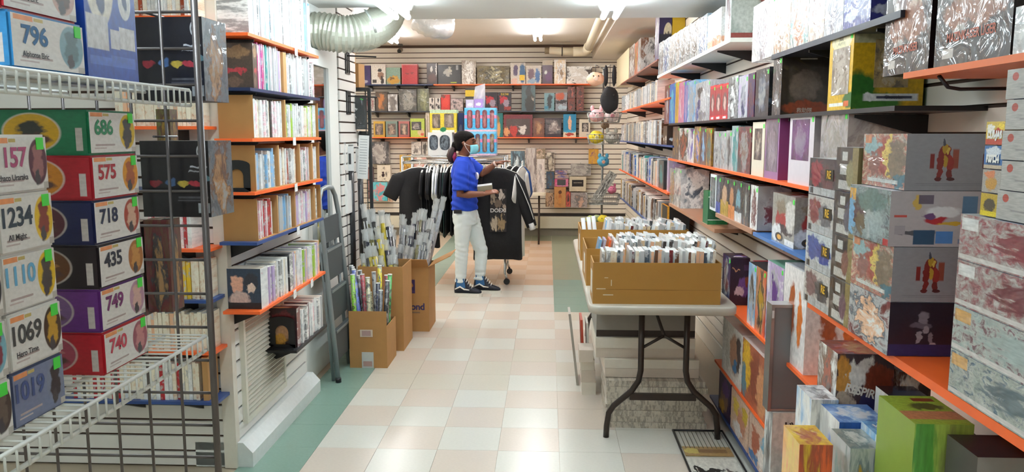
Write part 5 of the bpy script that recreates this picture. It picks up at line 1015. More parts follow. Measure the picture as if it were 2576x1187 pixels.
bk_('tall blue grey box reaching the shelf above in the middle back row', 1312, 1347, 213, Z2, blob('tallgb', '#4c6064', [('e', .6, .3, .35, .4, '#33302e'), ('e', .5, .75, .2, .2, '#3a3c3e'), ('e', .8, .45, .1, .05, '#a89c90')], warp=.08))
bk_('teal box with a dark monster silhouette in the middle back row', 1369, 1395, 234, Z2, blob('monst', '#6f9098', [('e', .5, .5, .22, .4, '#33363a'), ('e', .7, .75, .16, .1, '#33363a'), ('e', .2, .2, .2, .1, '#3f7f9a')], warp=.08))
bk_('orange topped grey box in the middle back row', 1397, 1427, 233, Z2, blob('ogy', '#8a8a90', [('e', .4, .8, .4, .2, '#a84a2c'), ('e', .5, .5, .5, .1, '#2c2426'), ('e', .6, .2, .4, .12, '#a8b8c4')], warp=.08))
for i, a in enumerate((1428, 1450)):
    for j, (vt, vb) in enumerate(((218, 247), (247.5, 274))): bk_('dark rust blister box, %s column %s' % (nth(i + 1), ['upper', 'lower'][j]), a, a + 19, vt, Z2, art(['#4a2a22', '#7a3a2c', '#2c1c1a', '#a8584a'], 2, wrap=.3), vb=None if j else vb)
# third row
for i, (a, b_, c) in enumerate([(939, 968, '#b8923a'), (970, 1000, '#6f8078'), (1002, 1030, '#9a5a56')]): bk_('window figure box with a %s frame in the third back row' % ['golden', 'sage green', 'dusty rose'][i], a, b_, 305, Z3, mat(c, .4), wm=WD)
bk_('lime green window box in the third back row', 1032, 1068, 298, Z3, blob('limeb', '#a8b84a', [('e', .75, .25, .25, .2, '#c9b08a'), ('e', .85, .15, .12, .08, '#b8503c')]), wm=WD2, wr=(.42, .6, .7, .45))
bk_('narrow beige box between the lime and yellow ones in the third back row', 1070, 1080, 282, Z3, art(['#c9bca8', '#8a7a68'], 2))
bk_('teal and gold box with a tall golden figure in the third back row', 1249, 1265, 284, Z3, blob('tealg', '#1d6a68', [('e', .3, .35, .3, .35, '#c9965a'), ('e', .25, .75, .2, .15, '#8a6a3a')], warp=.08))
o = bk_('wide red box with two figures in the third back row', 1267, 1340, 288, Z3, blob('redw', '#6a1c24', [('r', .5, .45, .42, .36, '#4a3a36', .05), ('e', .35, .3, .14, .25, '#a83028'), ('e', .65, .3, .12, .2, '#cfc4bc'), ('e', .1, .25, .1, .2, '#c98a5a')], warp=.08, wrap=.3), dep=.14)
bk_('rust window figure box in the third back row', 1341, 1370, 297, Z3, mat('#6a4438', .4), wm=art(['#5a3424', '#8a5a3a', '#b8906a'], 2, wrap=.4, coat=.8)); bk_('dark window box with pale tangled figures in the third back row', 1371, 1413, 297, Z3, mat('#3a3038', .4), wm=art(['#3a3436', '#7a6a66', '#d8ccc4'], 2.2, wrap=.4, coat=.8), wr=(.5, .55, .9, .75))
o = bk_('turquoise box with a figure in a pale dress in the third back row', 1417, 1450, 287, Z3, blob('turq', '#1c7aa0', [('e', .5, .6, .14, .3, '#d8a888'), ('r', .5, .13, .5, .14, '#d8c8ac'), ('e', .5, .12, .35, .06, '#a83a2c'), ('e', .5, .25, .5, .05, '#3a9ac0')], warp=.05), dep=.1)
bk_('cream window box at the plush end of the third back row', 1457, 1485, 300, Z3, mat('#d0c4b0', .4), wm=WD2, wr=(.55, .55, .6, .5))
# lower wall: goods hung on hooks
yh = YB - .17
HG = [(930, 978, 356, 412, ['#2c2a2c', '#5a5658', '#b0a8a4', '#8a8480'], 'large clear box with a dark grey figure'), (948, 982, 415, 456, ['#e0d6c4', '#d8ccb8', '#2c1c1e'], 'white box with a small dark red figure'), (938, 974, 458, 505, ['#2fa4b4', '#6ac0c8', '#d87a7a', '#2fa4b4'], 'turquoise box with a pink figure'), (925, 937, 420, 500, ['#5a3a3c', '#8a5a58', '#3a2c2e'], 'narrow dark rose box'), (975, 986, 470, 508, ['#c9a890', '#8a6a50'], 'narrow tan box'),
      (1005, 1039, 389.5, 432, ['#b8862c', '#c9a03a', '#8a5a1c', '#5a7a4a'], 'golden yellow box'), (1034, 1060, 356, 388, ['#8a8480', '#d6cec4', '#6a625e'], 'cream window box above the yellow one'), (1061, 1076, 356, 390, ['#c9c0b4', '#3a3434'], 'cream and black box'), (1041, 1072, 390, 422, ['#d8b0a4', '#c9887a', '#efe4dc'], 'pink and white box'),
      (1325, 1342, 372, 405, ['#d8bca8', '#6a5a44', '#e4cdbc'], 'pale pink framed box'), (1342, 1372, 374, 407, ['#c9a894', '#7a6a50', '#dcc4b0'], 'peach framed box with a green figure'), (1375, 1395, 384, 430, ['#d6c8b4', '#4a3c34', '#c9bba6'], 'tall cream box with three windows'), (1374, 1394, 432, 474, ['#2c5474', '#5a4a44', '#3a6a8a'], 'blue box with a brown figure'),
      (1396, 1427, 428, 439, ['#c9b09a', '#4a4a8a', '#c9805a'], 'flat striped box'), (1396, 1431, 440, 449, ['#c9a890', '#5a5a9a'], 'second flat striped box'), (1395, 1430, 450, 469, ['#c9507c', '#d88aa8', '#5a5a5c'], 'pink box with heart-shaped window'), (1436, 1487, 412, 442, ['#6a6662', '#b0a8a0', '#8a8480'], 'grey sketch patterned box'),
      (1432, 1475, 444, 481, ['#d0c2a8', '#cbbda2', '#d6c8ae'], 'cream box with a black name panel'), (1394, 1424, 470, 522, ['#b87f46', '#c08a50', '#a8703a'], 'tan cardboard-coloured figure box'), (1436, 1478, 484, 522, ['#8a8484', '#a89c98', '#6a6668', '#c9a08a'], 'grey figure poster box'), (1424, 1436, 482, 520, ['#7a3a34', '#c9584a', '#3a2c2c'], 'narrow dark red box'), (1481, 1506, 375, 412, ['#b8862c', '#c9983a', '#7a4a60'], 'mustard card with a purple figure'), (1372, 1392, 485, 520, ['#8a6a50', '#c9a88a', '#5a3a30'], 'brown figure box by the table leg')]
for i, (a, b_, vt, vb, pal, w_) in enumerate(HG):
    o = bk_('%s hung low on the back wall' % w_, a, b_, vt, 0, art(pal, 2.0, wrap=.25), vb=vb, y=yh, dep=.1, name='hanging_box', group='boxes hung low on the back wall')
    under(MB().cyl((0, .03, o['_h'] + .006), (0, .17, o['_h'] + .006), .004, 6).build('wall_hook', mat('#3a3634', .4, .6)), o)
    if 'cardboard-coloured' in w_: decal(o, 'figure_print', '-y', 0, -.05, o['_h'] * .52, .075, .2, blob('tanfig', '#b87f46', [('e', .5, .85, .35, .14, '#5a3018'), ('e', .5, .5, .28, .2, '#a86030'), ('e', .5, .2, .25, .25, '#c08040')], warp=.03))
    if 'black name panel' in w_:
        decal(o, 'name_panel', '-y', 0, -.05, o['_h'] * .55, o['_d'] * .68, o['_h'] * .45, mat('#241c1a', .4)); lettering(o, 'SILENCE PUNKROCK', .02, (0, -.0525, o['_h'] * .58), '-y', mat('#cfc4b0', .5), sx=.7)
    if 'heart-shaped' in w_: decal(o, 'window', '-y', 0, -.05, o['_h'] * .55, .13, .09, mat('#4a4a4c', .2, coat=1.))
    if 'dark red figure' in w_: decal(o, 'figure_print', '-y', -.01, -.05, o['_h'] * .45, .07, .12, blob('drf', '#dcd0bc', [('e', .5, .7, .3, .12, '#3a2024'), ('e', .5, .35, .35, .25, '#33191c')], warp=.1))
# ================================================================== mirror, ladder, ducts, pipes on the left and overhead
e = empty('framed_mirror', (XL - .038, 5.07, 1.42), 'tall narrow mirror in a white frame on the plain left wall', 'mirror')
for q in ((.0, .025, -.30, -.20, -.78, .68), (.0, .025, .17, .30, -.78, .68)): under(MB().box(*q).build('side_frame', M_WHITE), e)
for q in ((.0, .025, -.20, .17, .58, .68), (.0, .025, -.20, .17, -.78, -.70)): under(MB().box(*q).build('rail', M_WHITE), e)
under(MB().box(.0, .008, -.2, .17, -.70, .58).build('mirror_glass', mat('#b9bdbd', .03, 1.0, var=.02)), e)
M_STEEL = mat('#8d9597', .4, .4); M_STEP = mat('#4a5052', .55, .2)
lad = empty('step_ladder', (-1.36, 4.93, 0), 'grey folded step ladder leaning on the plain left wall', 'ladder')
hoop = [(.04, -.22, 0), (-.045, -.20, 1.05), (-.058, -.18, 1.16), (-.062, -.12, 1.215), (-.064, 0, 1.225), (-.062, .12, 1.215), (-.058, .18, 1.16), (-.045, .20, 1.05), (.04, .22, 0)]
under(MB().tube(hoop, .016, 8).build('front_frame', M_STEEL), lad)
for s in (-1, 1):
    under(MB().cyl((.0, s * .19, 0), (-.062, s * .17, .88), .012, 8).build('rear_leg', M_STEEL), lad)
    under(MB().cyl((.04, s * .22, 0), (.039, s * .22, .03), .019, 8).build('rubber_foot', M_BLACK), lad)
for k, z in enumerate((.22, .48, .74)):
    x = .03 - z * .085
    under(MB().box(x - .014, x + .012, -.185, .185, z - .10, z + .10).build('step_plate', M_STEP), lad)
    under(MB().box(x + .0125, x + .016, -.17, .17, z + .085, z + .1).build('step_edge', M_STEEL), lad)
under(MB().box(-.05, -.035, -.17, .17, .88, 1.04).build('top_plate', M_STEP), lad)
# corrugated duct
def duct(name, label, pts, r, m, ribs=.014, amp=.004, sub=8, cat='duct'):
    P = [Vector(p) for p in pts]; out = []
    for i in range(len(P) - 1):
        p0, p1, p2, p3 = P[max(i - 1, 0)], P[i], P[i + 1], P[min(i + 2, len(P) - 1)]
        for k in range(sub * 4):
            t = k / (sub * 4)
            out.append(.5 * ((2 * p1) + (p2 - p0) * t + (2 * p0 - 5 * p1 + 4 * p2 - p3) * t * t + (3 * p1 - p0 - 3 * p2 + p3) * t ** 3))
    out.append(P[-1])
    pts2 = [out[0]]
    for q in out[1:]:
        if (q - pts2[-1]).length >= ribs / 2: pts2.append(q)
    rr = [r + (amp if i % 2 else -amp) for i in range(len(pts2))]
    b = MB(); b.tube(pts2, rr, 28, cap=False)
    o = b.build(name, m, smooth=ribs > .04); return tag(o, label, cat)
M_FOIL = mat('#c0c2b4', .34, .55, var=.05)
dz = 1.57
def dp(u, v, y): p = onY(u, v, y); return (p.x, p.y, p.z)
o = duct('air_duct', 'thick corrugated silver duct bending out of the left wall under the ceiling', [dp(780, 78, 5.02), dp(815, 79, 5.02), dp(860, 86, 5.03), dp(905, 83, 5.08), dp(942, 70, 5.2), dp(968, 46, 5.31), dp(981, 10, 5.37), dp(986, -30, 5.4)], .115, M_FOIL, ribs=.022, amp=.0055)
b = MB(); pth = [dp(918, 24, 4.98), dp(930, 42, 4.945), dp(940, 62, 4.95), dp(946, 82, 4.955)]
b.tube(pth, .012, 6, flat=.2); under(b.build('hanger_strap', mat('#a9b0ac', .35, .8)), o)
o = duct('air_duct', 'crumpled foil duct elbow hanging below the back room ceiling', [dp(1045, 50, 6.9), dp(1072, 66, 6.9), dp(1095, 74, 6.92), dp(1112, 74, 7.0), dp(1120, 66, 7.3), tuple(Vector(dp(1120, 60, 7.45)) + Vector((0, .02, .2))), (dp(1120, 60, 7.45)[0], 7.5, ZB - .005)], .082, mat('#dcdcdc', .3, .6, var=.08, bump=.7, bscale=22), ribs=.05, amp=.006)
# pipe
M_PVC = mat('#d8cdb4', .4)
e = empty('ceiling_pipe', (.52, 8.5, 2.70), 'cream plastic waste pipe running below the back ceiling beside the soffit', 'pipe')
e_loc = Vector((.52, 8.5, 2.70))
def rel(p): return Vector(p) - e_loc
under(MB().tube([rel((.55, 5.75, 2.76)), rel((.55, 10.9, 2.74))], .055, 14).build('straight_run', M_PVC), e)
under(MB().tube([rel((.55, 10.88, 2.74)), rel((.55, 11.3, 2.74)), rel((.53, 11.45, 2.74)), rel((.46, 11.5, 2.74)), rel((.36, 11.5, 2.74))], .068, 14).build('elbow', M_PVC), e)
under(MB().tube([rel((.37, 11.5, 2.74)), rel((.02, 11.55, 2.76))], .055, 14).build('cross_run', M_PVC), e)
under(MB().tube([rel((.02 + .06 * k, 11.55, 2.76)) for k in (0, -.5, -1.2)], .045, 12).build('end_cap', mat('#8a7a62', .5)), e)
under(MB().tube([rel((.2, 11.53 + .066 * math.cos(a), 2.75 + .066 * math.sin(a))) for a in [PI * 2 * k / 12 for k in range(13)]], .008, 6).build('pipe_strap', M_BLACK), e)
e = empty('security_camera', (bx_(1005, 125, 11.7), 11.75, 2.86), 'small dark security camera under the back ceiling', 'security camera')
under(MB().box(-.03, .03, -.02, .06, -.0, .03).build('mount', mat('#4a4440', .5)), e)
under(MB().tube([(0, 0, 0), (0, -.02, -.04)], .015, 8).build('stem', mat('#4a4440', .5)), e)
under(MB().tube([(0, .05, -.05), (0, -.06, -.08)], .035, 12).build('camera_body', mat('#8a7c6c', .4)), e)
under(MB().tube([(0, -.06, -.08), (0, -.075, -.084)], .028, 12).build('lens', mat('#101012', .1)), e)
# ================================================================== scroll display beyond the plain wall
M_BG = mat('#3c4042', .4, .4)
rk = empty('display_rack', (-1.42, 6.14, 0), 'tall dark grey grid rack standing at the corner of the left slat wall', 'display rack')
x0, x1 = bx_(872, 300, 6.14) + 1.42, bx_(930, 300, 6.14) + 1.42
for x in (x0, x1): under(MB().box(x - .012, x + .012, -.012, .012, 0, 1.92).build('post', M_BG), rk)
for x in (x0 + .03, x1 - .03): under(MB().cyl((x, 0, .1), (x, 0, 1.9), .004, 6).build('upright_wire', M_BG), rk)
for k in range(20): under(MB().cyl((x1 - .032, .0, .12 + k * .09), (x1, .0, .12 + k * .09), .004, 5).build('rung', M_BG), rk)
for z in (.25, .85, 1.47, 1.9): under(MB().box(x0, x1, -.02, .12, z, z + .025).build('rack_shelf', M_BG), rk)
carton('figure_box', 'black wrapped box with white brush strokes on the grid rack', 'figure box', -1.42 + x0 + .02, -1.42 + x1 - .012, 6.01, 6.115, 1.60, 1.86, [mat('#2c3234', .3, coat=.6)] * 2 + [blob('brush', '#20292b', [('e', .35, .6, .3, .05, '#c9cfd0'), ('e', .3, .35, .22, .05, '#d0d6d6'), ('e', .42, .5, .05, .3, '#c9cfd0'), ('e', .2, .85, .15, .08, '#d6dcdc'), ('e', .85, .9, .08, .03, '#4ac04a')], warp=.1, wrap=.5, coat=1.)] + [mat('#2c3234', .3, coat=.6)] * 3, rz=.06)
carton('figure_box', 'pale grey box on the upper shelf of the grid rack', 'figure box', -1.42 + x0 + .02, -1.42 + x0 + .09, 6.13, 6.24, 1.496, 1.59, mat('#c9cbc9', .4))
carton('figure_box', 'dark box on the upper shelf of the grid rack beside a pale one', 'figure box', -1.42 + x0 + .1, -1.42 + x1 - .03, 6.13, 6.24, 1.496, 1.585, mat('#23282a', .4))
for i, (u, v0, v1, dxx, rz) in enumerate([(880, 130, 190, .07, .2), (893, 160, 250, .10, -.25)]):
    p = onY(u, v1, 6.25 - .13 * i)
    o = carton('cardboard_piece', ['tan cardboard sleeve standing on top of the grid rack', 'folded tan cardboard box leaning on top of the grid rack'][i], 'cardboard', p.x - dxx / 2, p.x + dxx / 2, p.y, p.y + .1, 1.926 if i == 0 else 1.927, onY(u, v0, p.y).z, M_CARD2, rz=rz)
# metal arms in the slat wall with long hanging scrolls
for i, (u, y, zt, zb_, lab) in enumerate([(862, 5.68, 1.50, .55, 'nearest the mirror'), (882, 5.78, 1.49, .5, 'middle'), (905, 5.92, 1.47, .6, 'farthest')]):
    x = bx_(u, 400, y)
    sc = empty('hanging_scroll', (x, y, zb_), 'long dark wall scroll pack with a white header hanging on an arm, %s' % lab, 'wall scroll', 'hanging wall scrolls')
    h = zt - zb_
    under(MB().tube([(0, 0, 0), (0, 0, h - .12)], .022, 10).build('scroll_roll', art(['#15171a', '#24272c', '#3a3f46', '#1a1c20'], 2., wrap=.3, stretch=(1, 2), coat=.8, center=0)), sc)
    under(MB().box(-.026, .026, -.022, .0, h - .2, h - .02).build('header_card', mat('#e2e4e4', .4)), sc)
    decal(sc, 'header_print', '-y', 0, -.022, h - .11, .018, .08, mat('#3a3c40', .5))
    under(MB().box(-.024, .024, -.004, .004, h - .05, h).build('clear_sleeve', film('#e8ecec', .35)), sc)
    under(MB().cyl((XL - .03 - x, .0, h - .01), (.02, 0, h - .01), .005, 6).build('hang_arm', M_BLACK), sc)
o = MB().box(-.04, .04, -.002, .002, 0, .33).build('price_list', mat('#eceeee', .5)); p = onY(912, 450, 5.86); o.location = (p.x, 5.86, p.z); o.rotation_euler = (0, .06, 0); tag(o, 'long white paper price list hanging beside the scrolls', 'price list')
for k in range(14): decal(o, 'text_line', '-y', 0, -.002, .3 - k * .02, .055, .004, mat('#9a9ea2', .6), t=.0004)
o = MB().box(0, .02, -.09, .09, 0, .24).build('plastic_box', mat('#eef0ee', .4)); o.location = (XL - .03, 5.73, .98); tag(o, 'blank white plastic box mounted on the slat wall by the scrolls', 'wall box')
for i, (v, lab) in enumerate([(150, 'upper'), (255, 'lower')]):
    e = empty('faceout_arm', (XL - .03, 5.80, onX(862, v, -1.46).z), 'black %s metal face-out arm in the far left slat wall' % lab, 'arm', 'face-out arms')
    for yy in (-.05, 0, .05): under(MB().box(0, .008, yy - .006, yy + .006, -.08, .08).build('upright', M_BLACK), e)
    for zz in (-.08, .08): under(MB().box(0, .008, -.06, .06, zz - .005, zz + .005).build('rail', M_BLACK), e)
    under(MB().cyl((0, 0, .05), (.22, .0, .04), .006, 6).build('arm_rod', M_BLACK), e)
# ================================================================== boxes of rolled posters
pb1 = open_box('poster_box', 'small brown carton of thin poster tubes in front of the others', -1.325, -1.07, 5.02, 5.33, 0, .285, M_CARD, group='cartons of poster rolls', flaps=[('-y', .105, .0)])
decal(pb1, 'packing_tape', '-y', -.01, -.157, .24, .085, .05, mat('#c9b8a8', .3)); decal(pb1, 'packing_tape', '-y', -.005, -.1565, .055, .08, .11, mat('#c2c0bc', .3)); decal(pb1, 'tape_print', '-y', -.005, -.159, .03, .06, .035, mat('#b08a82', .4)); decal(pb1, 'tape_print', '-y', -.01, -.1595, .24, .06, .035, mat('#a88a86', .4))
pb2 = open_box('poster_box', 'tall brown carton of wall scrolls behind the small carton', -1.36, -1.035, 5.44, 5.80, 0, .62, M_CARD, group='cartons of poster rolls')
pb3 = open_box('poster_box', 'brown carton with a purple printed logo and open flaps', -1.30, -.935, 6.0, 6.35, 0, .52, M_CARD, group='cartons of poster rolls', flaps=[('+x', .2, 1.1), ('-y', .12, .9)])
decal(pb3, 'printed_logo', '-y', .03, -.175, .365, .085, .11, blob('dlogo', '#3a2c5c', [('e', .55, .6, .28, .2, '#b07a3a'), ('r', .5, .12, .5, .1, '#4a3a6a')], mottle=0)); lettering(pb3, 'Diamond', .075, (.015, -.1765, .20), '-y', mat('#332a5a', .6), bold=.002); decal(pb3, 'print_line', '-y', .06, -.175, .155, .1, .012, mat('#7a6048', .7))
TC = [('lime', '#8fd02c'), ('charcoal', '#3a3c40'), ('yellow', '#e6d21c'), ('red', '#b03a48'), ('green', '#4ab058'), ('grey', '#6a6c70'), ('blue', '#6a7fd0'), ('black', '#222428'), ('cream', '#c9c4a0'), ('navy', '#2c3458'), ('silver', '#a8aaac'), ('olive', '#6a6a40')]
r = random.Random(11)
def poster(label, base, top, rad, m, group, cap='#e9e9e6'):
    bx0, tp = Vector(base), Vector(top)
    e = empty('poster_tube', base, label, 'poster', group)
    d = tp - bx0
    under(MB().tube([(0, 0, 0), d], rad, 12).build('poster_roll', m), e)
    b = MB(); b.tube([d * .995, d * 1.004], rad * 1.03, 12); under(b.build('end_cap', mat(cap, .4)), e)
    return e
tube_px = [(862, 690, 'lime'), (880, 672, 'charcoal'), (876, 668, 'grey'), (890, 678, 'blue'), (905, 680, 'charcoal'), (900, 693, 'black'), (911, 690, 'red'), (925, 698, 'cream'), (940, 684, 'silver'), (955, 668, 'yellow'), (951, 712, 'navy'), (972, 692, 'red'), (981, 690, 'green'), (985, 712, 'olive'), (958, 730, 'grey'), (930, 735, 'cream'), (915, 740, 'olive'), (975, 706, 'black')]
for i, (u, v, c) in enumerate(tube_px):
    yb = 5.08 + .2 * ((i * 5) % 7) / 7; xb = -1.29 + .19 * (u - 862) / 125
    tp = onY(u, v, yb + .02); tp.x = min(max(tp.x, xb + (-1.30 - xb) * tp.z / .285), xb + (-1.095 - xb) * tp.z / .285)
    poster('%s thin rolled poster, %s across the small carton' % (c, nth(i + 1)), (xb, yb, .008), (tp.x, tp.y, tp.z), .0155, art([dict(TC)[c], '#3a3a3c', dict(TC)[c], '#8a8a88', dict(TC)[c]], 2.2, wrap=.2, stretch=(1, 4), center=0), 'thin posters in the small carton')
SC = [['#1c1e20', '#2c2e30', '#5a5c5e'], ['#3c3a1c', '#5a5628', '#8a8868'], ['#8a7c1c', '#b3a22c', '#6a6020'], ['#12182c', '#1c2238', '#4a5060'], ['#3a3c40', '#5a5c60', '#8a8c90'], ['#2a2420', '#4a403a', '#7a706a'], ['#6a6e74', '#9a9ea4', '#4a4c50']]
SW = ['dark grey', 'olive', 'mustard', 'navy', 'silver', 'brown', 'pale grey']
def scroll(label, base, top, wd, m, group):
    """flat packed wall scroll: roll in a clear sleeve with a crumpled end and a header card"""
    bx0, tp = Vector(base), Vector(top); tp.x = max(tp.x, -1.415); d = tp - bx0; L = d.length
    e = empty('packed_scroll', base, label, 'wall scroll', group)
    q = Vector((0, 0, 1)).rotation_difference(d); e.rotation_mode = 'QUATERNION'; e.rotation_quaternion = q
    under(MB().tube([(0, 0, 0), (0, 0, L * .9)], wd / 2, 10, flat=.75).build('scroll_roll', m), e)
    b = MB(); w2 = wd * .62; rings = []
    for z, k, t in ((L * .90, .98, .46), (L * .93, .95, .42), (L * .965, .78, .2), (L * .985, 1.0, .08), (L * 1.0, .92, .05)):
        rings.append([(w2 * k * math.cos(a) * .85 + .002 * math.sin(5 * a), wd * t * math.sin(a) * 1.15, z + .006 * math.sin(3 * a)) for a in [2 * PI * j / 12 for j in range(12)]])
    b.ring_loft(rings, cap=False); under(b.build('clear_sleeve', mat('#dfe3e3', .08, alpha=.42, coat=1., bump=1., bscale=80)), e)
    if len(label) % 3 == 0: under(MB().box(-wd * .3, wd * .3, -wd * .45, -wd * .42, L * .82, L * .875).build('header_card', mat('#c4c7c6', .4)), e)
    return e
k = 0
# tall carton: scrolls fanned
for j in range(3):
    for i in range(10):
        u = 884 + i * 12 + r.uniform(-4, 4) - j * 3; v = [622, 580, 535][j] + r.uniform(-30, 30) + abs(i - 3) * 4; u += r.uniform(-16, 10)
        yb = 5.49 + .1 * j; tp = onY(u, v, yb + .04 + .05 * j); xb = -1.30 + .235 * i / 9.0; tp.x = min(max(tp.x, xb + (-1.33 - xb) * tp.z / .62), xb + (-1.07 - xb) * tp.z / .62)
        ci = [0, 1, 2, 3, 5, 1, 0, 2][r.randrange(8)]; k += 1
        scroll('%s packed wall scroll in the tall carton, %s row, %s across' % (SW[ci], ['front', 'middle', 'back'][j], nth(i + 1)), (xb, yb, .01), (tp.x, tp.y, tp.z), .054, art(SC[ci], 1.8, wrap=.3, stretch=(1, 3), coat=.8, center=0), 'wall scrolls in the tall carton')
for j in range(3):
    for i in range(11):
        u = 990 + i * 11 + r.uniform(-4, 4); v = [640, 605, 570][j] + r.uniform(-28, 26) - i * 4; u += r.uniform(-14, 16)
        yb = 6.05 + .09 * j; tp = onY(u, v, yb + .02 + .04 * j); xb = -1.265 + .22 * i / 10.0; tp.x = min(tp.x, xb + (-.968 - xb) * tp.z / .53)
        ci = [4, 1, 0, 4, 6, 3, 5][r.randrange(7)]
        scroll('%s packed wall scroll in the logo carton, %s row, %s across' % (SW[ci], ['front', 'middle', 'back'][j], nth(i + 1)), (xb, yb, .01), (tp.x, tp.y, tp.z), .05, art(SC[ci], 1.8, wrap=.3, stretch=(1, 3), coat=.8, center=0), 'wall scrolls in the logo carton')
for i, (u, v, ci, u0) in enumerate([(1100, 500, 6, 1050), (1075, 555, 0, 1040), (1117, 495, 6, 1075), (1055, 560, 4, 1035)]):
    tp = onY(u, v, 6.33); b0 = onY(u0, 700, 6.33)
    scroll('%s long wall scroll rising above the logo carton, %s of four' % (SW[ci], nth(i + 1)), ([-1.1, -1.16, -1.1, -1.2][i], 6.31, .012), (tp.x, tp.y, tp.z), .05, art(SC[ci], 1.8, wrap=.3, stretch=(1, 3), coat=.8, center=0), 'long scrolls in the logo carton')
# ================================================================== clothes rack
RX0, RX1, RY0, RY1, RZ = -1.50, -.44, 7.98, 8.56, 1.27
rack = empty('clothes_rack', ((RX0 + RX1) / 2, (RY0 + RY1) / 2, 0), 'chrome rolling clothes rack with two rails and a wire top', 'clothes rack')
hx2, hy2 = (RX1 - RX0) / 2, (RY1 - RY0) / 2
for s in (-1, 1):
    under(MB().cyl((-hx2, s * hy2, RZ), (hx2, s * hy2, RZ), .014, 10).build('hang_rail', M_CHROME), rack)
    under(MB().cyl((-hx2, s * hy2, RZ + .06), (hx2, s * hy2, RZ + .06), .009, 8).build('top_rail', M_CHROME), rack)
    for t in (-1, 1):
        under(MB().tube([(t * hx2, s * hy2, RZ + .06), (t * hx2, s * hy2, .12), (t * (hx2 + .02), s * (hy2 + .02), .07)], .014, 8).build('upright', M_CHROME), rack)
        under(MB().tube([(t * (hx2 + .02), s * (hy2 + .02) - .012, .034), (t * (hx2 + .02), s * (hy2 + .02) + .012, .034)], .033, 12).build('caster', M_BLACK), rack)
for t in (-1, 1):
    under(MB().cyl((t * hx2, -hy2, RZ), (t * hx2, hy2, RZ), .01, 8).build('end_bar', M_CHROME), rack); under(MB().cyl((t * hx2, -hy2, .14), (t * hx2, hy2, .14), .012, 8).build('base_bar', M_CHROME), rack)
for k in range(12): under(MB().cyl((-hx2 + 2 * hx2 * k / 11, -hy2, RZ + .069), (-hx2 + 2 * hx2 * k / 11, hy2, RZ + .069), .003, 5).build('top_wire', M_CHROME), rack)
def garment(label, x, y, rz, L, col, sl=.26, wd=.23, thick=.022, prints=None, zt=RZ - .045, cuff=None, name='hanging_shirt', dx=0):
    """shirt on a white hanger; local x = across the shoulders, -y = its front"""
    e = empty(name, (x, y, zt), label, 'shirt', 'shirts on the clothes rack', rz=rz)
    m = mat(col, .85, var=.12, scale=30, bump=.3, bscale=25)
    b = MB(); rings = []
    N = 28
    for (z, w_, t) in ((-.005, .075, .6), (-.02, .12, .8), (-.05, .19, 1.0), (-.10, wd * .97, 1.1), (-.2, wd, 1.2), (-.35, wd * 1.0, 1.3), (-L * .75, wd * 1.03, 1.5), (-L, wd * 1.06, 1.6)):
        ring = []
        for j in range(N):
            a = 2 * PI * j / N; fold = 1 + .22 * math.sin(5 * a + z * 3) * min(1, -z * 2.2)
            ring.append((w_ * math.copysign(abs(math.cos(a)) ** .8, math.cos(a)), thick * t * math.sin(a) * fold, z + (.012 * math.sin(3 * a) if z <= -L else 0)))
        rings.append(ring)
    b.ring_loft(rings); under(b.build('shirt_body', m), e)
    for s in (-1, 1):
        b = MB(); p0 = Vector((s * .165, 0, -.062)); n = 6; rings = []
        dr = Vector((s * .34, 0, -1)).normalized() if sl > .4 else Vector((s * .55, 0, -1)).normalized()
        ax = Vector((dr.z * -s, 0, dr.x * s)) if False else Vector((-dr.z, 0, dr.x))
        for i in range(n):
            t = i / (n - 1); c = p0 + dr * sl * t; hw = .085 * (1 - t) + (.075 if sl < .4 else .052) * t
            if i == 0: hw = .03
            rings.append([(c + ax * hw * math.cos(2 * PI * j / 14) + Vector((0, thick * 1.1 * math.sin(2 * PI * j / 14), 0))) for j in range(14)])
        b.ring_loft(rings); so = under(b.build('sleeve', m), e)
        if cuff and s == 1:
            b = MB(); pts = [p0 + dr * (sl * t) + Vector((.012 + .03 * min(1, t * 2), -thick * 1.25, 0)) for t in (.0, .3, .6, .85)]
            b.tube(pts, [.012, .014, .016, .02], 8, flat=.3); under(b.build('sleeve_stripe', mat(cuff, .7)), so)
            c = p0 + dr * sl * .93; b = MB(); b.tube([c, p0 + dr * (sl * 1.05)], [.058, .062], 12, flat=.55); under(b.build('cuff', mat(cuff, .7)), so)
    hg = MB(); hg.tube([(0, 0, .046), (.012, 0, .058), (.02, 0, .046), (.008, 0, .03), (0, 0, .015), (0, 0, 0)], .004, 6)
    hg.tube([(-.19, 0, -.05), (-.08, 0, -.008), (0, 0, .004), (.08, 0, -.008), (.19, 0, -.05)], .009, 6, flat=.6)
    under(hg.build('hanger', mat('#e6e8e4', .35)), e)
    if prints:
        for (cx, cz, w_, h_, mm) in prints: decal(e, 'chest_print', '-y', cx, -thick * 2.05, cz, w_, h_, mm)
    return e
cols = ['#121216', '#15151a', '#101014', '#e6eaec', '#e9ecec', '#14181c', '#15302f', '#101014', '#16161a', '#121216', '#cfd6d8', '#e2e6e6', '#101014', '#121216', '#101014', '#15151a', '#dfe3e4', '#121216', '#16161a', '#141418', '#22262c', '#101014', '#e2e4e4', '#141418', '#121216']
cw_ = {'#e6eaec': 'white', '#e9ecec': 'white', '#dfe4e6': 'white', '#cfd6d8': 'pale grey', '#e2e6e6': 'white', '#a8b0b4': 'grey', '#dfe3e4': 'white', '#e2e4e4': 'white', '#15302f': 'dark teal', '#22262c': 'charcoal'}
for i in range(15):
    x = -1.27 + i * .036
    garment('%s shirt hanging edge-on, %s from the aisle end of the near rail' % (cw_.get(cols[i], 'black'), nth(i + 1)), x, RY0, PI / 2 + r.uniform(-.12, .12), r.uniform(.62, .74), cols[i], thick=.012, wd=.21)
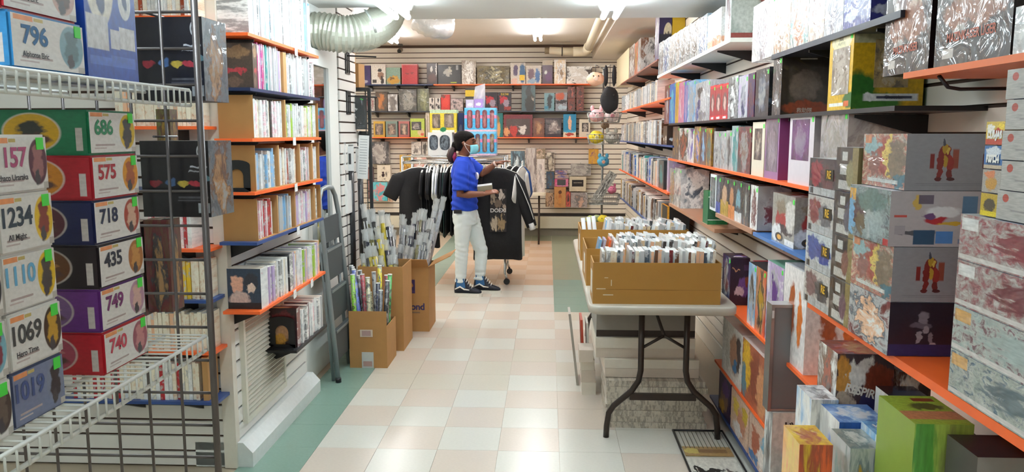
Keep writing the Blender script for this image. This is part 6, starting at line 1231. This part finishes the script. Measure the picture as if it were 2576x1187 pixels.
for i in range(14):
    garment('%s shirt on the far rail, %s along' % (cw_.get(cols[(i * 3 + 1) % 25], 'black'), nth(i + 1)), -1.34 + i * .07, RY1, PI / 2 + r.uniform(-.15, .15), r.uniform(.62, .74), cols[(i * 3 + 1) % 25], thick=.016, wd=.21)
p = onY(1052, 430, 7.84)
garment('black tee hanging turned towards the camera at the end of the rack', p.x, 7.86, .25, .82, '#0e0e12', sl=.28, wd=.2, thick=.03)
pm = blob('shirtprint', '#1a1618', [('q', .2, .8, .16, .1, '#8a7a68'), ('e', .7, .85, .16, .12, '#b8aca0'), ('e', .25, .2, .2, .16, '#a89884'), ('e', .7, .2, .22, .18, '#8a7454'), ('e', .5, .65, .2, .1, '#6a5a4c'), ('e', .85, .55, .1, .1, '#9a8a7a')], warp=.12, rough=.7, coat=0)
p = onY(1252, 430, 7.76)
lg = garment('long black sweatshirt with a photo print and white sleeve stripe facing the camera', p.x, 7.76, .12, .92, '#0f0f13', sl=.56, wd=.235, thick=.035, prints=[(-.0, -.42, .165, .43, pm)], cuff='#dfe0e0')
lettering(lg, 'DOEXI', .055, (0, -.0745, -.42), '-y', mat('#c9c6c2', .6), bold=.001)
for i, (u, c, w_) in enumerate([(1278, '#131317', 'black'), (1288, '#101014', 'deep black'), (1298, '#1c4f9c', 'blue')]):
    p = onY(u, 430, 7.98)
    garment('%s long-sleeved shirt behind the printed sweatshirt, end of the rack' % w_, p.x + .03 * i, 8.21, 1.25 + .03 * i, .86 if i < 2 else .5, c, sl=.5 if i < 2 else .3, wd=.2, thick=.014)
garment('white slim shirt tail showing below the printed sweatshirt', onY(1296, 430, 7.86).x + .06, 8.0, 1.35, .93, '#dfe0df', sl=.3, wd=.1, thick=.012)
# goods on top of the rack
ztop = RZ + .0725
def top_box(label, u0, u1, vt, z0, y, m, dep=.2, wins=(), wm=None, name='figure_box', side=None):
    a, b_ = onY(u0, vt, y), onY(u1, vt, y)
    o = carton(name, label, 'figure box', a.x, b_.x, y, y + dep, z0, a.z, [side or m, side or m, m, m, m, side or m], group='boxes on top of the clothes rack')
    W, H = b_.x - a.x, a.z - z0
    for (cx, cz, ww, hh, rd) in wins:
        n = 10; b = MB(); pts = rrect(-ww * W / 2, ww * W / 2, -hh * H / 2, hh * H / 2, min(ww * W, hh * H) / 2 * rd, 5)
        M = Matrix.Translation(((cx - .5) * W, -dep / 2 - .0005, cz * H)) @ Euler(FACING['-y']).to_matrix().to_4x4()
        b.ring_loft([[M @ Vector((x, y_, zz)) for x, y_ in pts] for zz in (0, .0015)], smooth=False)
        k = len(b.f) - 1; xs = [q[0] for q in pts]; ys = [q[1] for q in pts]
        b.uv[k] = [((q[0] - min(xs)) / (max(xs) - min(xs)), (q[1] - min(ys)) / (max(ys) - min(ys))) for q in pts]
        under(b.build('window', wm or WD), o)
    return o
ww2 = art(['#1c2026', '#3a4450', '#6a7680', '#2a3038'], 1.8, wrap=.4, coat=1.)
o = top_box('white window box with two arched panes on the clothes rack', 1076, 1137, 333, ztop, 8.02, mat('#e3e5e3', .4), wins=[(.24, .56, .36, .66, .9), (.7, .56, .42, .66, .9)], wm=ww2)
zw = o.location.z + (onY(1076, 333, 8.02).z - ztop)
yb_ = blob('yellowwb', '#d9c23a', [('r', .5, .93, .5, .08, '#b9cfae'), ('r', .5, .05, .42, .05, '#e6ecdc'), ('e', .5, .12, .12, .1, '#1f7a4c')], warp=.03)
top_box('yellow and mint window box stacked on the white one on the rack', 1081, 1148, 276, zw + .001, 8.03, yb_, wins=[(.24, .5, .3, .62, .2), (.72, .52, .36, .62, .2)], wm=art(['#4a4236', '#7a6a58', '#a8988a'], 1.8, wrap=.4, coat=1.))
pkm = blob('pinkblue', '#4fb2e2', [('r', .5, .62, .5, .07, '#e08ab4'), ('r', .5, .03, .5, .05, '#e6c4d8'), ('e', .5, .95, .5, .06, '#7fc8ec')], warp=.03)
wr_ = art(['#5a2430', '#7a3a44', '#94545a', '#b87a78'], 1.6, wrap=.3, coat=.8)
o = top_box('blue and pink box with slim windows, lower of the pair on the rack', 1168, 1248, 331, ztop, 8.0, pkm, wins=[(.17, .52, .17, .78, .9), (.42, .52, .15, .78, .9), (.64, .52, .15, .78, .9), (.87, .52, .14, .78, .9)], wm=art(['#3a3440', '#6a4a5c', '#8a7a40', '#a88a90'], 1.6, wrap=.3, coat=.8))
zl = ztop + onY(1168, 331, 8.0).z - ztop
top_box('blue and pink box with slim windows, upper of the pair on the rack', 1168, 1248, 271, zl + .001, 8.0, pkm, wins=[(.17, .52, .17, .78, .9), (.42, .52, .15, .78, .9), (.64, .52, .15, .78, .9), (.87, .52, .14, .78, .9)], wm=wr_)
zu = onY(1168, 271, 8.0).z
for i, (u0, u1, vt, c) in enumerate([(1172, 1192, 251, '#c4bfd8'), (1193, 1214, 249, '#a58cd0')]):
    top_box('%s small wrapped box above the blue and pink ones' % ['pale lilac', 'violet'][i], u0, u1, vt, zu + .002, 8.02, blob('lil%d' % i, c, [('e', .5, .4, .3, .2, '#e6e4f0')], wrap=.3), dep=.12)
top_box('slim navy box between the yellow and the pink boxes on the rack', 1152, 1165, 284, ztop, 8.1, blob('slimn', '#22346a', [('r', .5, .3, .4, .2, '#b9bcc6'), ('e', .5, .6, .3, .12, '#6a6a80')]), dep=.12)
o = MB(); o.ring_loft([[(-.055, 0, 0), (.055, 0, 0), (.055, .02, 0), (-.055, .02, 0)], [(-.06, -.01, .1), (.06, -.005, .1), (.06, .025, .1), (-.06, .03, .1)], [(-.045, 0, .22), (.058, 0, .25), (.058, .015, .25), (-.045, .015, .22)]])
o = o.build('clear_bag', film('#d8d8e0', .45)); p = onY(1206, 268, 8.15); o.location = (p.x, 8.16, zu + .002); tag(o, 'clear plastic bag standing on the boxes atop the rack', 'plastic bag')
# ================================================================== small folding table at the back with bagged goods
bt = empty('back_table', (-.55, 11.2, 0), 'small cream folding table against the back wall', 'table')
b = MB(); b.ring_loft([[(x, y, z) for x, y in rrect(-.55, .53, -.33, .33, .05)] for z in (.70, .74)], smooth=False); under(b.build('table_top', mat('#d8cdb8', .5)), bt)
for x in (-.45, .43):
    for s in (-1, 1): under(MB().tube([(x, s * .12, .70), (x, s * .13, .35), (x, s * .27, .0)], .013, 8).build('leg', M_LEG), bt)
for i, (u0, u1, vt, c, lab) in enumerate([(1285, 1320, 380, ['#6a8a98', '#3a3c40', '#b8c4c8'], 'blue framed window box wrapped on the back table'), (1322, 1349, 372, ['#6a5c58', '#b8aca4', '#8a7a74'], 'clear bagged figure box on the back table'), (1350, 1371, 400, ['#b7a8a0', '#d8ccc4', '#8a7c78'], 'pale clear bag of goods at the end of the back table')]):
    y = 10.98 + .02 * i; a, b_ = onY(u0, vt, y), onY(u1, vt, y)
    o = carton('bagged_box', lab, 'figure box', a.x, b_.x, y, y + .2, .741, a.z, art(c, 2.2, wrap=.5, coat=1.), group='bagged goods on the back table')
# ================================================================== basket stand with plush toys
px_, py_ = onY(1518, 400, 9.0).x, 9.0
st = empty('basket_stand', (px_, py_, 0), 'tiered wire basket stand of plush toys beside the disc shelves', 'basket stand')
M_WB = mat('#8a8a86', .35, .7)
under(MB().cyl((0, .17, 0), (0, .17, 1.98), .014, 10).build('pole', M_WB), st)
under(MB().tube([(0, .05, .0), (0, .05, .02)], .2, 20).build('base', M_WB), st)
def basket(z, w_, d, h):
    b = MB()
    for zz, k in ((h, 1.0), (h * .5, .93), (0, .85)):
        q = [(-w_ * k, -d * k, zz), (w_ * k, -d * k, zz), (w_ * k, d * k, zz), (-w_ * k, d * k, zz), (-w_ * k, -d * k, zz)]
        for a, c in zip(q, q[1:]): b.cyl(a, c, .004, 5)
    for i in range(9):
        t = -1 + 2 * i / 8
        b.tube([(w_ * t, -d, h), (w_ * t * .85, -d * .85, 0), (w_ * t * .85, d * .85, 0), (w_ * t, d, h)], .002, 4)
        if 0 < i < 8: b.tube([(-w_, d * t, h), (-w_ * .85, d * t * .85, 0), (w_ * .85, d * t * .85, 0), (w_, d * t, h)], .002, 4)
    o = b.build('wire_basket', M_WB); under(o, st); o.location = (0, 0, z); return o
zb1, zb2, zb3 = onY(1518, 308, 9.).z, onY(1518, 362, 9.).z, onY(1518, 512, 9.).z
for z in (zb1, zb2, zb3): basket(z, .19, .15, .11)
def plush(label, loc, s, col, ears=0, col2=None, sq=(1, 1, 1), rz=0., cat='plush toy', name='plush_toy'):
    bm = bmesh.new()
    def ball(c, r3):
        g = bmesh.ops.create_uvsphere(bm, u_segments=14, v_segments=10, radius=1)
        for v in g['verts']:
            n = 1 + .05 * math.sin(v.co.x * 5 + v.co.z * 4) ; v.co = Vector((v.co.x * r3[0] * n + c[0], v.co.y * r3[1] * n + c[1], v.co.z * r3[2] * n + c[2]))
    ball((0, 0, .8 * s * sq[2]), (s * sq[0], s * sq[1], .85 * s * sq[2]))
    if ears == 1:
        for t in (-1, 1): ball((t * s * .6, 0, 1.75 * s * sq[2]), (.28 * s, .2 * s, .4 * s))
    if ears == 2:
        for t in (-1, 1): ball((t * s * .35, 0, 2.3 * s * sq[2]), (.2 * s, .15 * s, .9 * s))
    me = bpy.data.meshes.new(name); bm.to_mesh(me); bm.free()
    for p in me.polygons: p.use_smooth = True
    me.materials.append(mat(col, .8, var=.15, scale=12, bump=.4, bscale=40)); o = bpy.data.objects.new(name, me); COL.objects.link(o); o.location = loc; o.rotation_euler = (0, 0, rz)
    tag(o, label, cat, 'plush toys on the basket stand')
    if col2:
        b = MB(); b.tube([(0, -s * sq[1] * .93, s * .75), (0, -s * sq[1] * 1.03, s * .72)], [s * .3, s * .22], 12); under(b.build('muzzle_patch', mat(col2, .8)), o)
    for t in (-1, 1):
        b = MB(); b.tube([(t * s * .3, -s * sq[1] * .86, s * 1.1 * sq[2]), (t * s * .3, -s * sq[1] * .97, s * 1.1 * sq[2])], s * .08, 8); under(b.build('eye', mat('#1a1616', .3)), o)
    return o
plush('pink plush animal in the upper wire basket', (px_ - .085, py_ - .03, zb1 + .008), .086, '#e6b3b8', 1, '#f0dcd8'); plush('white and pink plush animal in the upper wire basket', (px_ + .088, py_ - .02, zb1 + .008), .084, '#eedfdc', 1, '#d8909c')
plush('yellow plush toy in the middle wire basket', (px_ - .085, py_ - .02, zb2 + .008), .088, '#d9c22c', 0, '#e8e0a0'); plush('grey wrapped plush toy in the middle wire basket', (px_ + .088, py_ - .02, zb2 + .008), .082, '#a8a69c', 1, '#d6d4cc')
plush('brown bagged plush toy behind the yellow one', (px_ + .02, py_ + .09, zb2 + .17), .05, '#8a7460', 1)
o = carton('wrapped_pack', 'long grey wrapped plastic pack leaning in the lowest wire basket', 'pack', px_ - .05, px_ + .05, py_ - .05, py_ + .04, zb3 + .01, zb3 + .42, art(['#6a6862', '#a8a49a', '#3c3a36', '#d6d4cc'], 3, wrap=.6, coat=1.)); o.rotation_euler = (0, .55, 0); o.location.x = px_ - .1
plush('turquoise plush toy above the lowest basket', (px_ + .0, py_ + .02, zb3 + .43), .07, '#4f9ab8', 1, '#d89a80'); plush('pink plush toy beside the grey pack', (px_ + .1, py_ - .02, zb3 + .12), .055, '#c9708a', 1)
plush('green plush ball at the foot of the stand', (px_ - .14, py_ - .1, zb3 - .224), .058, '#a8b86a', 0); plush('yellow plush ball at the foot of the stand', (px_ + .0, py_ - .12, zb3 - .224), .065, '#d8c232', 0); plush('pale green plush ball at the foot of the stand', (px_ - .06, py_ + .03, zb3 - .224), .055, '#b8c890', 0)
under(MB().box(-.2, .2, -.2, .2, zb3 - .24, zb3 - .225).build('lower_tray', M_WB), st)
p = onY(1498, 215, 8.58); plush('peach round plush animal hanging at the top of the stand', (p.x, 8.58, p.z), .092, '#e6b99c', 0, '#f0d2be', sq=(1.05, .9, .95))
p = onY(1534, 283, 8.72); plush('large black plush with tall ears hanging at the top of the stand', (p.x, 8.76, p.z), .13, '#1a191c', 2, None, sq=(.8, .55, 1.35))
for q, hz in (((onY(1498, 215, 8.58).x - px_, 8.58 - py_), 2.30), ((p.x - px_, 8.72 - py_), 2.31)): under(MB().cyl((0, .17, hz), (q[0], q[1], hz), .006, 6).build('hook_arm', M_WB), st)
for o in [o for o in bpy.data.objects if o.name.startswith('plush_toy') and 'hanging' in o.get('label', '')]:
    under(MB().cyl((0, 0, .14), (0, 0, 2.30 - o.location.z), .003, 6).build('hang_cord', M_BLACK), o); under(MB().cyl((0, .17, 1.98), (0, .17, 2.32), .012, 8).build('pole_extension', M_WB), st)
# ================================================================== the person by the rack (faces +x, right side to the camera)
PX, PY = onY(1190, 600, 7.45).x, 7.45
per = empty('person', (PX, PY, 0), 'person in a blue tee, white jeans and face mask sorting through the rack', 'person')
def ell(c, rx, ry, n=20, tilt=0., fx=1.0):
    """horizontal ellipse ring round c, tilted about y"""
    ct, stt = math.cos(tilt), math.sin(tilt)
    return [Vector((c[0] + rx * math.cos(a) * ct, c[1] + ry * math.sin(a), c[2] + rx * math.cos(a) * stt)) for a in [2 * PI * j / n for j in range(n)]]
def limb(b, pts, rad, n=14, flat=1.0): b.tube(pts, rad, n, flat=flat)
def remesh(b, name, m, vox, parent=per, smooth=6):
    o = b.build(name, m, smooth=True)
    md = o.modifiers.new('r', 'REMESH'); md.mode = 'VOXEL'; md.voxel_size = vox; md.use_smooth_shade = True
    if smooth:
        s2 = o.modifiers.new('s', 'SMOOTH'); s2.iterations = smooth; s2.factor = .5
    dg = bpy.context.evaluated_depsgraph_get(); me = bpy.data.meshes.new_from_object(o.evaluated_get(dg))
    o.modifiers.clear(); old = o.data; o.data = me; bpy.data.meshes.remove(old); me.name = name
    if not me.materials: me.materials.append(m)
    for p in me.polygons: p.use_smooth = True
    return under(o, parent)
SKIN = mat('#74452f', .5, var=.06, scale=30)
# joints, metres in the person's frame: x forward, -y to the camera
HIPC = Vector((-.075, 0, .83)); CH = Vector((-.085, 0, 1.16)); NK = Vector((-.085, 0, 1.335)); HD = Vector((-.060, 0, 1.475))
SHr, ELr, WRr = Vector((-.085, -.165, 1.275)), Vector((-.10, -.205, .995)), Vector((.125, -.20, 1.005))
SHl, ELl, WRl = Vector((-.06, .165, 1.27)), Vector((.075, .215, 1.175)), Vector((.215, .19, 1.275))
def hand(b, wr, dr, up, s=1.0, curl=.5, side=1):
    """palm, four unequal bent fingers and a thumb from the side of the palm"""
    dr = dr.normalized(); sd = dr.cross(up).normalized() * side; up = sd.cross(dr).normalized() * side
    rings = []
    for t, w_, h_ in ((0, .024, .018), (.02, .029, .017), (.05, .038, .016), (.085, .039, .013)):
        c = wr + dr * t * s
        rings.append([c + sd * w_ * s * math.cos(2 * PI * j / 12) + up * h_ * s * math.sin(2 * PI * j / 12) for j in range(12)])
    b.ring_loft(rings)
    for k, (off, ln, r0) in enumerate(((-.029, .066, .0085), (-.0095, .075, .009), (.0105, .070, .0088), (.029, .055, .0078))):
        p = wr + dr * .078 * s + sd * off * s; d = dr.copy(); pts = [p]
        for q in range(3):
            d = (d * math.cos(curl * (q + .6) * .5) - up * math.sin(curl * (q + .6) * .5)).normalized() if q else (d - up * curl * .25).normalized()
            p = p + d * ln * s * (.45, .32, .25)[q]; pts.append(p)
        b.tube(pts, [r0 * s, r0 * s, r0 * .92 * s, r0 * .75 * s], 8)
    p = wr + dr * .022 * s - sd * .026 * s
    pts = [p, p + (dr * .5 - sd * .75 - up * .1).normalized() * .036 * s]; pts.append(pts[-1] + (dr * .85 - sd * .35 - up * .35).normalized() * .032 * s); pts.append(pts[-1] + (dr * .95 - up * .45).normalized() * .024 * s)
    b.tube(pts, [.013 * s, .0115 * s, .0105 * s, .0085 * s], 8)
b = MB()
# head: stacked profile rings (front = +x)
prof = [(-.112, .040, .042, -.004), (-.095, .062, .052, .002), (-.075, .078, .061, .0), (-.05, .088, .068, -.004), (-.02, .094, .072, -.008), (.01, .097, .074, -.010), (.04, .098, .075, -.014), (.07, .092, .071, -.018), (.092, .072, .058, -.020), (.106, .040, .034, -.020)]
b.ring_loft([ell((HD.x + ox, 0, HD.z + z), rx, ry) for z, rx, ry, ox in prof])
b.tube([HD + Vector((.082, 0, .018)), HD + Vector((.104, 0, -.022)), HD + Vector((.090, 0, -.034))], [.008, .016, .010], 10)      # nose
b.tube([HD + Vector((.062, 0, -.075)), HD + Vector((.078, 0, -.095))], [.03, .018], 10)                                       # chin
b.tube([HD + Vector((.076, -.045, .028)), HD + Vector((.088, 0, .03)), HD + Vector((.076, .045, .028))], .010, 8)                 # brow
for s in (-1, 1):
    b.tube([HD + Vector((-.012, s * .072, .018)), HD + Vector((-.022, s * .082, .004)), HD + Vector((-.014, s * .079, -.022))], [.010, .014, .008], 8)   # ear
limb(b, [NK + Vector((-.01, 0, -.05)), NK + Vector((-.004, 0, .0)), HD + Vector((-.02, 0, -.06))], [.058, .05, .052])
b.ring_loft([ell(HIPC + Vector((0, 0, -.06)), .105, .155), ell(HIPC + Vector((0, 0, .08)), .09, .13), ell(CH + Vector((.005, 0, -.1)), .092, .135), ell(CH, .105, .150), ell(CH + Vector((-.005, 0, .10)), .085, .160), ell(NK + Vector((-.005, 0, -.01)), .05, .065)])
for S_, E_, W_ in ((SHr, ELr, WRr), (SHl, ELl, WRl)):
    limb(b, [S_ + Vector((0, 0, .0)), S_.lerp(E_, .5), E_, E_.lerp(W_, .35), E_.lerp(W_, .8), W_], [.052, .045, .038, .037, .027, .024])
HR, KR, AR = Vector((-.085, -.075, .78)), Vector((-.105, -.075, .43)), Vector((-.12, -.075, .09))
HL, KL, AL = Vector((-.05, .075, .78)), Vector((.075, .07, .42)), Vector((.055, .07, .09))
for A_, K_, N_ in ((HR, KR, AR), (HL, KL, AL)): limb(b, [A_, A_.lerp(K_, .5), K_, K_.lerp(N_, .3), N_], [.085, .072, .052, .050, .035]); limb(b, [N_, N_ + Vector((.03, 0, -.025)), N_ + Vector((.13, 0, -.035))], [.032, .026, .018])
hand(b, WRr, WRr - ELr + Vector((.0, .02, .05)), Vector((0, -.5, 1)), 1.0, .55, side=1)
hand(b, WRl, (WRl - ELl) + Vector((.05, 0, -.05)), Vector((0, 0, 1)), 1.0, .35, side=-1)
remesh(b, 'body', SKIN, .0055, smooth=4)
# ---- blue tee
BL = mat('#0b3cb4', .8, var=.08, scale=14, bump=.35, bscale=9)
b = MB()
b.ring_loft([ell((-.08, 0, .835), .128, .168), ell((-.08, 0, .90), .128, .165), ell((-.078, 0, 1.0), .12, .158), ell((-.075, 0, 1.10), .128, .165), ell((-.088, 0, 1.20), .122, .178), ell((-.092, 0, 1.27), .098, .185), ell((-.092, 0, 1.32), .075, .12), ell((-.09, 0, 1.35), .062, .07)])
limb(b, [SHr + Vector((0, .03, .02)), SHr.lerp(ELr, .35) + Vector((0, -.012, 0)), SHr.lerp(ELr, .86) + Vector((.004, -.01, 0))], [.068, .075, .078])
limb(b, [SHl + Vector((0, -.03, .02)), SHl.lerp(ELl, .4), SHl.lerp(ELl, .80)], [.068, .072, .07])
sh = remesh(b, 'tee_shirt', BL, .008, smooth=4)
for v, nv in [(v, nv) for v, nv in zip(sh.data.vertices, [x.normal.copy() for x in sh.data.vertices])]:      # soft folds at the waist and under the arm
    z = v.co.z; k = .006 * math.exp(-((z - .90) / .07) ** 2) + .004 * math.exp(-((z - 1.12) / .10) ** 2)
    v.co += nv * k * math.sin(z * 95 + v.co.x * 40 + v.co.y * 12)
b = MB(); b.tube([(.034, -.055, 1.165), (.05, -.045, 1.165)], .034, 16); under(b.build('chest_badge', mat('#e4dede', .6)), per)
b = MB(); b.tube([(.042, -.063, 1.165), (.055, -.052, 1.165)], .016, 10); under(b.build('badge_emblem', mat('#b03a30', .6)), per)
# ---- white jeans
b = MB()
JN = mat('#d9e4e6', .8, var=.06, scale=12, bump=.5, bscale=11)
b.ring_loft([ell((-.075, 0, .70), .118, .16), ell((-.078, 0, .78), .122, .165), ell((-.08, 0, .86), .112, .155)])
limb(b, [HR + Vector((0, 0, .02)), HR.lerp(KR, .4), HR.lerp(KR, .75), KR, KR.lerp(AR, .25), KR.lerp(AR, .7), AR + Vector((0, 0, .045))], [.098, .088, .073, .066, .065, .056, .052], flat=.95)
limb(b, [HL + Vector((0, 0, .02)), HL.lerp(KL, .4), HL.lerp(KL, .75), KL, KL.lerp(AL, .25), KL.lerp(AL, .7), AL + Vector((0, 0, .045))], [.098, .090, .075, .068, .066, .056, .052], flat=.95)
for N_ in (AR, AL): b.tube([N_ + Vector((0, 0, .07)), N_ + Vector((0, 0, .045))], [.056, .055], 12)
jn = remesh(b, 'jeans', JN, .007, smooth=3)
for v, nv in [(v, nv) for v, nv in zip(jn.data.vertices, [x.normal.copy() for x in jn.data.vertices])]:      # creases behind the knees and above the shoes
    z = v.co.z; a = math.atan2(v.co.y - (-.075 if v.co.y < 0 else .07), v.co.x + .06)
    k = (.0055 * math.exp(-((z - .43) / .09) ** 2) + .006 * math.exp(-((z - .17) / .07) ** 2) + .004 * math.exp(-((z - .70) / .08) ** 2))
    v.co += nv * k * .55 * (math.sin(z * 120 + 3.5 * math.sin(a * 1.5 + z * 9)) + .8 * math.sin(z * 61 + a * 4))
for t in (.15, .8):
    p = HR.lerp(KR, t)
b = MB(); b.box(-.165, -.09, -.172, -.150, .815, .85); under(b.build('belt_pouch', mat('#191417', .5)), per)
# ---- shoes
def shoe(N_, rz, lift=0.):
    e = bpy.data.objects.new('shoe', None)
    b = MB(); L = .265; rings = []
    o0 = Vector((N_.x - .055, N_.y, 0))
    def R(x, w_, zb, zt): return [(x, w_ * math.cos(a), (zb + zt) / 2 + (zt - zb) / 2 * math.sin(a)) for a in [2 * PI * j / 14 for j in range(14)]]
    b.ring_loft([R(-.0, .025, .03, .11), R(.015, .038, .03, .17), R(.06, .042, .03, .205), R(.105, .042, .03, .18), R(.15, .044, .03, .10), R(.2, .046, .03, .08), R(.245, .038, .03, .065), R(.262, .02, .032, .05)])
    up = b.build('shoe', mat('#141a2a', .6), smooth=True); up.location = o0 + Vector((0, 0, lift)); up.rotation_euler = (0, -.05 if lift else 0, rz); under(up, per)
    b = MB(); pts = [(-.008, .0), (-.005, .032), (.04, .042), (.12, .043), (.19, .05), (.24, .044), (.268, .022), (.272, 0)]; ring = [(x, -w_) for x, w_ in pts] + [(x, w_) for x, w_ in reversed(pts[1:-1])]
    b.ring_loft([[(x, y, z) for x, y in ring] for z in (.0, .034)], smooth=False); s_ = b.build('sole', mat('#dedcd4', .5)); under(s_, up)
    for sy in (-1, 1):
        b = MB(); b.ring_loft([[(.022, sy * yy, .085), (.022, sy * (yy - .004), .19), (.098, sy * (yy - .004), .178), (.112, sy * yy, .09)] for yy in (.040, .0455)], smooth=False); under(b.build('side_panel', mat('#2a5f90', .7)), up)
    b = MB(); b.tube([(.01, -.043, .075), (.06, -.047, .10), (.10, -.047, .075), (.15, -.049, .07)], [.006, .009, .008, .005], 8, flat=.9); under(b.build('side_stripe', mat('#e6e6e0', .6)), up)
    for k in range(4):
        x = .115 + .018 * k; z = .155 - .02 * k; b = MB(); b.tube([(x, -.03, z - .012), (x + .008, 0, z + .008), (x, .03, z - .012)], .004, 6); under(b.build('lace', mat('#e9e7e2', .6)), up)
shoe(AR, -.05); shoe(AL, -.04)
# ---- hair, ponytail
HA = mat('#0d0909', .75, var=.2, scale=50, bump=.3, bscale=60, spec=.15)
b = MB(); rings = []
for z, rx, ry, ox in [(-.075, .030, .052, -.060), (-.05, .052, .070, -.052), (-.02, .066, .080, -.044), (.012, .080, .083, -.034), (.04, .096, .084, -.024), (.066, .102, .081, -.020), (.088, .090, .070, -.022), (.106, .064, .05, -.024), (.118, .03, .025, -.026)]: rings.append(ell((HD.x + ox, 0, HD.z + z), rx, ry))
b.ring_loft(rings); b.tube([HD + Vector((-.095, 0, -.01)), HD + Vector((-.12, 0, -.045))], [.045, .03], 12)
remesh(b, 'hair', HA, .006, smooth=3)
b = MB(); b.tube([HD + Vector((-.105, 0, -.03)), HD + Vector((-.135, -.005, -.075)), HD + Vector((-.15, -.01, -.12)), HD + Vector((-.14, -.012, -.165)), HD + Vector((-.12, -.012, -.19))], [.026, .040, .042, .032, .008], 14); under(b.build('ponytail', mat('#2a1218', .45, var=.25, scale=60)), per)
b = MB(); b.tube([HD + Vector((-.108, -.022, -.09)), HD + Vector((-.112, -.03, -.13)), HD + Vector((-.105, -.026, -.18))], [.016, .022, .01], 10); under(b.build('dyed_lock', mat('#8a1c4a', .5)), per)
# ---- mask with ear loops, eyes, brows
b = MB(); rings = []
for t in range(7):
    z = -.012 - .088 * t / 6; bulge = .020 * math.sin(PI * (t + .6) / 7.0)
    rx0 = .094 + bulge * .9 - .010 * t / 6; row = []
    for j in range(13):
        a = -1.15 + 2.3 * j / 12
        row.append(Vector((HD.x + .004 + rx0 * math.cos(a) * (1.05 if abs(a) < .5 else 1.0), (.074 + .006) * math.sin(a), HD.z + z - .010 * (1 - math.cos(a)))))
    rings.append(row)
b.ring_loft(rings, closed=False, cap=False); mk = b.build('face_mask', mat('#7fcbdc', .7, bump=.3, bscale=30), smooth=True); under(mk, per)
md = mk.modifiers.new('t', 'SOLIDIFY'); md.thickness = .003
for s in (-1, 1):
    for z0 in (-.022, -.092):
        b = MB(); b.tube([(HD.x + .044, s * .078, HD.z + z0), (HD.x + .01, s * .083, HD.z + z0 * .5), (HD.x - .018, s * .087, HD.z + .012)], .0022, 6); under(b.build('ear_loop', mat('#f2f2f0', .6)), mk)
    b = MB(); b.tube([(HD.x + .070, s * .042, HD.z + .010), (HD.x + .081, s * .040, HD.z + .010)], [.014, .008], 10, flat=.5); under(b.build('eye', mat('#1a1412', .2)), per)
    b = MB(); b.tube([(HD.x + .062, s * .056, HD.z + .032), (HD.x + .080, s * .040, HD.z + .038), (HD.x + .088, s * .020, HD.z + .034)], [.003, .005, .003], 6); under(b.build('eyebrow', HA), per)
b = MB(); b.tube([(NK.x + .062 * math.cos(a) - .005, .062 * math.sin(a), NK.z + .018 - .012 * math.cos(a)) for a in [2 * PI * k / 20 for k in range(21)]], .005, 6); under(b.build('necklace', mat('#cbb9a6', .4)), per)
b = MB(); c = WRl.lerp(ELl, .12); d = (WRl - ELl).normalized(); b.tube([c, c + d * .02], .031, 12); under(b.build('wristband', mat('#d6b8a8', .6)), per)
# ---- the box held against the forearm
o = carton('held_case', 'pale flat case held in the hand of the person in blue', 'case', PX + .06, PX + .20, PY - .165, PY - .05, 1.035, 1.085, [mat('#8a8672', .4)] * 5 + [mat('#d9dede', .35)]); o.rotation_euler = (.1, -.12, .05)
